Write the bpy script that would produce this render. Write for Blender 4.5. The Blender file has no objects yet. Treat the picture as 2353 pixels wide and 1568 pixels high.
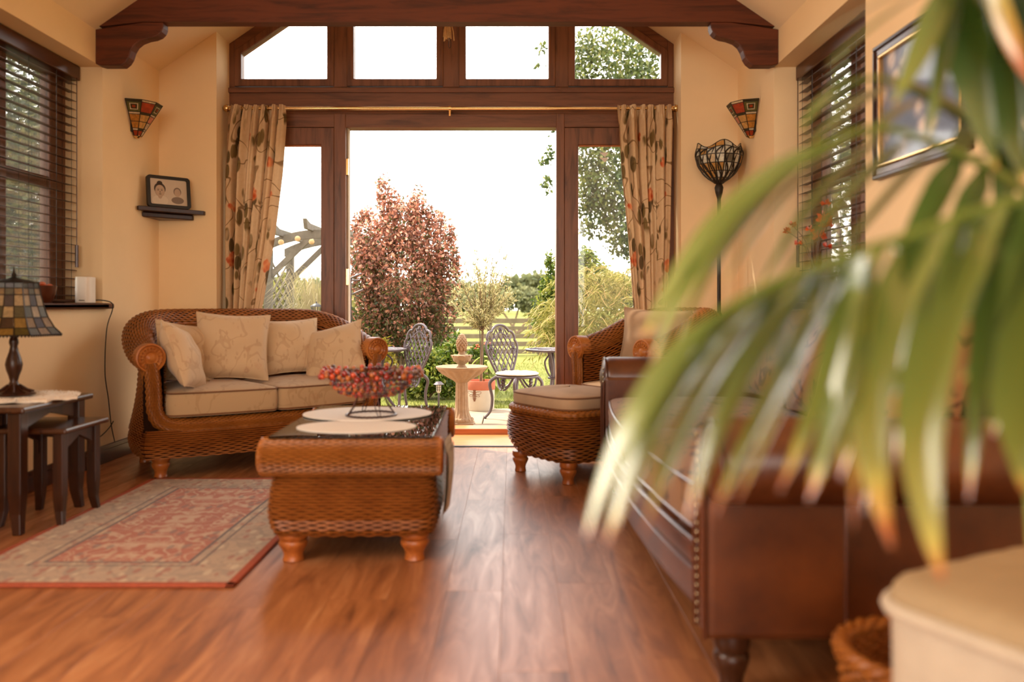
import bpy, bmesh, math, random
import numpy as np
from mathutils import Vector, Matrix

random.seed(7)
RNG = np.random.default_rng(11)
PI = math.pi
SC = bpy.context.scene
COL = SC.collection

# ------------------------------------------------------------------ camera, world, sun, exposure
CAM_Z, FPX, HX, HY = 0.95, 1900.0, 1176.0, 700.0


def P(px, py, d):
    """world point that the photograph shows at (px, py) when it stands d metres away"""
    return Vector(((px - HX) * d / FPX, d, CAM_Z - (py - HY) * d / FPX))


cam_data = bpy.data.cameras.new('camera')
cam = bpy.data.objects.new('camera', cam_data)
COL.objects.link(cam)
cam.location = (0, 0, CAM_Z)
cam.rotation_euler = (PI / 2, 0, 0)
cam_data.sensor_width = 36.0
cam_data.lens = FPX / 2353 * 36.0
cam_data.shift_x = (2353 / 2 - HX) / 2353
cam_data.shift_y = -(1568 / 2 - HY) / 2353
cam_data.clip_start = 0.05
cam_data.clip_end = 500
cam_data.dof.use_dof = True
cam_data.dof.focus_distance = 7.4
cam_data.dof.aperture_fstop = 1.55
SC.camera = cam

SC.view_settings.view_transform = 'Standard'
SC.view_settings.look = 'None'
SC.view_settings.gamma = 1.0
SC.view_settings.use_curve_mapping = False
SC.view_settings.exposure = 0.88
SC.cycles.use_denoising = True
SC.cycles.max_bounces = 8
SC.cycles.diffuse_bounces = 5
SC.cycles.glossy_bounces = 4
SC.cycles.transmission_bounces = 6
SC.cycles.transparent_max_bounces = 24
SC.cycles.caustics_reflective = False
SC.cycles.caustics_refractive = False
SC.cycles.sample_clamp_indirect = 6.0

world = bpy.data.worlds.new('sky')
SC.world = world
world.use_nodes = True
wn, wl = world.node_tree.nodes, world.node_tree.links
wn.clear()
w_out = wn.new('ShaderNodeOutputWorld')
w_bg = wn.new('ShaderNodeBackground')
w_tc = wn.new('ShaderNodeTexCoord')
w_sep = wn.new('ShaderNodeSeparateXYZ')
w_ramp = wn.new('ShaderNodeValToRGB')
w_ramp.color_ramp.elements[0].position = 0.0
w_ramp.color_ramp.elements[0].color = (0.97, 0.87, 0.74, 1)
w_ramp.color_ramp.elements[1].position = 0.85
w_ramp.color_ramp.elements[1].color = (0.60, 0.64, 0.70, 1)
e = w_ramp.color_ramp.elements.new(0.18)
e.color = (0.97, 0.92, 0.85, 1)
wl.new(w_tc.outputs['Generated'], w_sep.inputs[0])
wl.new(w_sep.outputs['Z'], w_ramp.inputs[0])
wl.new(w_ramp.outputs[0], w_bg.inputs[0])
w_bg.inputs[1].default_value = 3.6
wl.new(w_bg.outputs[0], w_out.inputs[0])

sun_data = bpy.data.lights.new('sun', 'SUN')
sun = bpy.data.objects.new('sun', sun_data)
COL.objects.link(sun)
sun_data.energy = 4.8
sun_data.color = (1.0, 0.88, 0.68)
sun_data.angle = math.radians(0.6)
SUN_EL, SUN_AZ = math.radians(58), math.radians(-54)       # azimuth: left of straight ahead
_dir = Vector((math.sin(SUN_AZ) * math.cos(SUN_EL), math.cos(SUN_AZ) * math.cos(SUN_EL), math.sin(SUN_EL)))
sun.rotation_euler = _dir.to_track_quat('Z', 'Y').to_euler()
sun.location = _dir * 30


def area(name, loc, rot, sx, sy, energy, color):
    ld = bpy.data.lights.new(name, 'AREA')
    ld.shape = 'RECTANGLE'
    ld.size, ld.size_y, ld.energy, ld.color = sx, sy, energy, color
    o = bpy.data.objects.new(name, ld)
    o.location, o.rotation_euler = loc, rot
    COL.objects.link(o)
    return o


# added fill lamp in the unseen opening of the wall behind the camera
area('rear_fill', (-0.4, -2.55, 1.35), (PI / 2, 0, 0), 3.4, 2.1, 8, (1.0, 0.84, 0.64))
# added fill lamp for a supposed unseen window nearer along the left wall
area('left_fill', (-2.35, 1.1, 1.65), (0, -PI / 2, 0), 1.35, 1.3, 52, (1.0, 0.92, 0.80))
# ------------------------------------------------------------------ helpers: naming
def props(o, label=None, cat=None, group=None, kind=None):
    if label: o['label'] = label
    if cat: o['category'] = cat
    if group: o['group'] = group
    if kind: o['kind'] = kind
    return o


def thing(name, label, cat, loc=(0, 0, 0), rz=0.0, group=None):
    o = bpy.data.objects.new(name, None)
    o.empty_display_size = 0.1
    COL.objects.link(o)
    o.location = loc
    o.rotation_euler = (0, 0, rz)
    return props(o, label, cat, group)


def holder(name, loc=(0, 0, 0)):
    """an Empty that parents the pieces of one part of the setting"""
    o = bpy.data.objects.new(name, None)
    COL.objects.link(o)
    o.location = loc
    o['kind'] = 'structure'
    return o


class MB:
    """collects simple shapes; build() links them as ONE mesh object"""

    def __init__(self):
        self.v, self.f, self.n = [], [], 0
        self.uv = None

    def add(self, V, F):
        V = np.asarray(V, dtype=float).reshape(-1, 3)
        self.v.append(V)
        n = self.n
        self.f.extend([tuple(int(i) + n for i in f) for f in F])
        self.n += len(V)
        return self

    def box(self, c, s, rot=None):
        sx, sy, sz = s[0] / 2, s[1] / 2, s[2] / 2
        V = [Vector((x * sx, y * sy, z * sz)) for z in (-1, 1) for y in (-1, 1) for x in (-1, 1)]
        if rot is not None: V = [rot @ p for p in V]
        V = [(p.x + c[0], p.y + c[1], p.z + c[2]) for p in V]
        return self.add(V, [(0, 2, 3, 1), (4, 5, 7, 6), (0, 1, 5, 4), (2, 6, 7, 3), (0, 4, 6, 2), (1, 3, 7, 5)])

    def bx(self, x0, x1, y0, y1, z0, z1):
        return self.box(((x0 + x1) / 2, (y0 + y1) / 2, (z0 + z1) / 2), (abs(x1 - x0), abs(y1 - y0), abs(z1 - z0)))

    def tube(self, pts, r, n=8, closed=False, caps=True, up=None):
        pts = [Vector(p) for p in pts]
        m = len(pts)
        rs = r if hasattr(r, '__len__') else [r] * m
        V = []
        prev = None
        for i, p in enumerate(pts):
            if closed: t = pts[(i + 1) % m] - pts[i - 1]
            else: t = pts[min(i + 1, m - 1)] - pts[max(i - 1, 0)]
            if t.length < 1e-9: t = Vector((0, 0, 1))
            t.normalize()
            if prev is None:
                a = Vector((0, 0, 1)) if abs(t.z) < 0.9 else Vector((1, 0, 0))
                prev = (a - t * a.dot(t)).normalized()
            else:
                q = prev - t * prev.dot(t)
                prev = q.normalized() if q.length > 1e-6 else prev
            b = t.cross(prev)
            for k in range(n):
                a = 2 * PI * k / n
                V.append(p + (prev * math.cos(a) + b * math.sin(a)) * rs[i])
        F = []
        for i in range(m if closed else m - 1):
            j = (i + 1) % m
            for k in range(n):
                l = (k + 1) % n
                F.append((i * n + k, i * n + l, j * n + l, j * n + k))
        if caps and not closed:
            F.append(tuple(range(n - 1, -1, -1)))
            F.append(tuple((m - 1) * n + k for k in range(n)))
        return self.add([tuple(p) for p in V], F)

    def lathe(self, prof, n=24, c=(0, 0, 0), M=None, cap=True):
        V = []
        for r, z in prof:
            for k in range(n):
                a = 2 * PI * k / n
                V.append(Vector((r * math.cos(a), r * math.sin(a), z)))
        if M is not None: V = [M @ p for p in V]
        V = [(p.x + c[0], p.y + c[1], p.z + c[2]) for p in V]
        F = []
        m = len(prof)
        for i in range(m - 1):
            for k in range(n):
                l = (k + 1) % n
                F.append((i * n + k, i * n + l, (i + 1) * n + l, (i + 1) * n + k))
        if cap:
            if prof[0][0] > 1e-5: F.append(tuple(range(n - 1, -1, -1)))
            if prof[-1][0] > 1e-5: F.append(tuple((m - 1) * n + k for k in range(n)))
        return self.add(V, F)

    def ball(self, c, r, nu=10, nv=6, s=(1, 1, 1)):
        V, F = [], []
        for j in range(nv + 1):
            t = PI * j / nv
            for i in range(nu):
                a = 2 * PI * i / nu
                V.append((c[0] + s[0] * r * math.sin(t) * math.cos(a), c[1] + s[1] * r * math.sin(t) * math.sin(a), c[2] - s[2] * r * math.cos(t)))
        for j in range(nv):
            for i in range(nu):
                l = (i + 1) % nu
                F.append((j * nu + i, j * nu + l, (j + 1) * nu + l, (j + 1) * nu + i))
        return self.add(V, F)

    def prism(self, poly, h0, h1, axis='z'):
        """poly of 2-D points pushed along an axis; z: (x,y), y: (x,z), x: (y,z)"""
        def put(p, h):
            return {'z': (p[0], p[1], h), 'y': (p[0], h, p[1]), 'x': (h, p[0], p[1])}[axis]
        n = len(poly)
        V = [put(p, h0) for p in poly] + [put(p, h1) for p in poly]
        F = [tuple(range(n)), tuple(range(2 * n - 1, n - 1, -1))]
        for i in range(n):
            j = (i + 1) % n
            F.append((i, i + n, j + n, j))
        return self.add(V, F)

    def grid(self, A, closed_u=False, closed_v=False):
        """A: (rows, cols, 3)"""
        A = np.asarray(A, dtype=float)
        R, K = A.shape[:2]
        F = []
        for i in range(R if closed_v else R - 1):
            for k in range(K if closed_u else K - 1):
                F.append((i * K + k, i * K + (k + 1) % K, ((i + 1) % R) * K + (k + 1) % K, ((i + 1) % R) * K + k))
        return self.add(A.reshape(-1, 3), F)

    def mesh(self, name, uv=None, attrs=None):
        V = np.concatenate(self.v) if self.v else np.zeros((0, 3))
        me = bpy.data.meshes.new(name)
        me.from_pydata(V.tolist(), [], self.f)
        if attrs:
            for k, a in attrs.items():
                at = me.attributes.new(k, 'FLOAT', 'POINT')
                at.data.foreach_set('value', np.asarray(a, dtype=np.float32))
        if uv is not None:
            l = me.uv_layers.new(name='UVMap')
            idx = np.zeros(len(me.loops), dtype=np.int32)
            me.loops.foreach_get('vertex_index', idx)
            l.data.foreach_set('uv', np.asarray(uv, dtype=np.float32)[idx].ravel())
        return me

    def build(self, name, mat, parent=None, smooth=True, bevel=0.0, uv=None, attrs=None, sub=0, fixn=True, angle=None):
        me = self.mesh(name, uv, attrs)
        if fixn:
            bm = bmesh.new()
            bm.from_mesh(me)
            bmesh.ops.recalc_face_normals(bm, faces=bm.faces)
            bm.to_mesh(me)
            bm.free()
        return link(name, me, mat, parent, smooth, bevel, sub, angle)


def link(name, me, mat, parent=None, smooth=True, bevel=0.0, sub=0, angle=None):
    if mat is not None:
        me.materials.clear()
        me.materials.append(mat)
    o = bpy.data.objects.new(name, me)
    COL.objects.link(o)
    if parent is not None: o.parent = parent
    if bevel:
        m = o.modifiers.new('bevel', 'BEVEL')
        m.width = bevel
        m.segments = 2
        m.limit_method = 'ANGLE'
        m.angle_limit = math.radians(40)
        smooth = False
    if sub:
        m = o.modifiers.new('sub', 'SUBSURF')
        m.levels = m.render_levels = sub
    if smooth:
        a = math.radians(angle or 42)
        try:
            me.shade_smooth()
            me.set_sharp_from_angle(angle=a)
        except Exception:
            pass
    return o


def struct(name, mb, mat, **k):
    o = mb.build(name, mat, **k)
    o['kind'] = 'structure'
    return o


def copy_tree(o, parent=None):
    c = o.copy()
    COL.objects.link(c)
    c.parent = parent
    for ch in o.children: copy_tree(ch, c)
    return c


def rotz(a): return Matrix.Rotation(a, 3, 'Z')
def rotx(a): return Matrix.Rotation(a, 3, 'X')
def roty(a): return Matrix.Rotation(a, 3, 'Y')


def catmull(pts, n=8, closed=False):
    pts = [Vector(p) for p in pts]
    out = []
    m = len(pts)
    for i in range(m if closed else m - 1):
        p0 = pts[(i - 1) % m] if closed or i > 0 else pts[i]
        p1, p2 = pts[i], pts[(i + 1) % m]
        p3 = pts[(i + 2) % m] if closed or i + 2 < m else p2
        for k in range(n):
            t = k / n
            out.append(0.5 * (2 * p1 + (p2 - p0) * t + (2 * p0 - 5 * p1 + 4 * p2 - p3) * t * t + (3 * p1 - p0 - 3 * p2 + p3) * t ** 3))
    if not closed: out.append(pts[-1])
    return out


class Poly:
    """arc-length parametrised polyline in 2-D or 3-D"""

    def __init__(self, pts, closed=False):
        p = np.array([tuple(q) for q in pts], dtype=float)
        if closed: p = np.vstack([p, p[:1]])
        self.p = p
        s = np.concatenate([[0], np.cumsum(np.linalg.norm(np.diff(p, axis=0), axis=1))])
        self.L = s[-1]
        self.s = s / s[-1]

    def at(self, u):
        u = np.asarray(u)
        return np.stack([np.interp(u, self.s, self.p[:, k]) for k in range(self.p.shape[1])], -1)


def weave(S, rows, stakes, amp, rr, fill=0.46, sub=4, flip=1.0, vs=0.0):
    """woven strands over the surface S(u, v): each strand passes in front of and behind the stakes in turn"""
    K = stakes * sub
    u = np.linspace(0, 1, K + 1)
    j = np.arange(rows)
    U, J = np.meshgrid(u, j)
    V0 = (J + 0.5) / rows
    ep = 1e-3
    Su = S(np.clip(U + ep, 0, 1), V0) - S(np.clip(U - ep, 0, 1), V0)
    Sv = S(U, np.clip(V0 + ep, 0, 1)) - S(U, np.clip(V0 - ep, 0, 1))
    N = np.cross(Su, Sv) * flip
    N /= np.maximum(np.linalg.norm(N, axis=-1, keepdims=True), 1e-9)
    off = amp * np.cos(PI * stakes * U + PI * J)
    rows_v = []
    for c in (-1, 0, 1):
        p = S(U, np.clip(V0 + (c * fill - vs * np.cos(PI * stakes * U + PI * J)) / rows, 0, 1))
        rows_v.append(p + N * (off + (rr if c == 0 else 0.0))[..., None])
    A = np.stack(rows_v, 1)                      # rows, 3, K+1, 3
    V = A.reshape(-1, 3)
    base = (np.arange(rows) * 3 * (K + 1))[:, None, None]
    c = (np.arange(2) * (K + 1))[None, :, None]
    k = np.arange(K)[None, None, :]
    i0 = (base + c + k).ravel()
    F = np.stack([i0, i0 + 1, i0 + K + 2, i0 + K + 1], 1)
    return V, F


def weave_obj(name, S, rows, stakes, amp, rr, mat, parent, back=None, flip=1.0, fill=0.46, sub=4, bd=None, vs=0.0):
    V, F = weave(S, rows, stakes, amp, rr, fill, sub, flip, vs)
    me = bpy.data.meshes.new(name)
    me.from_pydata(V.tolist(), [], F.tolist())
    o = link(name, me, mat, parent, smooth=True, angle=80)
    o['kind'] = 'stuff'
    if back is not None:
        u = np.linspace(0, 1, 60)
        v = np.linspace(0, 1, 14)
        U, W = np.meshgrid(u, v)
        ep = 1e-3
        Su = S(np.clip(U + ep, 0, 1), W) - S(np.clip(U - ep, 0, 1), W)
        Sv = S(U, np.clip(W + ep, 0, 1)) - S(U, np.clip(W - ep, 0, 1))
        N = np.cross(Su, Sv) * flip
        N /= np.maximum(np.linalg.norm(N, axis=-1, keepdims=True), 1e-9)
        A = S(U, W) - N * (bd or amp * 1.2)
        MB().grid(A).build(name + '_backing', back, parent, fixn=False)  # added dark sheet for the shade behind the strands
    return o
# ------------------------------------------------------------------ materials
def srgb(r, g, b):
    f = lambda c: (c / 255 / 12.92) if c / 255 <= 0.04045 else ((c / 255 + 0.055) / 1.055) ** 2.4
    return (f(r), f(g), f(b), 1)


class NT:
    def __init__(self, name):
        self.m = bpy.data.materials.new(name)
        self.m.use_nodes = True
        self.n, self.l = self.m.node_tree.nodes, self.m.node_tree.links
        self.n.clear()
        self.out = self.n.new('ShaderNodeOutputMaterial')

    def new(self, t, **k):
        nd = self.n.new('ShaderNode' + t)
        for a, b in k.items(): setattr(nd, a, b)
        return nd

    def lk(self, a, b): self.l.new(a, b)

    def bsdf(self, color=None, rough=0.5, metal=0.0, spec=0.5, **k):
        b = self.new('BsdfPrincipled')
        if color is not None:
            if hasattr(color, 'is_linked'): self.lk(color, b.inputs['Base Color'])
            else: b.inputs['Base Color'].default_value = color
        b.inputs['Roughness'].default_value = rough
        b.inputs['Metallic'].default_value = metal
        b.inputs['Specular IOR Level'].default_value = spec
        for a, v in k.items(): b.inputs[a].default_value = v
        self.lk(b.outputs[0], self.out.inputs[0])
        return b

    def coord(self, kind='Object', scale=(1, 1, 1), rot=(0, 0, 0), loc=(0, 0, 0)):
        tc = self.new('TexCoord')
        mp = self.new('Mapping')
        mp.inputs['Scale'].default_value = scale
        mp.inputs['Rotation'].default_value = rot
        mp.inputs['Location'].default_value = loc
        self.lk(tc.outputs[kind], mp.inputs[0])
        return mp.outputs[0]

    def noise(self, vec, scale, detail=3, rough=0.5, dist=0.0):
        nd = self.new('TexNoise')
        nd.inputs['Scale'].default_value = scale
        nd.inputs['Detail'].default_value = detail
        nd.inputs['Roughness'].default_value = rough
        nd.inputs['Distortion'].default_value = dist
        if vec is not None: self.lk(vec, nd.inputs['Vector'])
        return nd

    def voro(self, vec, scale, feature='F1', rnd=1.0):
        nd = self.new('TexVoronoi', feature=feature)
        nd.inputs['Scale'].default_value = scale
        nd.inputs['Randomness'].default_value = rnd
        if vec is not None: self.lk(vec, nd.inputs['Vector'])
        return nd

    def ramp(self, fac, stops, interp='LINEAR'):
        nd = self.new('ValToRGB')
        cr = nd.color_ramp
        cr.interpolation = interp
        cr.elements[0].position, cr.elements[0].color = stops[0]
        cr.elements[1].position, cr.elements[1].color = stops[-1]
        for p, c in stops[1:-1]:
            e = cr.elements.new(p)
            e.color = c
        self.lk(fac, nd.inputs[0])
        return nd.outputs[0]

    def math(self, op, a, b=None, c=None):
        nd = self.new('Math', operation=op)
        for i, x in enumerate((a, b, c)):
            if x is None: continue
            if hasattr(x, 'is_linked'): self.lk(x, nd.inputs[i])
            else: nd.inputs[i].default_value = x
        return nd.outputs[0]

    def mix(self, fac, a, b):
        nd = self.new('Mix', data_type='RGBA')
        for i, x in ((0, fac), (6, a), (7, b)):
            if hasattr(x, 'is_linked'): self.lk(x, nd.inputs[i])
            else: nd.inputs[i].default_value = x
        return nd.outputs[2]

    def bump(self, b, h, strength=0.3, dist=0.01):
        nd = self.new('Bump')
        nd.inputs['Strength'].default_value = strength
        nd.inputs['Distance'].default_value = dist
        self.lk(h, nd.inputs['Height'])
        self.lk(nd.outputs[0], b.inputs['Normal'])


def plain(name, col, rough=0.5, metal=0.0, spec=0.5, var=0.12, scale=14, bump=0.0, bscale=60, **k):
    t = NT(name)
    co = t.coord()
    n = t.noise(co, scale, 4)
    d = tuple(c * (1 - var) for c in col[:3]) + (1,)
    l = tuple(min(1, c * (1 + var)) for c in col[:3]) + (1,)
    c = t.ramp(n.outputs[0], [(0.3, d), (0.7, l)])
    b = t.bsdf(c, rough, metal, spec, **k)
    if bump:
        t.bump(b, t.noise(co, bscale, 3).outputs[0], bump, 0.004)
    return t.m


def wood(name, dark, mid, rough=0.4, axis='Z', scale=1.0, spec=0.5, coat=0.0):
    t = NT(name)
    sc = {'X': (1.2, 14, 14), 'Y': (14, 1.2, 14), 'Z': (14, 14, 1.2)}[axis]
    co = t.coord(scale=tuple(s * scale for s in sc))
    n = t.noise(co, 1.6, 6, 0.62, 0.7)
    c = t.ramp(n.outputs[0], [(0.28, dark), (0.52, mid), (0.8, tuple(min(1, x * 1.25) for x in mid[:3]) + (1,))])
    b = t.bsdf(c, rough, 0, spec)
    b.inputs['Coat Weight'].default_value = coat
    b.inputs['Coat Roughness'].default_value = 0.2
    t.bump(b, n.outputs[0], 0.08, 0.003)
    return t.m


def glass_mat(name, tint=(1, 1, 1, 1), refl=1.0, rough=0.0, haze=0.0):
    """window glass: straight-through light tinted, Fresnel mirror on top, a slight translucent haze mixed in"""
    t = NT(name)
    tr = t.new('BsdfTransparent')
    tr.inputs[0].default_value = tint
    gl = t.new('BsdfGlossy')
    gl.inputs['Roughness'].default_value = rough
    fr = t.new('Fresnel')
    fr.inputs[0].default_value = 1.5
    mx = t.new('MixShader')
    t.lk(t.math('MULTIPLY', fr.outputs[0], refl), mx.inputs[0])
    t.lk(tr.outputs[0], mx.inputs[1])
    t.lk(gl.outputs[0], mx.inputs[2])
    o = mx.outputs[0]
    if haze:
        df = t.new('BsdfTranslucent')
        df.inputs[0].default_value = (1, 0.96, 0.9, 1)
        m2 = t.new('MixShader')
        m2.inputs[0].default_value = haze
        t.lk(o, m2.inputs[1])
        t.lk(df.outputs[0], m2.inputs[2])
        o = m2.outputs[0]
    t.lk(o, t.out.inputs[0])
    return t.m


def leaf_mat(name, stops, rough=0.45, trans=0.4, attr='tone', gloss=0.35):
    """leaves: colour by a tone stored per leaf, light comes through the blade"""
    t = NT(name)
    at = t.new('Attribute', attribute_name=attr)
    c = t.ramp(at.outputs['Fac'], stops)
    b = t.bsdf(c, rough, 0, gloss)
    tl = t.new('BsdfTranslucent')
    t.lk(c, tl.inputs[0])
    mx = t.new('MixShader')
    mx.inputs[0].default_value = trans
    t.lk(b.outputs[0], mx.inputs[1])
    t.lk(tl.outputs[0], mx.inputs[2])
    t.lk(mx.outputs[0], t.out.inputs[0])
    return t.m


M = {}
M['wall'] = plain('cream_plaster', srgb(238, 208, 164), 0.85, var=0.03, scale=2.5, bump=0.06, bscale=90, spec=0.2)
M['ceil'] = plain('cream_ceiling', srgb(237, 212, 174), 0.9, var=0.02, scale=2.0, bump=0.05, bscale=70, spec=0.2)
M['mahog'] = wood('mahogany_frame', srgb(74, 43, 28), srgb(116, 72, 48), 0.38, 'Z', spec=0.4)
M['mahogx'] = wood('mahogany_rail', srgb(74, 43, 28), srgb(116, 72, 48), 0.38, 'X', spec=0.4)
M['mahogy'] = wood('mahogany_sill', srgb(70, 40, 26), srgb(110, 66, 42), 0.38, 'Y', spec=0.4)
M['beam'] = wood('dark_beam_oak', srgb(58, 26, 14), srgb(92, 44, 24), 0.5, 'X', scale=1.3, spec=0.3)
M['darkwood'] = wood('dark_stained_wood', srgb(30, 15, 8), srgb(58, 30, 15), 0.3, 'Z', spec=0.35)
M['darktop'] = wood('dark_stained_top', srgb(36, 18, 10), srgb(70, 38, 20), 0.22, 'Y', spec=0.55)
M['blind'] = wood('dark_blind_slat', srgb(42, 19, 9), srgb(74, 36, 18), 0.3, 'Y', spec=0.5)
M['base'] = wood('dark_baseboard', srgb(36, 17, 10), srgb(62, 31, 17), 0.35, 'Y')
M['oak'] = wood('golden_threshold', srgb(160, 88, 42), srgb(190, 116, 58), 0.35, 'X')
M['foot'] = wood('orange_turned_wood', srgb(129, 64, 22), srgb(169, 93, 38), 0.35, 'Z')
M['brass'] = plain('brass', srgb(228, 190, 132), 0.22, 1.0, var=0.04)
M['lead'] = plain('dark_leading', srgb(44, 36, 28), 0.45, 0.6)
M['black'] = plain('black_plastic', srgb(22, 18, 16), 0.4)
M['iron'] = plain('brown_wire', srgb(58, 26, 16), 0.3, 0.7)
M['white_plastic'] = plain('white_plastic', srgb(225, 214, 200), 0.35, var=0.02)
M['cord'] = plain('black_cord', srgb(26, 20, 16), 0.5)
M['glass'] = glass_mat('window_glass', (0.98, 0.98, 0.97, 1), 0.7, 0.0, 0.010)
M['glass_clear'] = glass_mat('gable_glass', (0.99, 0.99, 0.99, 1), 0.6, 0.0, 0.0)
M['table_glass'] = glass_mat('smoked_table_glass', (0.34, 0.38, 0.36, 1), 1.0, 0.02)
M['pic_glass'] = glass_mat('picture_glass', (1, 1, 1, 1), 0.08, 0.08)


def wicker(name, lo, hi, rough=0.42):
    t = NT(name)
    co = t.coord(scale=(1, 1, 1))
    n = t.noise(co, 9, 4)
    n2 = t.noise(t.coord(scale=(60, 60, 160)), 1.0, 2)
    f = t.math('ADD', t.math('MULTIPLY', n.outputs[0], 0.6), t.math('MULTIPLY', n2.outputs[0], 0.4))
    c = t.ramp(f, [(0.33, lo), (0.66, hi)])
    b = t.bsdf(c, rough, 0, 0.3)
    return t.m


M['wicker'] = wicker('honey_wicker', srgb(116, 60, 18), srgb(151, 87, 34))
M['wicker2'] = wicker('golden_wicker', srgb(119, 65, 20), srgb(152, 91, 36))
M['wback'] = plain('wicker_gap_shade', srgb(32, 15, 6), 0.9, var=0.2, spec=0.1)  # near-black backing with the shade between strands put into its colour
M['scroll'] = wicker('scroll_cane', srgb(147, 79, 30), srgb(183, 114, 54), 0.35)


# floor planks: grain along Y, tone varies from plank to plank
def floor_mat():
    t = NT('warm_laminate_plank')
    tc = t.new('TexCoord')
    oi = t.new('ObjectInfo')
    mp = t.new('Mapping')
    mp.inputs['Scale'].default_value = (10, 1.3, 1)
    sh = t.new('CombineXYZ')
    t.lk(t.math('MULTIPLY', oi.outputs['Random'], 37.0), sh.inputs[0])
    t.lk(t.math('MULTIPLY', oi.outputs['Random'], 91.0), sh.inputs[1])
    ad = t.new('VectorMath', operation='ADD')
    t.lk(tc.outputs['Object'], mp.inputs[0])
    t.lk(mp.outputs[0], ad.inputs[0])
    t.lk(sh.outputs[0], ad.inputs[1])
    n = t.noise(ad.outputs[0], 1.5, 7, 0.62, 1.1)
    c = t.ramp(n.outputs[0], [(0.25, srgb(92, 50, 26)), (0.42, srgb(142, 86, 48)), (0.56, srgb(164, 104, 62)), (0.75, srgb(186, 130, 86))])
    tone = t.ramp(oi.outputs['Random'], [(0.0, (0.88, 0.86, 0.84, 1)), (1.0, (1.05, 1.04, 1.03, 1))])
    mm = t.new('Mix', data_type='RGBA', blend_type='MULTIPLY')
    mm.inputs[0].default_value = 1
    t.lk(c, mm.inputs[6])
    t.lk(tone, mm.inputs[7])
    b = t.bsdf(mm.outputs[2], 0.34, 0, 0.75)
    rr = t.ramp(n.outputs[0], [(0.3, (0.46, 0.46, 0.46, 1)), (0.7, (0.36, 0.36, 0.36, 1))])
    t.lk(rr, b.inputs['Roughness'])
    t.bump(b, n.outputs[0], 0.05, 0.002)
    return t.m


M['floor'] = floor_mat()


def leather(name, lo, hi, rough=0.32):
    t = NT(name)
    co = t.coord()
    n = t.noise(co, 4.5, 5, 0.6)
    c = t.ramp(n.outputs[0], [(0.32, lo), (0.68, hi)])
    b = t.bsdf(c, rough, 0, 0.5)
    v = t.voro(co, 210)
    w = t.noise(co, 14, 3)
    t.bump(b, t.math('ADD', t.math('MULTIPLY', v.outputs['Distance'], 0.35), w.outputs[0]), 0.12, 0.004)
    return t.m


M['leather'] = leather('brown_leather', srgb(64, 29, 11), srgb(102, 53, 23))
M['leather_dark'] = leather('dark_leather_piping', srgb(60, 28, 14), srgb(92, 46, 24), 0.25)
M['stud'] = plain('antique_stud', srgb(170, 150, 120), 0.25, 1.0)


def vines(t, vec, scale, w, dist=0.6, detail=1):
    """thin meandering lines: where a smooth noise passes through its middle value"""
    n = t.noise(vec, scale, detail, 0.4, dist)
    d = t.math('ABSOLUTE', t.math('SUBTRACT', n.outputs[0], 0.5))
    return t.ramp(d, [(w * 0.6, (1, 1, 1, 1)), (w, (0, 0, 0, 1))]), d


def sprigs(t, vec, scale, rot, thr, pick=0.5):
    """small pointed leaves: cells squeezed along one direction, some of them left out"""
    mp = t.new('Mapping')
    mp.inputs['Rotation'].default_value = rot
    mp.inputs['Scale'].default_value = (1.0, 0.42, 0.42)
    t.lk(vec, mp.inputs[0])
    v = t.voro(mp.outputs[0], scale)
    lf = t.ramp(v.outputs['Distance'], [(thr * 0.8, (1, 1, 1, 1)), (thr, (0, 0, 0, 1))])
    p = t.new('SeparateColor')
    t.lk(v.outputs['Color'], p.inputs[0])
    return t.math('MULTIPLY', lf, t.math('GREATER_THAN', p.outputs[0], pick)), p


def blossoms(t, vec, scale, r, pick=0.5):
    v = t.voro(vec, scale)
    v2 = t.voro(vec, scale * 4.5)
    d = t.math('ADD', v.outputs['Distance'], t.math('MULTIPLY', v2.outputs['Distance'], 0.16))
    f = t.ramp(d, [(r * 0.85, (1, 1, 1, 1)), (r, (0, 0, 0, 1))])
    p = t.new('SeparateColor')
    t.lk(v.outputs['Color'], p.inputs[0])
    return t.math('MULTIPLY', f, t.math('GREATER_THAN', p.outputs[1], pick)), v2


def damask(name, base, motif, blush, scale=6.5, strength=0.55, uvk='Object'):
    """woven upholstery with trailing stems, leaves and faint blossoms"""
    t = NT(name)
    co = t.coord(uvk)
    st, d = vines(t, co, scale * 0.75, 0.022)
    near = t.ramp(d, [(0.05, (1, 1, 1, 1)), (0.11, (0, 0, 0, 1))])
    l1, _ = sprigs(t, co, scale * 4.2, (0.3, 0.6, 0.9), 0.30, 0.45)
    l2, _ = sprigs(t, co, scale * 4.2, (1.2, -0.5, -0.7), 0.30, 0.45)
    lf = t.math('MULTIPLY', t.math('MAXIMUM', l1, l2), near)
    bl, v2 = blossoms(t, co, scale * 1.1, 0.34, 0.35)
    shade = t.ramp(v2.outputs['Distance'], [(0.2, (1, 1, 1, 1)), (0.7, (0.35, 0.35, 0.35, 1))])
    msk = t.math('MULTIPLY', t.math('MAXIMUM', t.math('MULTIPLY', st, 0.8), lf), strength)
    c1 = t.mix(t.math('MULTIPLY', t.math('MULTIPLY', bl, shade), strength * 0.8), base, blush)
    c = t.mix(msk, c1, motif)
    b = t.bsdf(c, 0.85, 0, 0.15)
    b.inputs['Sheen Weight'].default_value = 0.15
    wv = t.noise(co, 420, 1)
    wr = t.noise(co, 16, 3)
    t.bump(b, t.math('ADD', t.math('MULTIPLY', wv.outputs[0], 0.25), wr.outputs[0]), 0.16, 0.006)
    return t.m


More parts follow.
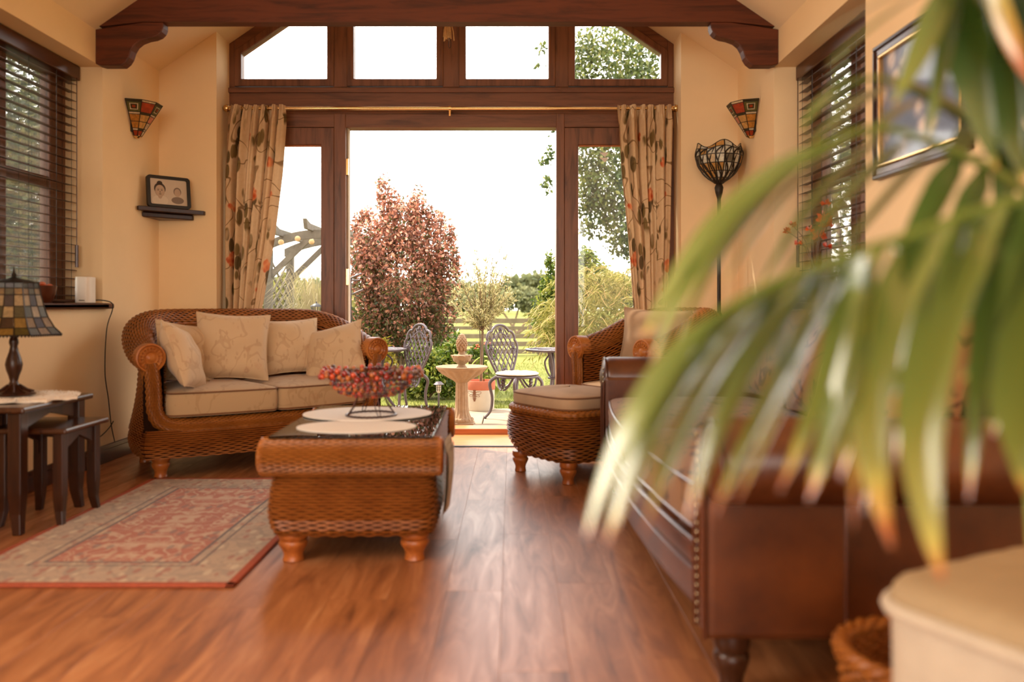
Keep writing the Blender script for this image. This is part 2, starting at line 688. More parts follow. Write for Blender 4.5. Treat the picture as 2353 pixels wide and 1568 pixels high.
M['cushion'] = damask('beige_floral_cushion', srgb(198, 168, 133), srgb(140, 105, 73), srgb(183, 133, 105), 9.0, 0.30)
M['seatfab'] = damask('tan_floral_seat', srgb(177, 146, 109), srgb(131, 95, 60), srgb(162, 112, 79), 9.0, 0.30)
M['linen'] = plain('taupe_linen', srgb(169, 139, 110), 0.85, var=0.1, scale=8, bump=0.25, bscale=30, spec=0.15)
M['piping'] = plain('brown_piping', srgb(112, 72, 40), 0.8, var=0.1)
M['paisley'] = damask('brown_tapestry', srgb(128, 88, 53), srgb(56, 29, 15), srgb(102, 49, 24), 9.0, 0.95)
M['paisley2'] = damask('gold_tapestry', srgb(176, 130, 82), srgb(92, 50, 24), srgb(150, 70, 32), 10.0, 0.9)
M['cream'] = plain('cream_boucle', srgb(182, 166, 146), 0.9, var=0.05, scale=20, bump=0.3, bscale=160, spec=0.1)
M['creamtop'] = plain('tan_boucle', srgb(158, 134, 102), 0.9, var=0.06, scale=16, bump=0.3, bscale=140, spec=0.1)
M['white_cloth'] = plain('white_mat', srgb(226, 216, 204), 0.8, var=0.03, scale=30, bump=0.2, bscale=200)


def curtain_mat():
    t = NT('floral_curtain_cloth')
    co = t.coord('UV')
    base = t.mix(t.noise(co, 40, 2).outputs[0], srgb(206, 172, 132), srgb(222, 190, 152))
    st, d = vines(t, co, 3.4, 0.012, 0.8)
    near = t.ramp(d, [(0.08, (1, 1, 1, 1)), (0.15, (0, 0, 0, 1))])
    l1, p1 = sprigs(t, co, 15, (0, 0, 0.75), 0.36, 0.25)
    l2, p2 = sprigs(t, co, 14, (0, 0, -0.75), 0.36, 0.35)
    lf = t.math('MULTIPLY', t.math('MAXIMUM', l1, l2), near)
    lcol = t.mix(p1.outputs[2], srgb(78, 62, 36), srgb(116, 92, 50))
    fl, v2 = blossoms(t, co, 4.6, 0.34, 0.42)
    fcol = t.ramp(v2.outputs['Distance'], [(0.15, srgb(192, 66, 22)), (0.65, srgb(228, 140, 88))])
    c = t.mix(t.math('MULTIPLY', st, 0.8), base, srgb(120, 86, 50))
    c = t.mix(t.math('MULTIPLY', lf, 0.92), c, lcol)
    c = t.mix(t.math('MULTIPLY', fl, 0.85), c, fcol)
    b = t.bsdf(c, 0.9, 0, 0.1)
    tl = t.new('BsdfTranslucent')
    t.lk(c, tl.inputs[0])
    mx = t.new('MixShader')
    mx.inputs[0].default_value = 0.22
    t.lk(b.outputs[0], mx.inputs[1])
    t.lk(tl.outputs[0], mx.inputs[2])
    t.lk(mx.outputs[0], t.out.inputs[0])
    t.bump(b, t.noise(co, 260, 1).outputs[0], 0.1, 0.002)
    return t.m


M['curtain'] = curtain_mat()


def rug_mat(hx, hy):
    """oriental rug: rust field with cream and slate scrolls, beige floral border between thin guard lines"""
    t = NT('oriental_rug_pile')
    tc = t.new('TexCoord')
    sp = t.new('SeparateXYZ')
    t.lk(tc.outputs['Object'], sp.inputs[0])
    ax = t.math('SUBTRACT', hx, t.math('ABSOLUTE', sp.outputs[0]))
    ay = t.math('SUBTRACT', hy, t.math('ABSOLUTE', sp.outputs[1]))
    ed = t.math('MINIMUM', ax, ay)                       # distance from the rug's edge
    # mirrored coordinates, as the drawing of the rug is
    cb = t.new('CombineXYZ')
    t.lk(t.math('ABSOLUTE', sp.outputs[0]), cb.inputs[0])
    t.lk(t.math('ABSOLUTE', sp.outputs[1]), cb.inputs[1])
    co = cb.outputs[0]
    s1, d1 = vines(t, co, 7.0, 0.040, 1.2)
    s2, d2 = vines(t, co, 13.0, 0.035, 0.8)
    scroll = t.math('MAXIMUM', s1, t.math('MULTIPLY', s2, 0.7))
    ros, rv = blossoms(t, co, 9.5, 0.36, 0.40)
    lf, lp = sprigs(t, co, 26, (0, 0, 0.8), 0.34, 0.35)
    l2, lp2 = sprigs(t, co, 24, (0, 0, -0.6), 0.34, 0.45)
    rcol = t.ramp(rv.outputs['Distance'], [(0.15, srgb(97, 69, 65)), (0.4, srgb(182, 152, 122)), (0.8, srgb(194, 169, 138))])
    fld = t.mix(t.noise(co, 5, 3).outputs[0], srgb(152, 76, 49), srgb(175, 102, 72))
    fld = t.mix(t.math('MULTIPLY', scroll, 0.75), fld, srgb(191, 162, 131))
    fld = t.mix(t.math('MULTIPLY', lf, 0.75), fld, srgb(185, 152, 118))
    fld = t.mix(t.math('MULTIPLY', l2, 0.6), fld, srgb(113, 88, 79))
    fld = t.mix(t.math('MULTIPLY', ros, 0.9), fld, rcol)
    bor = t.mix(t.noise(co, 6, 2).outputs[0], srgb(176, 146, 114), srgb(162, 134, 112))
    bor = t.mix(t.math('MULTIPLY', scroll, 0.5), bor, srgb(125, 108, 94))
    bor = t.mix(t.math('MULTIPLY', lf, 0.7), bor, srgb(148, 81, 60))
    bor = t.mix(t.math('MULTIPLY', l2, 0.6), bor, srgb(194, 171, 138))
    bor = t.mix(t.math('MULTIPLY', ros, 0.75), bor, t.ramp(rv.outputs['Distance'], [(0.15, srgb(97, 55, 49)), (0.45, srgb(157, 88, 65)), (0.8, srgb(180, 141, 109))]))
    isf = t.math('GREATER_THAN', ed, 0.245)
    c = t.mix(isf, bor, fld)
    g1 = t.math('LESS_THAN', t.math('ABSOLUTE', t.math('SUBTRACT', ed, 0.245)), 0.006)
    g2 = t.math('LESS_THAN', t.math('ABSOLUTE', t.math('SUBTRACT', ed, 0.205)), 0.004)
    c = t.mix(t.math('MAXIMUM', g1, g2), c, srgb(85, 69, 64))
    b = t.bsdf(c, 0.95, 0, 0.1)
    b.inputs['Sheen Weight'].default_value = 0.2
    t.bump(b, t.noise(tc.outputs['Object'], 300, 1).outputs[0], 0.5, 0.004)
    return t.m


M['rugedge'] = plain('rust_rug_binding', srgb(156, 72, 44), 0.9, var=0.12, scale=60, bump=0.3, bscale=220)


# stained glass
def stained(name, col, rough=0.3):
    t = NT(name)
    co = t.coord()
    n = t.noise(co, 30, 4, 0.6, 1.5)
    c = t.ramp(n.outputs[0], [(0.3, tuple(x * 0.7 for x in col[:3]) + (1,)), (0.7, tuple(min(1, x * 1.25) for x in col[:3]) + (1,))])
    b = t.bsdf(c, rough, 0, 0.6)
    tl = t.new('BsdfTranslucent')
    t.lk(c, tl.inputs[0])
    mx = t.new('MixShader')
    mx.inputs[0].default_value = 0.45
    t.lk(b.outputs[0], mx.inputs[1])
    t.lk(tl.outputs[0], mx.inputs[2])
    t.lk(mx.outputs[0], t.out.inputs[0])
    return t.m


M['sg_amber'] = stained('amber_glass', srgb(206, 142, 60))
M['lamp_cream'] = stained('opal_cream_glass', srgb(246, 236, 216))
M['lg_gold'] = stained('dull_gold_glass', srgb(150, 116, 52))
M['lg_olive'] = stained('dull_olive_glass', srgb(92, 80, 36))
M['lg_pale'] = stained('dull_pale_glass', srgb(176, 150, 104))
M['lg_dark'] = stained('dull_brown_glass', srgb(70, 44, 22))
M['sg_honey'] = stained('honey_glass', srgb(222, 172, 96))
M['sg_red'] = stained('rust_glass', srgb(186, 72, 30))
M['sg_pink'] = stained('pink_glass', srgb(226, 150, 116))
M['sg_green'] = stained('olive_glass', srgb(112, 104, 52))
M['sg_cream'] = stained('cream_glass', srgb(232, 210, 170))
M['sg_moss'] = stained('moss_glass', srgb(74, 62, 26))
M['sg_grey'] = stained('smoky_glass', srgb(132, 122, 100))
M['stone'] = plain('buff_stone', srgb(158, 128, 98), 0.85, var=0.16, scale=22, bump=0.35, bscale=120)
M['paving'] = plain('sandstone_paving', srgb(160, 138, 114), 0.85, var=0.12, scale=7, bump=0.3, bscale=60)
M['cast'] = plain('mauve_grey_cast_metal', srgb(96, 84, 86), 0.45, 0.35, var=0.1, bump=0.2, bscale=120)
M['terracotta'] = plain('terracotta', srgb(190, 108, 78), 0.8, var=0.06)
M['pot_white'] = plain('white_glaze', srgb(204, 192, 172), 0.5, var=0.03)
M['timber'] = plain('weathered_timber', srgb(98, 88, 74), 0.85, var=0.22, scale=18, bump=0.3, bscale=70)
M['fence'] = plain('grey_brown_rail', srgb(112, 96, 72), 0.9, var=0.2, scale=9, bump=0.3, bscale=50)
M['bark'] = plain('grey_bark', srgb(120, 98, 74), 0.9, var=0.25, scale=30, bump=0.4, bscale=90)
M['raffia'] = plain('straw_raffia', srgb(222, 182, 128), 0.8, var=0.15, scale=40)
M['shed'] = plain('blue_grey_boards', srgb(120, 132, 146), 0.7, var=0.1, scale=5)
M['soil'] = plain('dark_soil', srgb(64, 44, 30), 0.95, var=0.3, scale=40, bump=0.5, bscale=80)
# ------------------------------------------------------------------ the room
XL, XR, XM = -2.45, 1.57, -0.44          # side walls, ridge line
YE, YG, YB = 5.74, 6.0, -2.6             # end wall, glazing, wall behind the camera
EAVE, PITCH = 2.57, 0.686
RIDGE = EAVE + (XM - XL) * PITCH


def roof(x): return RIDGE - abs(x - XM) * PITCH
def X6(px): return (px - HX) * YG / FPX
def Z6(py): return CAM_Z - (py - HY) * YG / FPX


# floor: slab and planks
floor = struct('floor', MB().bx(XL, XR, YB, 5.53, -0.1, -0.010), M['base'], smooth=False)
pw, pl = 0.186, 1.28
plank_cache = {}


def plank_mesh(w, l):
    key = (round(w, 3), round(l, 3))
    if key not in plank_cache:
        g, c = 0.0002, 0.0006
        a, b = w / 2 - g, l / 2 - g
        V = [(-a, -b, -0.010), (a, -b, -0.010), (a, b, -0.010), (-a, b, -0.010),
             (-a, -b, -c * 0.7), (a, -b, -c * 0.7), (a, b, -c * 0.7), (-a, b, -c * 0.7),
             (-a + c, -b + c, 0), (a - c, -b + c, 0), (a - c, b - c, 0), (-a + c, b - c, 0)]
        F = [(8, 9, 10, 11)] + [(i, (i + 1) % 4, 4 + (i + 1) % 4, 4 + i) for i in range(4)] + [(4 + i, 4 + (i + 1) % 4, 8 + (i + 1) % 4, 8 + i) for i in range(4)]
        me = MB().add(V, F).mesh('plank')
        me.materials.append(M['floor'])
        plank_cache[key] = me
    return plank_cache[key]


ci, x = 0, XL
while x < XR - 0.01:
    w = min(pw, XR - x)
    y = 1.0 - (ci * 0.47 % 1.0) * pl
    while y < 5.50:
        y0, y1 = max(y, 0.8), min(y + pl, 5.50)
        if y1 - y0 > 0.02:
            o = bpy.data.objects.new('plank', plank_mesh(w, y1 - y0))
            COL.objects.link(o)
            o.parent = floor
            o.location = (x + w / 2, (y0 + y1) / 2, 0)
        y += pl
    x += w
    ci += 1
b = MB().bx(XL, XR, YB, 0.8, -0.010, 0.0)
b.build('rear_boards', M['floor'], floor, smooth=False)

# side walls, each with a window recess
WY0, WY1, WZ0, WZ1 = 3.67, 4.95, 0.958, 2.372
for side, xi, xo in (('left', XL, XL - 0.32), ('right', XR, XR + 0.32)):
    w = MB()
    w.bx(xi, xo, YB - 0.2, WY0, -0.1, EAVE).bx(xi, xo, WY1, 6.2, -0.1, EAVE)
    w.bx(xi, xo, WY0, WY1, -0.1, WZ0).bx(xi, xo, WY0, WY1, WZ1, EAVE)
    struct('wall_' + side, w, M['wall'], smooth=False)
    s = 1 if side == 'left' else -1
    bb = MB().bx(xi, xi + s * 0.016, YB, YE, 0, 0.105).bx(xi, xi + s * 0.020, YB, YE, 0, 0.08)
    struct('baseboard_' + side, bb, M['base'], bevel=0.003)

XA, XB = -2.05, 1.175                     # where the end walls stop
struct('wall_far_left', MB().prism([(XL - 0.32, -0.1), (XA, -0.1), (XA, roof(XA) + 0.05), (XL, EAVE + 0.05), (XL - 0.32, EAVE)], YE, 6.2, 'y'), M['wall'], smooth=False)
struct('wall_far_right', MB().prism([(XR + 0.32, -0.1), (XB, -0.1), (XB, roof(XB) + 0.05), (XR, EAVE + 0.05), (XR + 0.32, EAVE)], YE, 6.2, 'y'), M['wall'], smooth=False)
struct('baseboard_far_left', MB().bx(XL, XA, YE - 0.016, YE, 0, 0.105), M['base'], bevel=0.003)
struct('baseboard_far_right', MB().bx(XB, XR, YE - 0.016, YE, 0, 0.105), M['base'], bevel=0.003)
w = MB()
w.bx(XL, -2.1, YB - 0.2, YB, -0.1, EAVE).bx(1.3, XR, YB - 0.2, YB, -0.1, EAVE)  # unseen opening left in this wall to let fill light in
w.prism([(XL, 2.4), (XR, 2.4), (XR, EAVE), (XM, RIDGE), (XL, EAVE)], YB - 0.2, YB, 'y')
struct('wall_back', w, M['wall'], smooth=False)
for nm, s in (('ceiling', -1), ('ceiling.001', 1)):
    e = XL if s < 0 else XR
    o_ = e + s * 0.5
    struct(nm, MB().prism([(e, EAVE), (XM, RIDGE), (XM, RIDGE + 0.22), (o_, EAVE + 0.06), (o_, EAVE - 0.02)], YB - 0.2, 6.16, 'y'), M['ceil'], smooth=False)

# tie beam with two curved corbels
BY0, BY1 = 4.86, 4.945
bz0, bz1 = 2.612, 2.875
beam = struct('trim_1', MB().prism([(XL, EAVE + 0.004), (XL + 0.02, EAVE + 0.016), (XL + 0.28, bz0), (XR - 0.28, bz0), (XR - 0.02, EAVE + 0.016), (XR, EAVE + 0.004),
                                     (XR - (bz1 - EAVE) / PITCH, bz1), (XL + (bz1 - EAVE) / PITCH, bz1)], BY0, BY1, 'y'), M['beam'], bevel=0.006)
cprof = [(226, 76), (227, 146), (232, 150), (278, 150), (288, 142), (295, 131), (300, 115), (307, 103), (318, 94), (334, 88), (350, 85), (362, 80), (370, 72), (374, 62), (374, 50), (262, 50)]
cpts = [(P(a, b, BY0).x, P(a, b, BY0).z) for a, b in cprof]
cpts[0] = (XL, EAVE)
cpts[1] = (XL, cpts[1][1])
cpts[-2] = (cpts[-2][0], bz0)
cpts[-1] = (XL + 0.28, bz0)
MB().prism(cpts, BY0 + 0.004, BY1 - 0.004, 'y').build('corbel', M['beam'], beam, bevel=0.005)
MB().prism([(2 * XM - a, b) for a, b in cpts], BY0 + 0.004, BY1 - 0.004, 'y').build('corbel', M['beam'], beam, bevel=0.005)

# ---- gable glazing above the doors
G = holder('window_1', (0, YG, 0))
xl, xr = X6(520), 2 * XM - X6(520)
zt0 = Z6(262)                             # underside of the transom / top of the door head
ztr = Z6(200)
MB().bx(xl, xr, 0.0, 0.12, zt0, ztr).build('transom', M['mahogx'], G, bevel=0.006)
MB().bx(xl, xr, -0.022, 0.0, Z6(214), Z6(203)).build('drip_moulding', M['mahogx'], G, bevel=0.004)
xg0, zg0 = X6(555), Z6(125)
gl = lambda x: zg0 + (min(x, 2 * XM - x) - xg0) * PITCH        # top edge of the glass
panes = [(X6(555), X6(752)), (X6(813), X6(1003)), (2 * XM - X6(1003), 2 * XM - X6(813)), (2 * XM - X6(752), 2 * XM - X6(555))]
zb = Z6(182)
for k, (a, c) in enumerate(panes):
    inner = [(a, zb), (c, zb), (c, gl(c)), (a, gl(a))]
    m = 0.05
    oa, oc = a - m, c + m
    lift = 0.062
    outer = [(oa, zb - 0.052), (oc, zb - 0.052), (oc, gl(oc) + lift), (oa, gl(oa) + lift)]
    r = MB()
    V = [(p[0], y, p[1]) for y in (-0.012, 0.07) for p in outer + inner]
    F = []
    for i in range(4):
        j = (i + 1) % 4
        F += [(i, j, 4 + j, 4 + i), (8 + i, 12 + i, 12 + j, 8 + j), (i, 8 + i, 8 + j, j), (4 + i, 4 + j, 12 + j, 12 + i)]
    r.add(V, F).build('sash', M['mahog'], G, bevel=0.006)
    MB().prism([(p[0], p[1]) for p in inner], 0.025, 0.033, 'y').build('pane', M['glass_clear'], G, smooth=False)
for a, c in ((panes[0][1], panes[1][0]), (panes[1][1], panes[2][0]), (panes[2][1], panes[3][0])):
    mx_ = (a + c) / 2
    MB().bx(a + 0.045, c - 0.045, 0.0, 0.11, ztr, gl(mx_) + 0.12).build('mullion', M['mahog'], G, bevel=0.004)
for s in (0, 1):
    fx = lambda x: x if s == 0 else 2 * XM - x
    MB().prism([(fx(xl), ztr), (fx(xg0 - 0.05), ztr), (fx(xg0 - 0.05), roof(xg0 - 0.05)), (fx(xl), roof(xl))], 0.0, 0.11, 'y').build('end_stile', M['mahog'], G, bevel=0.004)
    MB().prism([(fx(xg0 - 0.05), gl(xg0 - 0.05) + 0.05), (XM, gl(XM) + 0.05), (XM, roof(XM)), (fx(xg0 - 0.05), roof(xg0 - 0.05))], 0.0, 0.11, 'y').build('sloping_rail', M['mahogx'], G, bevel=0.004)

# ---- side lights
def sidelight(name, x0, x1, g0, g1):
    h = holder(name, (0, YG, 0))
    zt, zb_ = Z6(333), 0.22
    r = MB()
    outer = [(x0, 0.0), (x1, 0.0), (x1, Z6(294)), (x0, Z6(294))]
    inner = [(g0, zb_), (g1, zb_), (g1, zt), (g0, zt)]
    V = [(p[0], y, p[1]) for y in (-0.01, 0.08) for p in outer + inner]
    F = []
    for i in range(4):
        j = (i + 1) % 4
        F += [(i, j, 4 + j, 4 + i), (8 + i, 12 + i, 12 + j, 8 + j), (i, 8 + i, 8 + j, j), (4 + i, 4 + j, 12 + j, 12 + i)]
    r.add(V, F).build('frame', M['mahog'], h, bevel=0.006)
    MB().bx(g0, g1, 0.004, 0.024, zt - 0.012, zt).build('glazing_bead', M['foot'], h, bevel=0.003)
    MB().bx(g0, g1, 0.028, 0.034, zb_, zt - 0.012).build('pane', M['glass'], h, smooth=False)
    return h


sidelight('window_2', xl, X6(768), X6(560), X6(738))
sl3 = sidelight('window_3', X6(1297), xr, X6(1329), 2 * XM - X6(560))
# two small arrow stickers near the top of the right-hand side light
for (py, s) in ((349, 12), (361, 12)):
    a, c, z0 = X6(1378), X6(1400), Z6(py)
    MB().prism([(a, z0), (c, z0), ((a + c) / 2 + 0.006, z0 - 0.034)], 0.0262, 0.0275, 'y').build('sticker', M['white_plastic'], sl3, smooth=False)

D = holder('door_1', (0, YG, 0))
dl, dr, dz = X6(795), X6(1278), Z6(293)
MB().bx(X6(768), dl, -0.015, 0.16, 0, zt0).build('jamb', M['mahog'], D, bevel=0.005)
MB().bx(dr, X6(1297), -0.015, 0.16, 0, zt0).build('jamb', M['mahog'], D, bevel=0.005)
MB().bx(xl, xr, -0.006, 0.12, dz, zt0).build('head', M['mahogx'], D, bevel=0.005)
MB().bx(dl, dl + 0.012, 0.03, 0.10, 0.04, dz).build('weather_seal', M['cream'], D, smooth=False)
for z in (0.35, 1.15, 1.95):
    MB().bx(dl - 0.002, dl + 0.016, 0.0, 0.03, z - 0.06, z + 0.06).build('hinge', M['brass'], D, bevel=0.002)
MB().bx(xl, xr, 0.02, 0.2, -0.1, 0.045).build('sill', M['oak'], D, bevel=0.008)
MB().bx(XA, XB, -0.47, 0.02, -0.1, 0.003).build('threshold_board', M['oak'], D, bevel=0.003)
MB().bx(XA, XB, -0.50, -0.465, -0.1, 0.007).build('threshold_strip', M['black'], D, bevel=0.003)

# ---- side windows (frame, bar, panes) and their sills
def side_window(name, xw, s):
    """s = +1: the room lies on +X of the glass"""
    h = holder(name, (xw, 0, 0))
    x0, x1 = (-0.03, 0.03)
    st = [(WY0, 3.75), (4.25, 4.37), (4.78, WY1)]
    for a, c in st:
        MB().bx(x0, x1, a, c, WZ0, WZ1).build('stile', M['mahog'], h, bevel=0.006)
    for z0, z1 in ((WZ0, WZ0 + 0.07), (1.625, 1.69), (WZ1 - 0.09, WZ1)):
        for (a, c) in ((3.75, 4.25), (4.37, 4.78)):
            MB().bx(x0 + 0.004, x1 - 0.004, a, c, z0, z1).build('rail', M['mahogy'], h, bevel=0.006)
    for z0, z1 in ((WZ0 + 0.07, 1.625), (1.69, WZ1 - 0.09)):
        for (a, c) in ((3.75, 4.25), (4.37, 4.78)):
            MB().bx(-0.004, 0.004, a, c, z0, z1).build('pane', M['glass'], h, smooth=False)
    return h


side_window('window_4', XL - 0.25, 1)
side_window('window_5', XR + 0.25, -1)
sl = MB().bx(XL - 0.22, XL + 0.045, WY0 + 0.001, WY1 - 0.001, WZ0 - 0.034, WZ0).bx(XL + 0.001, XL + 0.045, WY0 - 0.06, WY1 + 0.06, WZ0 - 0.034, WZ0)
struct('trim_2', sl, M['mahogy'], bevel=0.010)
sl = MB().bx(XR - 0.045, XR + 0.22, WY0 + 0.001, WY1 - 0.001, WZ0 - 0.034, WZ0).bx(XR - 0.045, XR - 0.001, WY0 - 0.06, WY1 + 0.06, WZ0 - 0.034, WZ0)
struct('trim_3', sl, M['mahogy'], bevel=0.010)


# ------------------------------------------------------------------ wooden venetian blinds
def blind(label, xc, s):
    t = thing('venetian_blind', label, 'blind', (xc, 0, 0))
    ya, yb = 3.70, 4.925
    MB().bx(-0.055 * s, 0.04 * s, ya - 0.01, yb + 0.012, 2.285, 2.370).build('valance', M['blind'], t, bevel=0.006)
    n = 26
    z0, z1 = 1.005, 2.262
    V, F = [], []
    for k, xx in enumerate((-0.025, -0.009, 0.009, 0.025)):
        zz = 0.0035 - abs(xx) * 0.14
        for y in (ya, yb): V.append((xx, y, zz)); V.append((xx, y, zz - 0.003))
    for k in range(3):
        a = k * 4
        F += [(a, a + 2, a + 6, a + 4), (a + 1, a + 5, a + 7, a + 3), (a, a + 4, a + 5, a + 1), (a + 2, a + 3, a + 7, a + 6)]
    F += [(0, 1, 3, 2), (12, 14, 15, 13)]
    me = MB().add(V, F).mesh('slat')
    me.materials.append(M['blind'])
    for k in range(n):
        o = bpy.data.objects.new('slat', me)
        COL.objects.link(o)
        o.parent = t
        o.location = (0, 0, z0 + (z1 - z0) * k / (n - 1))
        o.rotation_euler = (0, math.radians(7) * s, 0)
    MB().bx(-0.026, 0.026, ya, yb, 0.962, 0.980).build('bottom_rail', M['blind'], t, bevel=0.004)
    for y in (3.82, 4.10, 4.43, 4.70, 4.86):
        for xx in (-0.027, 0.027):
            MB().tube([(xx, y, 0.98), (xx, y, 2.29)], 0.0013, 5).build('ladder_cord', M['cord'], t)
    MB().tube([(0.045 * s, 4.885, 1.30), (0.045 * s, 4.885, 2.29)], 0.003, 6).tube([(0.045 * s, 4.885, 1.17), (0.045 * s, 4.885, 1.30)], 0.010, 8).build('tilt_wand', M['blind'], t)
    return t


blind('dark brown wooden venetian blind hanging in the left window recess', XL - 0.165, 1)
rb = blind('dark brown wooden venetian blind in the right window recess behind the palm', XR + 0.165, -1)
for z in (1.72, 1.66):
    MB().lathe([(0.0, 0), (0.008, 0.004), (0.009, 0.03), (0.004, 0.05), (0.0, 0.052)], 8, (-0.05, 3.80, z)).tube([(-0.05, 3.80, z + 0.05), (-0.05, 3.80, 2.29)], 0.0012, 5).build('pull_tassel', M['raffia'], rb)
# ------------------------------------------------------------------ wicker seats (sofa, armchair)
def turned_foot(mb, c, h, r):
    pr = [(0.62, 0.0), (0.70, 0.03), (0.66, 0.10), (0.62, 0.22), (0.72, 0.36), (0.90, 0.50), (0.98, 0.60), (0.92, 0.68), (0.80, 0.71), (0.94, 0.76), (1.0, 0.86), (0.96, 1.0)]
    return mb.lathe([(a * r, b * h) for a, b in pr], 20, c)


def sups(hw, dp, n=3.2, k=160):
    """U-shaped path from the left front end round the back to the right front end"""
    pts = []
    for i in range(k + 1):
        th = PI - PI * i / k
        c, s = math.cos(th), math.sin(th)
        pts.append((hw * math.copysign(abs(c) ** (2 / n), c), dp * abs(s) ** (2 / n)))
    return Poly(pts)


def wicker_seat(name, label, cat, loc, rz, hw, dp, zfront, zback, bow, zbase=0.115):
    t = thing(name, label, cat, loc, rz)
    Ut = sups(hw, dp)

    def zc(y):
        f = np.clip(y / dp, 0, 1)
        f = np.clip((f - 0.05) / 0.9, 0, 1)
        return zfront + (zback - zfront) * (f * f * (3 - 2 * f))

    def stack(p, z): return np.concatenate([p, np.asarray(z)[..., None]], -1)

    # rolled rim
    rr = 0.068
    def S_roll(u, v):
        p = Ut.at(u)
        q = Ut.at(np.clip(u + 0.004, 0, 1)) - Ut.at(np.clip(u - 0.004, 0, 1))
        q = q / np.maximum(np.linalg.norm(q, axis=-1, keepdims=True), 1e-9)
        n = np.stack([-q[..., 1], q[..., 0]], -1)          # outward
        a = 2 * PI * v
        R = rr * (1.0 + 0.12 * np.sin(PI * u))
        xy = p + n * (np.cos(a) * R * 1.12)[..., None]
        return stack(xy, zc(p[..., 1]) + np.sin(a) * R)
    weave_obj('rolled_rim', S_roll, 34, int(Ut.L / 0.024) // 2 * 2, 0.0022, 0.004, M['wicker2'], t, M['wback'], flip=-1.0, sub=4, fill=0.42, vs=0.07, bd=0.005)

    # outside of the arms and back
    def S_up(u, v):
        p = Ut.at(u)
        q = Ut.at(np.clip(u + 0.004, 0, 1)) - Ut.at(np.clip(u - 0.004, 0, 1))
        q = q / np.maximum(np.linalg.norm(q, axis=-1, keepdims=True), 1e-9)
        n = np.stack([-q[..., 1], q[..., 0]], -1)
        z = 0.24 + v * (zc(p[..., 1]) - 0.03 - 0.24)
        o = 0.045 * (1 - v) ** 2 - 0.012 * np.sin(PI * v)
        return stack(p + n * o[..., None], z)
    weave_obj('outer_weave', S_up, 34, int(Ut.L / 0.034) // 2 * 2, 0.0025, 0.005, M['wicker'], t, M['wback'], flip=-1.0, fill=0.365, vs=0.065, bd=0.006)

    # inside of the arms and back
    Ui = sups(hw - 0.075, dp - 0.085)
    def S_in(u, v):
        p = Ui.at(u)
        z = 0.30 + v * (zc(p[..., 1] * dp / (dp - 0.085)) - 0.30)
        return stack(p, z)
    weave_obj('inner_weave', S_in, 26, int(Ui.L / 0.034) // 2 * 2, 0.0025, 0.005, M['wicker'], t, M['wback'], flip=1.0, fill=0.365, vs=0.065, bd=0.006)

    # body below the seat: closed loop, bowed front
    fr = [(x, -bow * (1 - (x / hw) ** 2) + 0.0) for x in np.linspace(hw, -hw, 50)]
    loop = Poly([tuple(p) for p in Ut.p] + fr[1:-1], closed=True)
    cen = np.array([0.0, dp * 0.45])
    def S_low(u, v):
        p = loop.at(u)
        q = loop.at((u + 0.003) % 1.0) - loop.at((u - 0.003) % 1.0)
        q = q / np.maximum(np.linalg.norm(q, axis=-1, keepdims=True), 1e-9)
        n = np.stack([-q[..., 1], q[..., 0]], -1)
        o = 0.012 + 0.036 * np.sin(PI * (0.15 + 0.75 * v))
        return stack(p + n * o[..., None], zbase + v * 0.155)
    weave_obj('lower_weave', S_low, 14, int(loop.L / 0.034) // 2 * 2, 0.0025, 0.005, M['wicker'], t, M['wback'], flip=-1.0, fill=0.365, vs=0.065, bd=0.006)
    # closed underside and seat deck
    for z in (zbase + 0.004, 0.31):
        V = [(a, b, z) for a, b in loop.p[:-1]]
        MB().add(V, [tuple(range(len(V)))]).build('deck' if z > 0.2 else 'underside', M['wback'], t, smooth=False)

    # arm fronts and the wide woven band that runs from scroll to scroll under the seat
    W = 0.092
    side = [(-hw - 0.005, zfront - 0.03), (-hw + 0.010, zfront - 0.12), (-hw + 0.016, zfront - 0.22), (-hw + 0.018, 0.385), (-hw + 0.040, 0.325), (-hw + 0.095, 0.290), (-hw + 0.20, 0.278)]
    mid = [(x, 0.278) for x in np.linspace(-hw + 0.34, hw - 0.34, 5)]
    cl = catmull([(a, b, 0) for a, b in side + mid + [(-a, b) for a, b in reversed(side)]], 8)
    Cb = Poly([(p[0], p[1]) for p in cl])
    def S_band(u, v):
        p = Cb.at(u)
        q = Cb.at(np.clip(u + 0.003, 0, 1)) - Cb.at(np.clip(u - 0.003, 0, 1))
        q = q / np.maximum(np.linalg.norm(q, axis=-1, keepdims=True), 1e-9)
        n = np.stack([-q[..., 1], q[..., 0]], -1)
        w = (v - 0.5) * W
        x = p[..., 0] + n[..., 0] * w
        z = p[..., 1] + n[..., 1] * w
        y = -bow * np.clip(1 - (x / hw) ** 2, 0, 1) - 0.030 + 0.055 * np.abs(2 * v - 1) ** 2.5
        return np.stack([x, y, z], -1)
    weave_obj('front_band', S_band, 16, int(Cb.L / 0.017) // 2 * 2, 0.0018, 0.0035, M['wicker2'], t, M['wback'], flip=1.0, sub=3, fill=0.5, bd=0.003)
    # infill behind the band at each arm
    for s in (-1, 1):
        MB().prism([(s * (hw + 0.03), 0.24), (s * (hw + 0.035), zfront - 0.03), (s * (hw - 0.045), zfront - 0.05), (s * (hw - 0.055), 0.24)], 0.0, 0.02, 'y').build('arm_front', M['wback'], t, smooth=False)
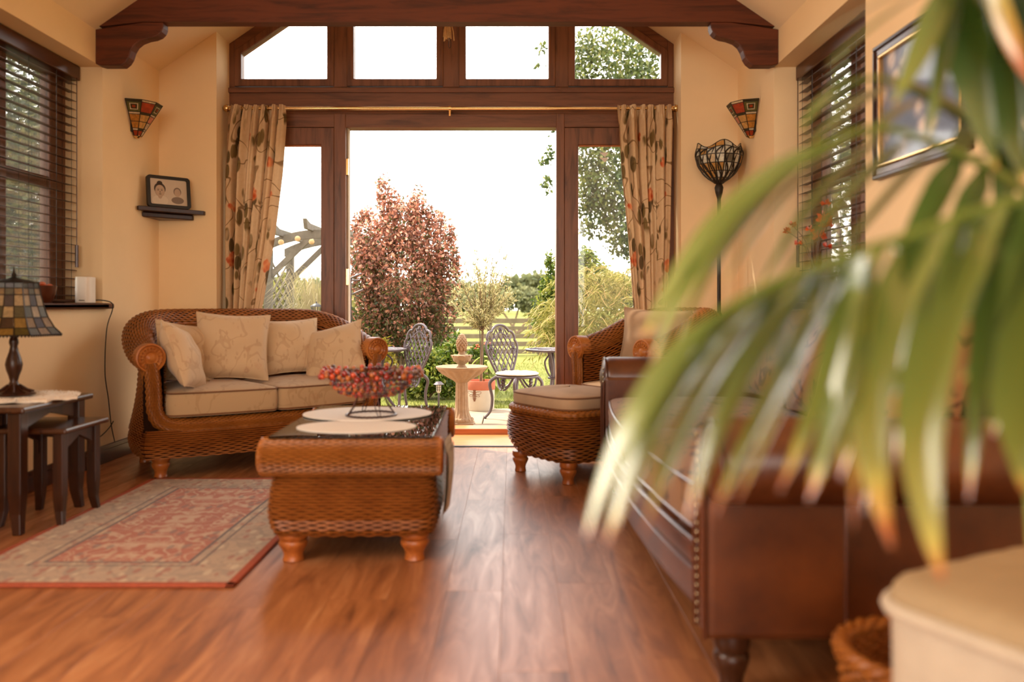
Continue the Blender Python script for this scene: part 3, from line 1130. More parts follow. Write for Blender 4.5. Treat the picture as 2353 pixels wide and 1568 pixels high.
    # scroll ends
    for s in (-1, 1):
        R = 0.078
        m = MB()
        Mx = rotx(PI / 2)
        pr = [(R * 1.0, -0.06), (R * 1.02, 0.0), (R * 0.98, 0.016), (R * 0.88, 0.018), (R * 0.82, 0.010), (R * 0.70, 0.019), (R * 0.58, 0.012), (R * 0.46, 0.021), (R * 0.34, 0.013), (R * 0.20, 0.022), (R * 0.08, 0.024), (0.0, 0.024)]
        m.lathe(pr, 32, (s * hw, 0.0, zfront), Mx)
        for k in range(18):
            a = 2 * PI * k / 18
            m.box((s * hw + math.cos(a) * R * 0.64, -0.018, zfront + math.sin(a) * R * 0.64), (0.022, 0.006, 0.006), roty(-a))
        m.build('scroll_end', M['scroll'], t)
    for x, y in ((-hw + 0.07, 0.06), (hw - 0.07, 0.06), (-hw + 0.12, dp - 0.14), (hw - 0.12, dp - 0.14)):
        turned_foot(MB(), (x, y, 0), zbase + 0.006, 0.050).build('foot', M['foot'], t)
    return t


# ------------------------------------------------------------------ cushions
def pillow(name, label, w, h, t, loc, rx, rz, mat, ry=0.0, group=None, sag=0.0, cat='cushion', seed=0, piped=True):
    """knife-edged scatter cushion; local X is its width, Z its height, Y its thickness"""
    o = thing(name, label, cat, loc, 0, group)
    o.rotation_mode = 'XYZ'
    o.rotation_euler = (rx, ry, rz)
    rg = np.random.default_rng(seed)
    n = 26
    s = np.linspace(-1, 1, n)
    U, V = np.meshgrid(s, s)
    pinch = 1 - 0.085 * (1 - np.abs(V) ** 2)
    pinch2 = 1 - 0.085 * (1 - np.abs(U) ** 2)
    X = U * pinch * w / 2
    Z = V * pinch2 * h / 2
    e = (np.clip(1 - np.abs(U) ** 2.6, 0, 1) * np.clip(1 - np.abs(V) ** 2.6, 0, 1)) ** 0.55
    ph = rg.uniform(0, 6, 4)
    wr = 0.006 * (np.sin(5 * U + ph[0] + 3 * V) + np.sin(7 * V + ph[1] - 2 * U)) * e
    Zs = Z - sag * e * 0.02
    A = np.stack([X, -(e * t / 2 + wr + 0.003), Zs], -1)
    B = np.stack([X, (e * t / 2 + wr + 0.003), Zs], -1)
    m = MB().grid(A).grid(B[:, ::-1])
    m.build('cover', mat, o, angle=75)
    ring = [(X[0, i], 0, Z[0, i]) for i in range(n)] + [(X[i, -1], 0, Z[i, -1]) for i in range(1, n)] + [(X[-1, i], 0, Z[-1, i]) for i in range(n - 2, -1, -1)] + [(X[i, 0], 0, Z[i, 0]) for i in range(n - 2, 0, -1)]
    if piped: MB().tube(ring, 0.0042, 6, closed=True).build('piping', mat, o)
    return o


def box_cushion(name, label, outline, z0, z1, loc, rz, mat, pmat, crown=0.03, group=None, seed=0, cat='cushion'):
    """seat cushion from a 2-D outline (closed list), crowned top, piped top and bottom edges"""
    o = thing(name, label, cat, loc, rz, group)
    pl = Poly(outline, closed=True)
    K = 96
    u = np.arange(K) / K
    p = pl.at(u)
    c = p.mean(0)
    rg = np.random.default_rng(seed)
    ph = rg.uniform(0, 6, 3)
    rings = []
    fs = [0.02, 0.25, 0.5, 0.7, 0.85, 0.94, 0.985]
    def ring(f, z):
        q = c + (p - c) * f
        return np.concatenate([q, np.full((K, 1), z)], 1)
    for f in fs:
        r_ = ring(f, z0 + 0.004)
        rings.append(r_)
    h = z1 - z0
    for k, f in ((0.0, 1.0), (0.2, 1.012), (0.5, 1.02), (0.8, 1.012), (1.0, 1.0)):
        r_ = ring(f, z0 + h * k)
        r_[:, :2] += (p - c) * (0.004 * np.sin(14 * 2 * PI * u + ph[0]) * math.sin(PI * k))[:, None]
        rings.append(r_)
    for f in reversed(fs):
        zz = z1 + crown * (1 - f ** 2.2) ** 0.7
        r_ = ring(f, zz)
        r_[:, 2] += 0.004 * np.sin(3 * 2 * PI * u + ph[1] + 6 * f) * (1 - f)
        rings.append(r_)
    A = np.stack(rings)
    MB().grid(A, closed_u=True).build('cover', mat, o, angle=60)
    for z in (z0 + h * 0.06, z1 - 0.001):
        MB().tube([(a * 1.0, b * 1.0, z) for a, b in (c + (p - c) * 1.008)], 0.0048, 6, closed=True).build('piping', pmat, o)
    return o


def rrect(x0, x1, y0, y1, r, n=6):
    out = []
    for cx, cy, a0 in ((x1 - r, y1 - r, 0), (x0 + r, y1 - r, 90), (x0 + r, y0 + r, 180), (x1 - r, y0 + r, 270)):
        for k in range(n + 1):
            a = math.radians(a0 + 90 * k / n)
            out.append((cx + r * math.cos(a), cy + r * math.sin(a)))
    return out


# ---- sofa in the left corner
SO, SR = Vector((-1.407, 4.875, 0)), math.radians(38)
SHW, SDP, SBOW = 0.685, 0.72, 0.085
wicker_seat('wicker_sofa', 'two-seat honey wicker sofa with rolled arms and scroll ends in the left corner', 'sofa', SO, SR, SHW, SDP, 0.662, 0.842, SBOW)


def on(o, r, x, y, z):
    v = rotz(r) @ Vector((x, y, 0))
    return Vector((o.x + v.x, o.y + v.y, z))


def seat_outline(x0, x1, yb, bow, hw, yf=-0.015):
    xs = np.linspace(x0 + 0.03, x1 - 0.03, 14)
    f = [(x, yf - bow * (1 - (x / hw) ** 2)) for x in xs]
    return [(x0, yb - 0.04), (x0, f[0][1] + 0.03)] + f + [(x1, f[-1][1] + 0.03), (x1, yb - 0.04), (x1 - 0.04, yb), (x0 + 0.04, yb)]


box_cushion('seat_cushion', 'left seat cushion of the wicker sofa, tan floral fabric with brown piping', seat_outline(-0.598, -0.004, 0.56, SBOW, SHW), 0.335, 0.465, SO, SR, M['seatfab'], M['piping'], 0.035, 'seat cushions of the wicker sofa', 1)
box_cushion('seat_cushion', 'right seat cushion of the wicker sofa, behind the beaded bowl', seat_outline(0.004, 0.598, 0.56, SBOW, SHW), 0.335, 0.465, SO, SR, M['seatfab'], M['piping'], 0.035, 'seat cushions of the wicker sofa', 2)
gp = 'scatter cushions on the wicker sofa'
pillow('scatter_cushion', 'large square floral cushion in the middle of the wicker sofa, the tallest', 0.43, 0.41, 0.17, on(SO, SR, -0.135, 0.30, 0.695), math.radians(-14), SR - 0.30, M['cushion'], ry=math.radians(3), group=gp, seed=3)
pillow('scatter_cushion', 'floral cushion right of the middle one, leaning on the sofa back', 0.40, 0.36, 0.15, on(SO, SR, 0.262, 0.375, 0.680), math.radians(-16), SR - 0.12, M['cushion'], ry=math.radians(-2), group=gp, seed=4)
pillow('scatter_cushion', 'floral cushion half hidden behind the tilted one at the left arm', 0.36, 0.36, 0.15, on(SO, SR, -0.40, 0.345, 0.665), math.radians(-16), SR + 0.15, M['cushion'], ry=math.radians(8), group=gp, seed=5)
pillow('scatter_cushion', 'tilted cushion leaning on the left arm of the wicker sofa, seen edge on', 0.38, 0.39, 0.15, on(SO, SR, -0.485, 0.085, 0.650), math.radians(-22), SR + 0.98, M['cushion'], ry=math.radians(12), group=gp, seed=6)
pillow('scatter_cushion', 'tilted plain beige cushion leaning on the right arm of the wicker sofa', 0.40, 0.36, 0.15, on(SO, SR, 0.485, 0.20, 0.650), math.radians(-28), SR - 0.75, M['cushion'], ry=math.radians(-14), group=gp, seed=7)

# ---- armchair in the right corner
AO, AR = Vector((0.590, 5.060, 0)), math.radians(-56.5)
AHW, ADP, ABOW = 0.315, 0.70, 0.05
wicker_seat('wicker_armchair', 'honey wicker armchair with rolled arm beside the right side light', 'armchair', AO, AR, AHW, ADP, 0.672, 0.850, ABOW)
box_cushion('seat_cushion', 'taupe seat cushion on the wicker armchair in the right corner', seat_outline(-0.228, 0.228, 0.55, ABOW, AHW), 0.335, 0.45, AO, AR, M['linen'], M['piping'], 0.03, None, 8)
pillow('scatter_cushion', 'crumpled taupe linen cushion on the wicker armchair', 0.44, 0.38, 0.16, on(AO, AR, -0.02, 0.40, 0.735), math.radians(-12), AR + 0.55, M['linen'], ry=math.radians(3), seed=9)

# ---- footstool
OC, OR_ = Vector((0.325, 4.655, 0)), math.radians(35.4)
t = thing('wicker_footstool', 'round-cornered honey wicker footstool on turned feet in front of the armchair', 'footstool', OC, OR_)


def sq_loop(a, b, n=4.2, k=200):
    pts = []
    for i in range(k):
        th = 2 * PI * i / k
        c, s = math.cos(th), math.sin(th)
        pts.append((a * math.copysign(abs(c) ** (2 / n), c), b * math.copysign(abs(s) ** (2 / n), s)))
    return Poly(pts, closed=True)


lp = sq_loop(0.265, 0.300)
def S_ot(u, v):
    p = lp.at(u)
    z = 0.105 + v * 0.262
    f = np.interp(v, [0, 0.12, 0.35, 0.6, 0.85, 1.0], [0.80, 0.92, 1.03, 1.06, 1.02, 0.95])
    return np.concatenate([p * f[..., None], z[..., None]], -1)
weave_obj('woven_body', S_ot, 21, 54, 0.0025, 0.0055, M['wicker'], t, M['wback'], flip=1.0, fill=0.365, vs=0.065, bd=0.006)
def S_otr(u, v):
    p = lp.at(u)
    a = 2 * PI * v
    r = 0.020
    f = 0.955 + np.cos(a) * r / 0.28
    return np.concatenate([p * f[..., None], (0.368 + np.sin(a) * r)[..., None]], -1)
weave_obj('braided_rim', S_otr, 9, 110, 0.002, 0.0035, M['wicker2'], t, M['wback'], flip=1.0, sub=3, fill=0.5)
MB().add([(a * 0.8, b * 0.8, 0.108) for a, b in lp.p[:-1]], [tuple(range(len(lp.p) - 1))]).build('underside', M['wback'], t, smooth=False)
MB().add([(a * 0.95, b * 0.95, 0.362) for a, b in lp.p[:-1]], [tuple(range(len(lp.p) - 1))]).build('deck', M['wback'], t, smooth=False)
for x, y in ((-0.185, -0.215), (0.185, -0.215), (-0.185, 0.215), (0.185, 0.215)):
    turned_foot(MB(), (x, y, 0), 0.115, 0.047).build('foot', M['foot'], t)
oc = sq_loop(0.245, 0.280, 4.5)
box_cushion('footstool_cushion', 'taupe piped cushion lying on the wicker footstool', [tuple(p) for p in oc.p[:-1]], 0.390, 0.455, OC, OR_, M['linen'], M['piping'], 0.035, None, 12)

# ------------------------------------------------------------------ coffee table
TC = Vector((-0.595, 3.465, 0))
t = thing('wicker_coffee_table', 'wicker coffee table with rolled ends, turned feet and smoked glass top', 'coffee table', TC, math.radians(1.2))
ta, tb = 0.300, 0.455
tl = sq_loop(ta, tb, 11)
def prof(v, xs, ys): return np.interp(v, xs, ys)
def S_tb(u, v):
    p = tl.at(u)
    z = 0.100 + v * 0.235
    fx = prof(v, [0, 0.15, 0.4, 0.7, 1.0], [0.295, 0.306, 0.314, 0.310, 0.302]) / ta
    fy = prof(v, [0, 0.12, 0.3, 0.5, 0.8, 1.0], [0.435, 0.468, 0.488, 0.482, 0.455, 0.438]) / tb
    return np.stack([p[..., 0] * fx, p[..., 1] * fy, z], -1)
weave_obj('woven_body', S_tb, 23, 88, 0.0022, 0.0045, M['wicker'], t, M['wback'], flip=1.0, fill=0.365, vs=0.065, bd=0.006)
def roll_end(sgn):
    L = 0.325
    def S(u, v):
        x = (u - 0.5) * 2 * L * (1.0 - 0.012 * np.cos(2 * PI * v))
        a = -0.62 * PI + v * 1.42 * PI
        y = sgn * (0.432 + 0.070 * np.cos(a))
        z = 0.393 + 0.066 * np.sin(a)
        return np.stack([x, y, z], -1)
    return S
for sg in (-1, 1):
    weave_obj('rolled_end', roll_end(sg), 36, 26, 0.0020, 0.0036, M['wicker2'], t, M['wback'], flip=-float(sg), sub=4, fill=0.42, bd=0.0045, vs=0.07)
    for sx in (-1, 1):
        MB().lathe([(0.067, -0.01), (0.070, 0.006), (0.060, 0.012), (0.045, 0.007), (0.03, 0.013), (0.0, 0.014)], 24, (sx * 0.322, sg * 0.432, 0.393), roty(sx * PI / 2)).build('roll_cap', M['scroll'], t)
def S_side(sx):
    def S(u, v):
        y = (u - 0.5) * 2 * 0.44
        z = 0.33 + v * 0.128
        return np.stack([np.full_like(y, sx * 0.302), y, z], -1)
    return S
for sx in (-1, 1):
    weave_obj('side_weave', S_side(sx), 12, 26, 0.0045, 0.0048, M['wicker'], t, M['wback'], flip=float(sx))
def S_top(u, v):
    return np.stack([(v - 0.5) * 2 * 0.30, (u - 0.5) * 2 * 0.43, np.full_like(u, 0.452)], -1)
weave_obj('woven_top', S_top, 40, 40, 0.004, 0.004, M['wicker'], t, M['wback'], flip=-1.0, sub=3)
MB().add([(-0.29, -0.42, 0.104), (0.29, -0.42, 0.104), (0.29, 0.42, 0.104), (-0.29, 0.42, 0.104)], [(0, 1, 2, 3)]).build('underside', M['wback'], t, smooth=False)
for x, y in ((-0.225, -0.385), (0.225, -0.385), (-0.225, 0.385), (0.225, 0.385)):
    turned_foot(MB(), (x, y, 0), 0.112, 0.056).build('foot', M['foot'], t)
MB().bx(-0.298, 0.298, -0.462, 0.462, 0.4625, 0.4705).build('glass_top', M['table_glass'], t, bevel=0.002)
TZ = 0.4706


def oval(name, label, c, a, b, z, rz=0.0):
    o = MB().lathe([(0.0, 0), (1.0, 0), (1.0, 0.0028), (0.97, 0.0034), (0.0, 0.0034)], 48).build(name, M['white_cloth'], None, smooth=False)
    o.location = (c[0], c[1], z)
    o.scale = (a, b, 1)
    o.rotation_euler = (0, 0, rz)
    return props(o, label, 'placemat', 'oval placemats on the glass top')


oval('placemat', 'oval white placemat nearer the front edge of the glass table top', (P(820, 983, 3.24).x, 3.235), 0.232, 0.165, TZ)
oval('placemat', 'oval white placemat at the back of the glass table top, under the beaded bowl', (P(845, 957, 3.60).x, 3.60), 0.278, 0.225, TZ + 0.0036)

# magazines tucked in the side pocket
mg = thing('newspaper', 'folded newspaper tucked against the right side of the wicker coffee table', 'newspaper', (TC.x + 0.338, 3.19, 0.0))
rg = np.random.default_rng(3)
for k in range(3):
    yy = np.linspace(-0.17 + 0.02 * k, 0.15, 12)
    zz = np.linspace(0.155 + 0.012 * k, 0.440 - 0.02 * k, 10)
    Y, Z = np.meshgrid(yy, zz)
    X = 0.006 * k + 0.014 * np.sin((Z - 0.17) * 9) + 0.004 * np.sin(Y * 22 + k)
    MB().grid(np.stack([X, Y, Z], -1)).grid(np.stack([X + 0.0015, Y, Z], -1)[:, ::-1]).build('sheet', plain('newsprint_%d' % k, srgb(216 - 8 * k, 202 - 8 * k, 184 - 8 * k), 0.9, var=0.2, scale=34), mg)
MB().bx(0.0145, 0.0165, -0.165, -0.120, 0.36, 0.40).build('red_masthead', M['rugedge'], mg, smooth=False)

# ---- beaded bowl
BC = Vector((P(853, 962, 3.52).x, 3.52, TZ + 0.0072))
bw = thing('beaded_bowl', 'amber and red glass bead bowl on a wire foot, on the glass table', 'bowl', BC)
ring = [(0.105 * math.cos(a), 0.105 * math.sin(a), 0.004 + 0.0015 * (i % 2)) for i, a in enumerate(np.linspace(0, 2 * PI, 64, endpoint=False))]
MB().tube(ring, 0.004, 6, closed=True).build('foot_ring', M['iron'], bw)
for k in range(4):
    a = k * PI / 2 + 0.5
    for da in (-0.12, 0.12):
        pts = catmull([(0.104 * math.cos(a + da * 0.4), 0.104 * math.sin(a + da * 0.4), 0.005), (0.075 * math.cos(a + da), 0.075 * math.sin(a + da), 0.045), (0.058 * math.cos(a + da), 0.058 * math.sin(a + da), 0.088)], 5)
        MB().tube(pts, 0.0022, 5).build('stem', M['iron'], bw)
rowsb = [(0.062, 0.088), (0.102, 0.093), (0.134, 0.105), (0.154, 0.123), (0.167, 0.143), (0.175, 0.163)]
m = MB()
for r, z in rowsb + [(0.184, 0.180), (0.198, 0.186), (0.210, 0.180)]:
    m.tube([(r * math.cos(a), r * math.sin(a), z) for a in np.linspace(0, 2 * PI, 40, endpoint=False)], 0.0014, 4, closed=True)
for k in range(20):
    a = 2 * PI * k / 20
    m.tube([(r * math.cos(a), r * math.sin(a), z) for r, z in rowsb], 0.0014, 4)
m.build('wire_frame', M['iron'], bw)


def bead_mat(name, col):
    t_ = NT(name)
    b_ = t_.bsdf(col, 0.10, 0, 0.6)
    b_.inputs['Transmission Weight'].default_value = 0.12
    b_.inputs['Coat Weight'].default_value = 0.15
    return t_.m


bms = [bead_mat('amber_bead', srgb(176, 92, 20)), bead_mat('red_bead', srgb(140, 24, 8)), bead_mat('orange_bead', srgb(196, 66, 16)), bead_mat('smoke_bead', srgb(112, 66, 36)), bead_mat('dark_bead', srgb(70, 16, 8))]
bmesh_list = []
for mt in bms:
    me = MB().ball((0, 0, 0), 1.0, 8, 5).mesh('bead')
    me.shade_smooth()
    me.materials.append(mt)
    bmesh_list.append(me)
nb = 0
lay = [(r, z, n_, s) for (r, z), n_, s in zip(rowsb, (18, 26, 32, 36, 38, 40), (0.0086,) * 6)]
lay += [(0.186, 0.184, 32, 0.0118), (0.203, 0.193, 34, 0.0118), (0.212, 0.175, 34, 0.0118)]
for li, (r, z, n_, s) in enumerate(lay):
    for k in range(n_):
        a = 2 * PI * (k + 0.5 * (li % 2)) / n_
        q = random.choices(range(5), weights=(4, 4, 3, 2.2, 3 if li < 6 else 1))[0]
        o = bpy.data.objects.new('bead', bmesh_list[q])
        COL.objects.link(o)
        o.parent = bw
        wob = 0.006 * math.sin(5 * a) if li >= 6 else 0
        o.location = (r * math.cos(a), r * math.sin(a), z + wob + random.uniform(-0.002, 0.002))
        o.scale = (s * random.uniform(0.85, 1.15),) * 3
        nb += 1
# ------------------------------------------------------------------ rug
RX0, RX1, RY0, RY1 = -1.945, -0.930, 2.765, 4.470
rh = ((RX1 - RX0) / 2, (RY1 - RY0) / 2)
t = thing('oriental_rug', 'rust and cream oriental rug with a rust binding on the wooden floor', 'rug', ((RX0 + RX1) / 2, (RY0 + RY1) / 2, 0.0))
nx, ny = 24, 40
xs, ys = np.linspace(-rh[0] + 0.028, rh[0] - 0.028, nx), np.linspace(-rh[1] + 0.028, rh[1] - 0.028, ny)
X, Y = np.meshgrid(xs, ys)
Z = 0.0115 + 0.0008 * np.sin(X * 9 + Y * 5)
MB().grid(np.stack([X, Y, Z], -1)).build('pile', rug_mat(*rh), t, fixn=False)
bd = [(-rh[0] + 0.016, -rh[1] + 0.016), (rh[0] - 0.016, -rh[1] + 0.016), (rh[0] - 0.016, rh[1] - 0.016), (-rh[0] + 0.016, rh[1] - 0.016)]
for (a, c) in zip(bd, bd[1:] + bd[:1]):
    cx, cy = (a[0] + c[0]) / 2, (a[1] + c[1]) / 2
    lx, ly = abs(a[0] - c[0]) + 0.032, abs(a[1] - c[1]) + 0.032
    MB().box((cx, cy, 0.0065), (max(lx, 0.032), max(ly, 0.032), 0.011)).build('binding', M['rugedge'], t, bevel=0.004)

# ------------------------------------------------------------------ curtain pole and curtains
RZ, RYP = P(1036, 249, 5.87).z, 5.87
t = thing('curtain_pole', 'long brass curtain pole with ball finials above the garden doors', 'curtain pole', (XM, RYP, RZ))
x0, x1 = P(528, 0, RYP).x - XM, P(1546, 0, RYP).x - XM
MB().tube([(x0, 0, 0), (0, 0, 0)], 0.0125, 12).tube([(0, 0, 0), (x1, 0, 0)], 0.0105, 12).build('rod', M['brass'], t)
for xx in (x0, x1):
    s = -1 if xx < 0 else 1
    MB().ball((xx + s * 0.022, 0, 0), 0.026, 14, 10).tube([(xx - s * 0.01, 0, 0), (xx + s * 0.004, 0, 0)], 0.018, 12).build('finial', M['brass'], t)
for xx in (x0 + 0.05, 0.0, x1 - 0.05):
    MB().tube([(xx, 0.13, 0.0), (xx, 0.0, -0.012)], 0.008, 8).box((xx, 0.0, -0.03), (0.012, 0.012, 0.05)).tube([(xx - 0.008, 0, 0), (xx + 0.008, 0, 0)], 0.018, 12).build('bracket', M['brass'], t)
CUR = {}


def curtain(name, label, ed, nf, seed, sep):
    """ed: list of (pixel row, left px, right px)"""
    o = thing(name, label, 'curtain', (0, RYP, 0), 0, None)
    rg = np.random.default_rng(seed)
    zs_k = [P(0, a, RYP).z for a, b, c in ed][::-1]
    l_k = [P(b, 0, RYP).x for a, b, c in ed][::-1]
    r_k = [P(c, 0, RYP).x for a, b, c in ed][::-1]
    nz, ns = 90, 220
    z = np.linspace(0.04, RZ + 0.018, nz)
    s = np.linspace(0, 1, ns)
    S_, Z_ = np.meshgrid(s, z)
    lo, hi = np.interp(Z_, zs_k, l_k), np.interp(Z_, zs_k, r_k)
    ph = rg.uniform(0, 6, 4)
    warp = S_ + 0.018 * np.sin(2 * PI * 2.3 * S_ + ph[0]) + 0.010 * np.sin(2 * PI * 5 * S_ + ph[1] + Z_ * 0.7)
    head = np.clip((Z_ - (RZ - 0.10)) / 0.10, 0, 1)
    a = 2 * PI * nf * warp + 0.35 * np.sin(Z_ * 1.6 + ph[2])
    amp = (0.040 + 0.010 * np.sin(S_ * 9 + ph[3])) * (1 - 0.35 * head)
    y = amp * np.sin(a) + 0.010 * np.sin(2.6 * a + Z_) * (1 - head)
    x = lo + (hi - lo) * S_ + 0.012 * np.cos(a) * (1 - head) + 0.006 * np.sin(6 * a) * head
    # header: gathered ruffle above the hooks
    y = y - 0.018 + head * 0.006 * np.sin(9 * a)
    A = np.stack([x, y, Z_], -1)
    uv = np.stack([S_ * 1.15, Z_], -1).reshape(-1, 2)
    MB().grid(A).build('cloth', M['curtain'], o, fixn=False, uv=uv, angle=80)
    tape = A[(z > RZ - 0.075) & (z < RZ - 0.035)]
    MB().grid(tape + np.array([0, -0.002, 0])).build('header_tape', M['curtain'], o, fixn=False, uv=np.stack([S_ * 1.15, Z_], -1)[(z > RZ - 0.075) & (z < RZ - 0.035)].reshape(-1, 2), angle=80)
    for k in range(nf + 2):
        xx = l_k[-1] + (r_k[-1] - l_k[-1]) * (k + 0.4) / (nf + 2)
        ring = [(xx, 0.020 * math.cos(q), RZ + 0.020 * math.sin(q)) for q in np.linspace(0, 2 * PI, 18, endpoint=False)]
        MB().tube(ring, 0.0028, 6, closed=True).build('ring', M['brass'], o)
    return o


curtain('curtain', 'left floral curtain gathered beside the left side light', [(240, 535, 655), (275, 528, 656), (400, 518, 646), (550, 518, 627), (713, 522, 598), (1000, 530, 612)], 6, 4, 0.3)
curtain('curtain', 'right floral curtain gathered beside the right side light', [(240, 1420, 1543), (275, 1417, 1544), (400, 1424, 1540), (550, 1440, 1536), (713, 1453, 1528), (1000, 1452, 1524)], 6, 9, 0.3)

# ------------------------------------------------------------------ stained-glass wall lights
def sconce(label, xw, s, yc):
    zt, zb_ = 2.250, 2.042
    t = thing('stained_glass_wall_light', label, 'wall light', (xw, yc, zb_))
    H = zt - zb_
    nf = 5
    rad = lambda f: 0.032 + (0.158 - 0.032) * f
    ang = [(-PI / 2 + PI * k / nf) for k in range(nf + 1)]
    def pt(f, a, o=0.0): return (s * (0.012 + (rad(f) + o) * math.cos(a)), (rad(f) + o) * math.sin(a), H * f)
    rows = [(0.0, 0.15), (0.15, 0.21), (0.21, 0.40), (0.40, 0.60), (0.60, 0.66), (0.66, 0.94), (0.94, 1.0)]
    pal = {0: ['sg_red', 'sg_red', 'sg_cream', 'sg_red', 'sg_red'], 1: ['sg_cream', 'sg_moss', 'sg_cream', 'sg_moss', 'sg_cream'], 2: ['sg_amber', 'sg_honey', 'sg_cream', 'sg_honey', 'sg_amber'],
           3: ['sg_amber', 'sg_honey', 'sg_pink', 'sg_amber', 'sg_honey'], 4: ['sg_cream', 'sg_moss', 'sg_cream', 'sg_cream', 'sg_moss'], 5: ['sg_green', 'sg_red', 'sg_green', 'sg_pink', 'sg_green'], 6: ['sg_moss', 'sg_cream', 'sg_moss', 'sg_cream', 'sg_moss']}
    for ri, (f0, f1) in enumerate(rows):
        for k in range(nf):
            g = 0.012
            a0, a1 = ang[k] + g, ang[k + 1] - g
            q = [pt(f0 + 0.006, a0), pt(f0 + 0.006, a1), pt(f1 - 0.006, a1), pt(f1 - 0.006, a0)]
            q2 = [pt(f0 + 0.006, a0, -0.004), pt(f0 + 0.006, a1, -0.004), pt(f1 - 0.006, a1, -0.004), pt(f1 - 0.006, a0, -0.004)]
            MB().add(q + q2, [(0, 1, 2, 3), (7, 6, 5, 4), (0, 4, 5, 1), (1, 5, 6, 2), (2, 6, 7, 3), (3, 7, 4, 0)]).build('pane', M[pal[ri][k]], t, smooth=False)
            if ri == 5 and pal[ri][k] == 'sg_green':      # nested square in the olive panes
                for sc, mt, o in ((0.62, 'sg_cream', 0.0008), (0.46, 'sg_moss', 0.0014), (0.24, 'sg_red', 0.002)):
                    am, fm = (a0 + a1) / 2, (f0 + f1) / 2
                    da, df = (a1 - a0) / 2 * sc, (f1 - f0) / 2 * sc
                    MB().add([pt(fm - df, am - da, o), pt(fm - df, am + da, o), pt(fm + df, am + da, o), pt(fm + df, am - da, o)], [(0, 1, 2, 3)]).build('inset_pane', M[mt], t, smooth=False)
    m = MB()
    for a in ang: m.tube([pt(0, a), pt(1, a)], 0.0028, 5)
    for f in [r[0] for r in rows] + [1.0]: m.tube([pt(f, a) for a in ang], 0.0026, 5)
    m.build('leading', M['lead'], t)
    MB().lathe([(0.0, -0.016), (0.012, -0.012), (0.030, 0.0), (0.030, 0.004)], 16, (s * 0.016, 0, 0)).build('cap', M['brass'], t)
    MB().bx(0, s * 0.012, -0.06, 0.06, 0.02, H * 0.8).build('back_plate', M['lead'], t, bevel=0.003)
    MB().ball((s * 0.06, 0, H * 0.6), 0.026, 10, 8, (1, 1, 1.4)).build('bulb', M['white_plastic'], t)
    return t


sconce('stained glass half-cone wall light on the left wall above the corner shelf', XL, 1, 5.370)
sconce('stained glass half-cone wall light on the right wall above the floor lamp', XR, -1, 5.370)

# ------------------------------------------------------------------ corner shelf with a framed photograph
sz = P(365, 483, 5.6).z
t = thing('corner_shelf', 'small dark wooden corner shelf in the left corner', 'shelf', (XL, YE, sz))
MB().prism([(0.002, -0.34), (0.02, -0.36), (0.325, -0.035), (0.325, -0.002), (0.002, -0.002)], -0.022, 0.006, 'z').build('board', M['darkwood'], t, bevel=0.003)
MB().prism([(0.002, -0.27), (0.245, -0.03), (0.245, -0.002), (0.002, -0.002)], -0.058, -0.024, 'z').build('bracket', M['darkwood'], t, bevel=0.006)
fa, fb = Vector((-2.395, 5.445, 0)), Vector((-2.195, 5.640, 0))
fm_ = (fa + fb) / 2
fr = math.atan2(fb.y - fa.y, fb.x - fa.x)
t = thing('framed_photograph', 'small black framed portrait photograph standing on the corner shelf', 'picture frame', (fm_.x, fm_.y, sz + 0.0065), fr)
t.rotation_euler = (math.radians(-7), 0, fr)
W, H = 0.288, 0.215
rr_ = rrect(-W / 2, W / 2, 0, H, 0.022, 5)
ri_ = rrect(-W / 2 + 0.021, W / 2 - 0.021, 0.020, H - 0.020, 0.010, 5)
n = len(rr_)
V = [(p[0], y, p[1]) for y in (-0.012, 0.012) for p in rr_ + ri_]
F = []
for i in range(n):
    j = (i + 1) % n
    F += [(i, j, n + j, n + i), (2 * n + i, 3 * n + i, 3 * n + j, 2 * n + j), (i, 2 * n + i, 2 * n + j, j), (n + i, n + j, 3 * n + j, 3 * n + i)]
MB().add(V, F).build('frame', M['black'], t, smooth=False)
pr_paper = plain('photo_paper', srgb(196, 176, 154), 0.6, var=0.03)
pr_grey = plain('photo_grey', srgb(120, 100, 84), 0.6, var=0.1)
pr_dark = plain('photo_dark', srgb(62, 46, 36), 0.6, var=0.1)
pr_face = plain('photo_face', srgb(178, 150, 126), 0.6, var=0.06)
MB().prism(ri_, -0.001, 0.004, 'y').build('print', pr_paper, t, smooth=False)


def disc(cx, cz, a, c, y, mt, nm='print_shape', n=20, pw=2.0):
    pts = []
    for k in range(n):
        th = 2 * PI * k / n
        co_, si_ = math.cos(th), math.sin(th)
        pts.append((cx + a * math.copysign(abs(co_) ** (2 / pw), co_), cz + c * math.copysign(abs(si_) ** (2 / pw), si_)))
    MB().prism(pts, y, y + 0.0006, 'y').build(nm, mt, t, smooth=False)


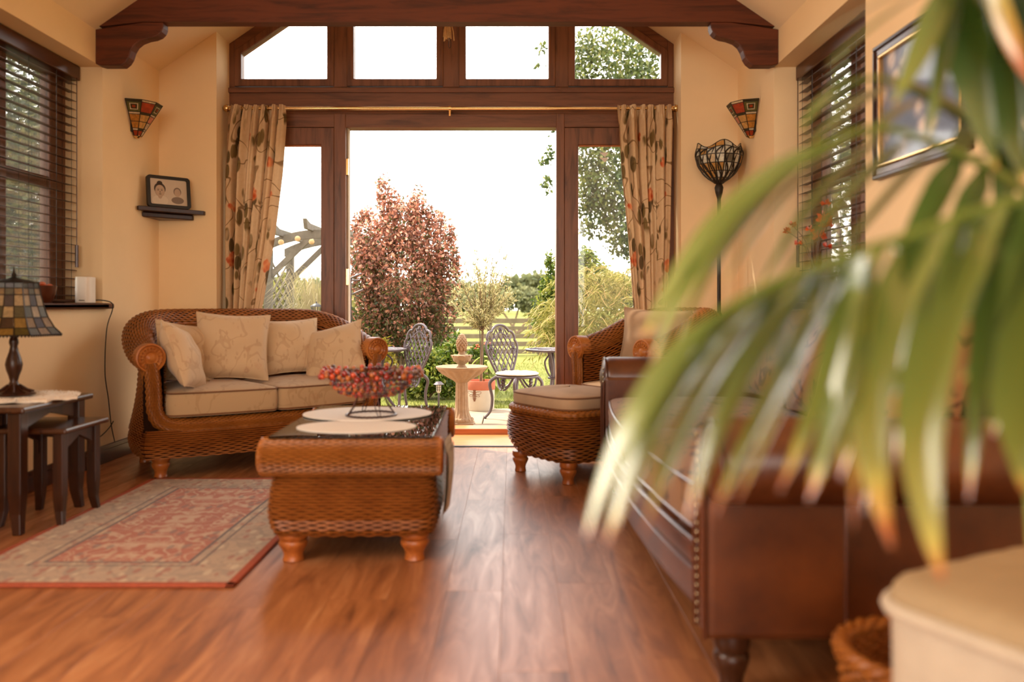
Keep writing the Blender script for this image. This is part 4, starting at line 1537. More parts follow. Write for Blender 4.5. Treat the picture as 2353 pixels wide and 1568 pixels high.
def portrait(cx, cz, k):
    disc(cx, cz - 0.048 * k, 0.040 * k, 0.026 * k, -0.0018, plain('photo_cloth', srgb(206, 188, 166), 0.6, var=0.04), 'shoulders')
    disc(cx, cz - 0.028 * k, 0.010 * k, 0.012 * k, -0.0023, pr_face, 'neck')
    disc(cx, cz + 0.012 * k, 0.029 * k, 0.030 * k, -0.0028, pr_dark, 'hair')
    disc(cx, cz + 0.040 * k, 0.014 * k, 0.012 * k, -0.0028, pr_dark, 'hair')
    disc(cx, cz, 0.024 * k, 0.031 * k, -0.0034, pr_face, 'face')
    for s in (-1, 1):
        disc(cx + s * 0.009 * k, cz + 0.004 * k, 0.0045 * k, 0.002 * k, -0.0040, pr_dark, 'eye', 10)
        disc(cx + s * 0.009 * k, cz + 0.010 * k, 0.006 * k, 0.0012 * k, -0.0040, pr_grey, 'brow', 10)
    disc(cx, cz - 0.006 * k, 0.003 * k, 0.005 * k, -0.0040, pr_grey, 'nose', 10)
    disc(cx, cz - 0.016 * k, 0.007 * k, 0.0018 * k, -0.0040, pr_dark, 'mouth', 10)


portrait(-0.058, 0.112, 1.32)
disc(0.058, 0.115, 0.026, 0.030, -0.0028, pr_grey, 'hair')
disc(0.058, 0.108, 0.021, 0.027, -0.0034, pr_face, 'face')
disc(0.058, 0.056, 0.042, 0.024, -0.0018, pr_grey, 'shoulders')
MB().prism(ri_, -0.0075, -0.0065, 'y').build('glazing', M['pic_glass'], t, smooth=False)
MB().add([(-0.03, 0.012, 0.16), (0.03, 0.012, 0.16), (0.03, 0.07, 0.006), (-0.03, 0.07, 0.006)], [(0, 1, 2, 3)]).build('easel_back', M['black'], t, smooth=False)

# ------------------------------------------------------------------ nest of tables, lamp, doily
def nest_table(name, label, x0, x1, y0, y1, h, tk, legw):
    t = thing(name, label, 'side table', ((x0 + x1) / 2, (y0 + y1) / 2, 0))
    a, b = (x1 - x0) / 2, (y1 - y0) / 2
    MB().bx(-a, a, -b, b, h - tk, h).build('top', M['darktop'], t, bevel=0.008)
    i = 0.028
    for sx in (-1, 1):
        for sy in (-1, 1):
            cx, cy = sx * (a - i - legw / 2), sy * (b - i - legw / 2)
            w1, w0 = legw / 2, legw / 2 * 0.62
            k = 0.32 * h
            V = []
            for z, w, dx, dy in ((0, w0, sx * 0.010, sy * 0.010), (k * 0.5, w1 * 0.8, 0, 0), (k, w1, 0, 0), (h - tk, w1, 0, 0)):
                V += [(cx + dx - w, cy + dy - w, z), (cx + dx + w, cy + dy - w, z), (cx + dx + w, cy + dy + w, z), (cx + dx - w, cy + dy + w, z)]
            F = [(3, 2, 1, 0), (12, 13, 14, 15)]
            for q in range(3):
                for e_ in range(4):
                    f_ = (e_ + 1) % 4
                    F.append((q * 4 + e_, q * 4 + f_, q * 4 + 4 + f_, q * 4 + 4 + e_))
            MB().add(V, F).build('leg', M['darkwood'], t, bevel=0.004)
    # aprons with a pointed arch at each end
    y_in = b - i - legw
    for sx in (-1, 1):
        xx = sx * (a - i - legw / 2)
        ar = 0.10
        poly = [(-y_in, h - tk), (-y_in, h - tk - ar - 0.03), (-y_in + 0.012, h - tk - ar - 0.03), (-y_in + 0.012, h - tk - ar * 0.72), (0, h - tk - ar * 0.28), (y_in - 0.012, h - tk - ar * 0.72), (y_in - 0.012, h - tk - ar - 0.03), (y_in, h - tk - ar - 0.03), (y_in, h - tk)]
        MB().prism(poly, xx - 0.010, xx + 0.010, 'x').build('apron', M['darkwood'], t, smooth=False)
    MB().bx(-a + i + legw, a - i - legw, y_in + 0.006, y_in + 0.026, h - tk - 0.06, h - tk).build('rail', M['darkwood'], t, smooth=False)
    return t


nest_table('nest_table', 'largest dark wooden nest table, under the stained glass lamp', -2.430, -1.985, 3.36, 3.93, 0.530, 0.026, 0.055)
nest_table('nest_table', 'smaller dark wooden nest table pulled out from under the larger one', -2.225, -1.880, 3.485, 3.865, 0.425, 0.024, 0.044)

t = thing('lace_doily', 'fluffy white crocheted doily on the dark nest table under the lamp', 'doily', (-2.18, 3.665, 0.5305))
V, F = [], []
K = 56
rg = np.random.default_rng(5)
for k in range(K):
    a = 2 * PI * k / K
    f = 1 + 0.06 * math.cos(8 * a) + rg.uniform(-0.04, 0.04)
    for r, z in ((0.02, 0.006), (0.45, 0.008), (0.78, 0.013), (0.92, 0.017), (1.0, 0.010), (1.0, 0.001)):
        V.append((0.235 * f * r * math.cos(a), 0.20 * f * r * math.sin(a), z + rg.uniform(-0.003, 0.004) * (r > 0.5)))
for k in range(K):
    j = (k + 1) % K
    for q in range(5): F.append((k * 6 + q, k * 6 + q + 1, j * 6 + q + 1, j * 6 + q))
F.append(tuple(k * 6 for k in range(K)))
MB().add(V, F).build('cloth', plain('white_wool', srgb(232, 218, 200), 0.95, var=0.08, scale=60, bump=0.7, bscale=110), t)
V, F = [], []
for k in range(900):
    a, r = rg.uniform(0, 2 * PI), rg.uniform(0.55, 1.02)
    x_, y_ = 0.235 * r * math.cos(a), 0.20 * r * math.sin(a)
    d_ = rg.uniform(-0.012, 0.012, 2)
    V += [(x_ - 0.003, y_, 0.008), (x_ + 0.003, y_, 0.008), (x_ + d_[0], y_ + d_[1], 0.024)]
    F.append((3 * k, 3 * k + 1, 3 * k + 2))
MB().add(V, F).build('tufts', M['white_cloth'], t, fixn=False)['kind'] = 'stuff'

LX, LY, LZ = -2.222, 3.69, 0.5475
t = thing('stained_glass_table_lamp', 'table lamp with flared stained glass shade and turned dark base on the nest table', 'lamp', (LX, LY, LZ))
MB().lathe([(0.0, 0.0), (0.085, 0.0), (0.086, 0.006), (0.070, 0.014), (0.040, 0.026), (0.022, 0.044), (0.016, 0.060), (0.022, 0.085), (0.031, 0.110), (0.035, 0.135), (0.030, 0.160), (0.020, 0.190), (0.015, 0.215), (0.020, 0.232), (0.018, 0.245), (0.012, 0.262), (0.012, 0.30)], 24).build('base', M['darkwood'], t)
for k in range(12):
    a = 2 * PI * k / 12
    MB().tube([(0.078 * math.cos(a), 0.078 * math.sin(a), 0.011), (0.05 * math.cos(a), 0.05 * math.sin(a), 0.023), (0.024 * math.cos(a), 0.024 * math.sin(a), 0.045)], [0.006, 0.005, 0.003], 6).build('flute', M['darkwood'], t)
ns = 6
zsh = [0.268, 0.300, 0.345, 0.395, 0.445, 0.475, 0.500]
rsh = [0.190, 0.160, 0.135, 0.118, 0.106, 0.100, 0.098]
cols = [['lg_olive', 'lg_gold', 'lg_olive'], ['lg_gold', 'lg_dark', 'lg_gold'], ['lg_olive', 'lg_pale', 'lg_olive'], ['lg_pale', 'lg_dark', 'lg_pale'], ['lg_gold', 'lg_olive', 'lg_gold'], ['sg_moss', 'lg_dark', 'sg_moss']]
m = MB()
off = math.radians(20)
for k in range(ns):
    a0, a1 = off + 2 * PI * k / ns, off + 2 * PI * (k + 1) / ns
    def cp(i_, f):
        p0 = Vector((rsh[i_] * math.cos(a0), rsh[i_] * math.sin(a0), zsh[i_]))
        p1 = Vector((rsh[i_] * math.cos(a1), rsh[i_] * math.sin(a1), zsh[i_]))
        return p0.lerp(p1, f)
    cuts = [0.0, 0.33, 0.67, 1.0]
    for i_ in range(6):
        for c_ in range(3):
            g = 0.02
            q = [cp(i_, cuts[c_] + g), cp(i_, cuts[c_ + 1] - g), cp(i_ + 1, cuts[c_ + 1] - g), cp(i_ + 1, cuts[c_] + g)]
            nin = Vector((-math.cos((a0 + a1) / 2), -math.sin((a0 + a1) / 2), 0)) * 0.003
            MB().add([tuple(p) for p in q] + [tuple(p + nin) for p in q], [(0, 1, 2, 3), (7, 6, 5, 4), (0, 4, 5, 1), (1, 5, 6, 2), (2, 6, 7, 3), (3, 7, 4, 0)]).build('shade_pane', M['sg_grey' if k in (0,) and i_ < 5 else cols[i_][c_]], t, smooth=False)
    for f in (0.0, 0.33, 0.67):
        m.tube([cp(i_, f) for i_ in range(7)], 0.003 if f == 0 else 0.0018, 5)
    for i_ in range(7): m.tube([cp(i_, 0), cp(i_, 1)], 0.0022 if i_ not in (0, 6) else 0.0036, 5)
    for q in range(14):
        m.ball(tuple(cp(0, (q + 0.5) / 14) + Vector((0, 0, -0.004))), 0.0045, 6, 4)
m.build('leading', M['lead'], t)
MB().lathe([(0.098, 0.500), (0.060, 0.512), (0.020, 0.520), (0.009, 0.526), (0.012, 0.536), (0.006, 0.548), (0.003, 0.565), (0.0, 0.575)], 20).build('cap_and_finial', M['lead'], t)

# ------------------------------------------------------------------ things on the left window sill
t = thing('white_speaker', 'white upright wireless speaker box on the left window sill', 'speaker', (-2.520, P(195, 0, 4.80).y, WZ0))
t.location = (-2.475, 4.80, WZ0)
MB().prism(rrect(-0.045, 0.045, -0.050, 0.050, 0.028, 6), 0.0, 0.152, 'z').build('body', M['white_plastic'], t, bevel=0.005)
MB().bx(-0.012, 0.020, -0.0512, -0.0500, 0.014, 0.018).build('grey_mark', M['stud'], t, smooth=False)
t = thing('fruit_bowl', 'dark round bowl of dried fruit on the left window sill', 'bowl', (-2.500, 4.40, WZ0))
MB().lathe([(0.0, 0.0), (0.045, 0.0), (0.052, 0.010), (0.066, 0.055), (0.072, 0.092), (0.066, 0.092), (0.058, 0.055), (0.044, 0.016), (0.0, 0.014)], 24).build('pot', M['leather_dark'], t)
for k in range(7):
    a = k * 2 * PI / 6
    r = 0.0 if k == 6 else 0.040
    MB().ball((r * math.cos(a), r * math.sin(a), 0.086 + (0.012 if k == 6 else 0)), 0.020, 10, 7, (1, 1, 0.8)).build('dried_slice', M['sg_red'] if k % 2 else M['terracotta'], t)
t = thing('power_cable', 'thin black cable drooping from the left window sill to the skirting', 'cable', (0, 0, 0))
cp_ = [(-2.475, 4.852, WZ0 + 0.012), (-2.440, 4.90, WZ0 + 0.018), (-2.400, 4.955, WZ0 + 0.003), (-2.398, 4.965, WZ0 - 0.04), (-2.425, 4.95, 0.80), (-2.438, 4.955, 0.55), (-2.432, 4.985, 0.38), (-2.432, 5.02, 0.22), (-2.425, 5.05, 0.11)]
MB().tube(catmull(cp_, 8), 0.0032, 6).build('lead', M['cord'], t)
MB().tube(catmull([(-2.438, 4.80, 0.155), (-2.434, 4.90, 0.170), (-2.434, 5.00, 0.205), (-2.438, 5.06, 0.235)], 8), 0.0032, 6).build('wall_lead', M['cord'], t)

# straw tassel hanging behind the beam
tp = P(1030, 52, 5.35)
t = thing('straw_tassel', 'straw tassel hanging behind the tie beam at the centre', 'tassel', (tp.x, tp.y, tp.z))
rg = np.random.default_rng(8)
for k in range(26):
    a, r = rg.uniform(0, 2 * PI), rg.uniform(0.0, 0.035)
    L = rg.uniform(0.08, 0.125)
    MB().tube([(0.4 * r * math.cos(a), 0.4 * r * math.sin(a), 0.02), (r * math.cos(a), r * math.sin(a), -L * 0.5), (1.15 * r * math.cos(a), 1.15 * r * math.sin(a), -L)], 0.0032, 5).build('straw', M['raffia'], t)
MB().tube([(0, 0, 0), (0, 0, roof(tp.x) - tp.z)], 0.0016, 5).build('string', M['cord'], t)
MB().tube(catmull([(0.012, 0, -0.06), (0.018, 0, -0.14), (0.008, 0, -0.165), (0.002, 0, -0.14), (0.008, 0, -0.06)], 5), 0.0016, 5).build('wire_loop', M['cord'], t)

# ------------------------------------------------------------------ floor lamp in the right corner
FX, FY = 1.392, 5.555
t = thing('torchiere_floor_lamp', 'tall floor lamp with scalloped stained glass uplighter bowl in the right corner', 'floor lamp', (FX, FY, 0))
MB().lathe([(0.0, 0.0), (0.125, 0.0), (0.128, 0.010), (0.11, 0.020), (0.06, 0.030), (0.025, 0.045), (0.014, 0.07), (0.014, 0.09)], 28).build('base', M['lead'], t)
MB().tube([(0, 0, 0.05), (0, 0, 1.74)], 0.0125, 12).lathe([(0.0125, 0.85), (0.02, 0.865), (0.02, 0.885), (0.0125, 0.90)], 16).lathe([(0.0125, 1.66), (0.024, 1.70), (0.03, 1.735), (0.02, 1.76)], 16).build('pole', M['lead'], t)
zp = [(0.025, 1.765), (0.070, 1.795), (0.110, 1.835), (0.140, 1.885), (0.155, 1.940), (0.150, 1.985), (0.142, 2.010)]
ns = 16
def tp_(i_, a):
    r, z = zp[i_]
    if i_ >= 5: z += (0.022 if i_ == 6 else 0.008) * math.cos(4 * a)
    return Vector((r * math.cos(a), r * math.sin(a), z))
m = MB()
rg = np.random.default_rng(12)
for k in range(ns):
    a0, a1 = 2 * PI * k / ns, 2 * PI * (k + 1) / ns
    for i_ in range(6):
        q = [tp_(i_, a0), tp_(i_, a1), tp_(i_ + 1, a1), tp_(i_ + 1, a0)]
        c_ = sum(q, Vector()) / 4
        q = [c_ + (p - c_) * 0.94 for p in q]
        nin = Vector((-math.cos((a0 + a1) / 2), -math.sin((a0 + a1) / 2), 0.3)) * 0.003
        mt = rg.choice(['lamp_cream', 'lamp_cream', 'lamp_cream', 'lamp_cream', 'lamp_cream', 'sg_cream', 'sg_honey', 'sg_grey'])
        MB().add([tuple(p) for p in q] + [tuple(p + nin) for p in q], [(0, 1, 2, 3), (7, 6, 5, 4), (0, 4, 5, 1), (1, 5, 6, 2), (2, 6, 7, 3), (3, 7, 4, 0)]).build('shade_pane', M[mt], t, smooth=False)
    m.tube([tp_(i_, a0) for i_ in range(7)], 0.0042, 5)
    # curved vine leading across neighbouring columns
    m.tube(catmull([tp_(0, a0), tp_(2, a0 + 0.28), tp_(4, a0 + 0.02), tp_(5, a0 + 0.34)], 6), 0.0052, 5)
    m.tube(catmull([tp_(1, a1), tp_(3, a1 - 0.30), tp_(5, a1 - 0.05)], 6), 0.0042, 5)
for i_ in range(7): m.tube([tp_(i_, 2 * PI * k / 64) for k in range(64)], 0.003, 5, closed=True)
m.build('leading', M['lead'], t)

# ------------------------------------------------------------------ framed picture on the right wall
t = thing('framed_picture', 'large blue grey floral picture in a dark and gilt frame on the right wall', 'picture', (XR - 0.002, 3.165, 1.76))
hy_, hz_ = 0.365, 0.282
def rect_ring(a, b, x0, x1, w, mt, nm):
    """a, b outer half sizes; w ring width"""
    for (y0, y1, z0, z1) in ((-a, a, b - w, b), (-a, a, -b, -b + w), (-a, -a + w, -b + w, b - w), (a - w, a, -b + w, b - w)):
        MB().bx(x0, x1, y0, y1, z0, z1).build(nm, mt, t, bevel=0.004)
rect_ring(hy_, hz_, -0.030, 0, 0.016, M['darkwood'], 'outer_moulding')
rect_ring(hy_ - 0.016, hz_ - 0.016, -0.022, 0, 0.030, M['leather_dark'], 'frame_side')
rect_ring(hy_ - 0.046, hz_ - 0.046, -0.028, 0, 0.012, M['brass'], 'gilt_slip')
pm = NT('blue_grey_flower_print')
co = pm.coord('Object')
nz_ = pm.noise(co, 5.5, 3, 0.6, 0.8)
vz = pm.voro(co, 7.5)
fl = pm.ramp(vz.outputs['Distance'], [(0.16, srgb(226, 208, 196)), (0.34, srgb(150, 148, 160)), (0.48, srgb(98, 110, 134))])
cc = pm.mix(pm.ramp(nz_.outputs[0], [(0.42, (0, 0, 0, 1)), (0.62, (1, 1, 1, 1))]), srgb(98, 112, 138), fl)
pm.bsdf(cc, 0.5)
MB().bx(-0.008, -0.004, -hy_ + 0.05, hy_ - 0.05, -hz_ + 0.05, hz_ - 0.05).build('print', pm.m, t, smooth=False)
MB().bx(-0.016, -0.0145, -hy_ + 0.05, hy_ - 0.05, -hz_ + 0.05, hz_ - 0.05).build('glazing', M['pic_glass'], t, smooth=False)

# ------------------------------------------------------------------ vase of orange flowers on the right sill
t = thing('vase_of_flowers', 'vase of orange silk flowers on the right window sill behind the palm', 'vase', (1.62, 4.42, WZ0))
MB().lathe([(0.0, 0.0), (0.040, 0.0), (0.052, 0.04), (0.055, 0.09), (0.040, 0.14), (0.022, 0.17), (0.026, 0.19), (0.022, 0.19), (0.018, 0.17), (0.0, 0.16)], 24).build('vase', M['leather_dark'], t)
petal = plain('orange_petal', srgb(214, 78, 22), 0.6, var=0.25, scale=60)
stemm = plain('brown_stem', srgb(96, 66, 34), 0.7)
rg = np.random.default_rng(21)
for k in range(9):
    hd = [(0.03, -0.05, 0.45), (0.06, 0.0, 0.42), (0.0, 0.07, 0.40), (-0.04, 0.24, 0.44), (-0.05, 0.30, 0.41), (0.03, 0.02, 0.36), (0.05, -0.04, 0.30), (-0.02, 0.20, 0.33), (0.02, -0.10, 0.52)][k]
    MB().tube(catmull([(0, 0, 0.16), (hd[0] * 0.4, hd[1] * 0.4, 0.16 + hd[2] * 0.4), hd], 6), 0.0022, 5).build('stem', stemm, t)
    m = MB()
    R = 0.040 if k in (0, 1, 5) else 0.026
    for q in range(14):
        u_, v_ = rg.uniform(0, 2 * PI), rg.uniform(-0.4, 1.0)
        d_ = Vector((math.cos(u_) * math.sqrt(1 - v_ * v_ * 0.9), math.sin(u_) * math.sqrt(1 - v_ * v_ * 0.9), v_)).normalized()
        s_ = d_.orthogonal().normalized()
        w_ = d_.cross(s_)
        c_ = Vector(hd)
        m.add([tuple(c_), tuple(c_ + d_ * R * 0.7 + s_ * R * 0.45), tuple(c_ + d_ * R * 1.1 + w_ * R * 0.1), tuple(c_ + d_ * R * 0.7 - s_ * R * 0.45)], [(0, 1, 2, 3)])
    m.build('flower', petal, t, fixn=False)
# ------------------------------------------------------------------ brown leather sofa along the right wall
LS = Vector((0.95, 3.10, 0))
t = thing('leather_sofa', 'large brown leather sofa with rolled arms and bowed front along the right wall', 'sofa', LS)
ya, yb = -1.13, 1.13                       # outer faces of the arms (local Y); near one is ya
xf, xb = -0.487, 0.56                      # front of the arms, back of the sofa (local X)


def bowx(y): return xf + 0.02 - 0.070 * np.clip(1 - (y / 1.05) ** 2, 0, 1)


# bowed front rail
yy = np.linspace(ya + 0.02, yb - 0.02, 48)
pr = [(0.10, 0.145), (0.03, 0.150), (0.010, 0.165), (0.0, 0.20), (-0.004, 0.262), (0.012, 0.270), (0.012, 0.276), (-0.006, 0.284), (-0.012, 0.310), (-0.006, 0.332), (0.018, 0.345), (0.10, 0.350)]
A = np.array([[(bowx(y) + dx, y, z) for y in yy] for dx, z in pr])
MB().grid(A).build('front_rail', M['leather'], t)
for z, dx in ((0.338, -0.004), (0.273, 0.008)):
    MB().tube([(bowx(y) + dx, y, z) for y in yy], 0.0075, 8).build('rail_piping', M['leather_dark'], t)
MB().bx(xf + 0.12, xb - 0.04, ya + 0.05, yb - 0.05, 0.145, 0.340).build('seat_deck', M['leather_dark'], t, smooth=False)
# arms
for s, y0 in ((-1, ya), (1, yb)):
    inn = y0 - s * 0.105
    # inner and outer panels
    body = MB()
    body.bx(xf, xf + 0.345, min(y0, inn), max(y0, inn), 0.145, 0.590)
    body.build('arm_panel', M['leather'], t, bevel=0.018)
    MB().bx(xf + 0.33, xb - 0.06, min(y0 - s * 0.035, inn), max(y0 - s * 0.035, inn), 0.145, 0.600).build('arm_rear_panel', M['leather'], t, bevel=0.012)
    # rolled top
    ry = y0 + s * 0.005
    R = 0.104
    prof_ = [(0.0, -0.012), (0.030, -0.010), (0.055, 0.0), (0.080, 0.004), (0.096, 0.014), (R, 0.035), (R, 0.30), (R * 0.98, 0.50), (R, 0.75), (R, 0.98), (0.0, 1.0)]
    MB().lathe(prof_, 32, (xf, ry, 0.578), roty(PI / 2)).build('arm_roll', M['leather'], t)
    MB().tube([(xf + 0.012, ry + (R - 0.006) * math.cos(a), 0.578 + (R - 0.006) * math.sin(a)) for a in np.linspace(-0.3 * PI if s < 0 else 1.3 * PI, 1.2 * PI if s < 0 else -0.2 * PI, 36)], 0.006, 8).build('roll_piping', M['leather_dark'], t)
    # front edge piping and studs
    for yk in (y0 - s * 0.006, inn + s * 0.006):
        MB().tube([(xf - 0.002, yk, 0.150), (xf - 0.005, yk, 0.30), (xf - 0.005, yk, 0.45), (xf - 0.002, yk, 0.56)], 0.0065, 8).build('front_piping', M['leather_dark'], t)
    for k in range(22):
        MB().ball((xf - 0.004, inn + s * 0.022, 0.165 + k * 0.022), 0.0065, 8, 5, (0.6, 1, 1)).build('stud', M['stud'], t)
    MB().tube([(xf + 0.335, y0 - s * 0.006, 0.150), (xf + 0.335, y0 - s * 0.004, 0.56)], 0.006, 8).build('panel_piping', M['leather_dark'], t)
# back with rolled top
bp = [(xb - 0.26, 0.34), (xb - 0.20, 0.60), (xb - 0.17, 0.76), (xb - 0.165, 0.82), (xb - 0.13, 0.865), (xb - 0.07, 0.875), (xb - 0.02, 0.85), (xb - 0.005, 0.80), (xb - 0.03, 0.74), (xb - 0.04, 0.145), (xb - 0.22, 0.145)]
MB().prism(bp, ya + 0.02, yb - 0.02, 'y').build('back', M['leather'], t, bevel=0.014)
for x, y in ((xf + 0.075, ya + 0.055), (xf + 0.075, yb - 0.055), (xb - 0.10, ya + 0.06), (xb - 0.10, yb - 0.06)):
    turned_foot(MB(), (x, y, 0), 0.148, 0.045).build('foot', M['darkwood'], t)

gs = 'seat cushions of the leather sofa'
def leather_seat(label, y0, y1, sd):
    ys_ = np.linspace(y1 - 0.03, y0 + 0.03, 14)
    out = [(0.24, y0 + 0.03), (0.21, y0), ] if False else []
    f = [(float(bowx(y)) + 0.012, y) for y in ys_]
    out = [(0.26, y0), (0.29, y0 + 0.04), (0.29, y1 - 0.04), (0.26, y1), (f[0][0] + 0.03, y1)] + f + [(f[-1][0] + 0.03, y0)]
    box_cushion('seat_cushion', label, out, 0.358, 0.478, LS, 0, M['paisley'], M['leather_dark'], 0.045, gs, sd)
leather_seat('brown tapestry seat cushion at the near end of the leather sofa behind palm leaflets', ya + 0.115, -0.005, 31)
leather_seat('brown tapestry seat cushion at the far end of the leather sofa, beside the footstool', 0.005, yb - 0.115, 32)
gb = 'back cushions of the leather sofa'
for k, (y, lb) in enumerate(((-0.66, 'brown tapestry back cushion at the near end of the leather sofa behind the palm'), (0.0, 'brown tapestry back cushion in the middle of the leather sofa behind the palm'), (0.66, 'brown tapestry back cushion at the far end of the leather sofa behind the palm'))):
    pillow('back_cushion', lb, 0.60, 0.42, 0.20, (LS.x + 0.235, LS.y + y, 0.725), math.radians(-14), -PI / 2, M['paisley'], group=gb, seed=40 + k)
pillow('scatter_cushion', 'gold and brown fringed tapestry cushion propped at the near end of the leather sofa', 0.40, 0.38, 0.15, (LS.x + 0.06, LS.y - 0.72, 0.705), math.radians(-22), -PI / 2 + 0.25, M['paisley2'], seed=50)

# ------------------------------------------------------------------ cream footstool in the foreground
PC, PRZ = Vector((0.815, 1.225, 0)), math.radians(28)
t = thing('cream_footstool', 'cream boucle footstool with a piped top edge in the near right corner', 'footstool', PC, PRZ)
pa, pb, ph_ = 0.215, 0.165, 0.500
t.scale = (1, 1, 1.045)
rr_ = Poly(rrect(-pa, pa, -pb, pb, 0.075, 8), closed=True)
K = 96
u = np.arange(K) / K
q = rr_.at(u)
rings = []
for f, z in ((0.95, 0.10), (0.975, 0.12), (0.985, 0.25), (0.99, 0.40), (0.995, 0.470)):
    rings.append(np.concatenate([q * f, np.full((K, 1), z)], 1))
MB().grid(np.stack(rings), closed_u=True).build('side', M['cream'], t)
rings = []
rg = np.random.default_rng(2)
for f, z in ((0.995, 0.474), (1.0, 0.486), (0.985, 0.498), (0.94, 0.508), (0.8, 0.514), (0.55, 0.517), (0.3, 0.519), (0.02, 0.520)):
    r_ = np.concatenate([q * f, np.full((K, 1), z)], 1)
    r_[:, 2] -= 0.0015 * np.exp(-((r_[:, 0] * 9 - np.round(r_[:, 0] * 9)) * 7) ** 2) * (f < 0.97)
    rings.append(r_)
MB().grid(np.stack(rings), closed_u=True).build('top', M['creamtop'], t)
MB().tube([(a * 1.012, b * 1.012, 0.472) for a, b in q], 0.0115, 8, closed=True).build('piping', M['cream'], t)
MB().add([(a * 0.95, b * 0.95, 0.10) for a, b in q], [tuple(range(K))]).build('underside', M['wback'], t, smooth=False)
for sx in (-1, 1):
    for sy in (-1, 1):
        MB().lathe([(0.012, 0.0), (0.020, 0.10)], 14, (sx * (pa - 0.07), sy * (pb - 0.06), 0)).build('leg', M['darkwood'], t)

# ------------------------------------------------------------------ small wicker basket
BK = Vector((0.835, 1.672, 0))
t = thing('wicker_basket', 'small open wicker basket on the floor between the cream footstool and the leather sofa', 'basket', BK)
def S_bk(u, v):
    a = 2 * PI * u
    r = 0.125 + 0.040 * v
    return np.stack([r * np.cos(a), r * np.sin(a), 0.006 + 0.232 * v], -1)
weave_obj('woven_side', S_bk, 20, 48, 0.004, 0.005, M['wicker2'], t, M['wback'], flip=1.0)
def S_bi(u, v):
    a = 2 * PI * u
    r = 0.113 + 0.040 * v
    return np.stack([r * np.cos(a), r * np.sin(a), 0.012 + 0.226 * v], -1)
weave_obj('woven_lining', S_bi, 20, 48, 0.003, 0.004, M['wicker'], t, None, flip=-1.0)
for k in range(3):
    MB().tube([((0.160 + 0.009 * math.cos(9 * a + k * 2 * PI / 3)) * math.cos(a), (0.160 + 0.009 * math.cos(9 * a + k * 2 * PI / 3)) * math.sin(a), 0.242 + 0.009 * math.sin(9 * a + k * 2 * PI / 3)) for a in np.linspace(0, 2 * PI, 120, endpoint=False)], 0.010, 8, closed=True).build('rim_cane', M['wicker2'], t)
MB().lathe([(0.0, 0.008), (0.122, 0.008)], 32, cap=False).build('bottom', M['wicker'], t, smooth=False)

# ------------------------------------------------------------------ palm
PP = Vector((0.93, 0.70, 0))
palm = thing('potted_palm', 'tall potted palm with arching fronds and brown-tipped leaflets in the right foreground', 'plant', PP)
MB().lathe([(0.0, 0.0), (0.10, 0.0), (0.115, 0.02), (0.145, 0.26), (0.152, 0.27), (0.152, 0.30), (0.138, 0.30), (0.132, 0.25), (0.0, 0.25)], 32).build('pot', M['terracotta'], palm)
MB().lathe([(0.0, 0.262), (0.131, 0.256)], 28, cap=False).build('soil', M['soil'], palm)
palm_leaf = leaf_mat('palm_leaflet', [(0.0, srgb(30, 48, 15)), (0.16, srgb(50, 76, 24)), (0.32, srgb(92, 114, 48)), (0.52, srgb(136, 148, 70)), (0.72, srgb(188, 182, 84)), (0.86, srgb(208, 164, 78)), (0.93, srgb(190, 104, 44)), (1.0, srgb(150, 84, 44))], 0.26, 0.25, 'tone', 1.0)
for _n in palm_leaf.node_tree.nodes:
    if _n.type == 'BSDF_PRINCIPLED':
        _n.inputs['Coat Weight'].default_value = 1.0
        _n.inputs['Coat Roughness'].default_value = 0.22
        _n.inputs['Coat IOR'].default_value = 1.6
stalk = plain('palm_stalk', srgb(96, 112, 40), 0.4, var=0.15)
rgp = np.random.default_rng(77)


def leaflet_mesh(p0, p1, p2, w, tone0, tipstart, roll, sharp=1.0):
    """blade along the quadratic curve p0 p1 p2, folded along its midrib"""
    n = 14
    w = w * 1.22
    V, tones = [], []
    view = Vector((0, 0, 0))
    for i in range(n + 1):
        s = i / n
        p = p0 * (1 - s) ** 2 + p1 * (2 * s * (1 - s)) + p2 * s * s
        tg = ((p1 - p0) * (1 - s) + (p2 - p1) * s).normalized()
        nrm = (Vector((-0.74, -0.36, 0.46)))
        nrm = (nrm - tg * nrm.dot(tg)).normalized()
        sd = tg.cross(nrm).normalized()
        sd = (sd * math.cos(roll) + nrm * math.sin(roll)).normalized()
        nn = sd.cross(tg).normalized()
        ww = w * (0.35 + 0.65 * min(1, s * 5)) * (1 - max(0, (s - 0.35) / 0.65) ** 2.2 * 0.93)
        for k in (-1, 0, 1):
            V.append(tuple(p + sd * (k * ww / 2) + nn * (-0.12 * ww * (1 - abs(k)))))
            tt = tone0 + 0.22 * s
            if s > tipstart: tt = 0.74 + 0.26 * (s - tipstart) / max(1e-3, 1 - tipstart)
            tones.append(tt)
    F = []
    for i in range(n):
        for k in range(2):
            a = i * 3 + k
            F.append((a, a + 1, a + 4, a + 3))
    return V, F, tones


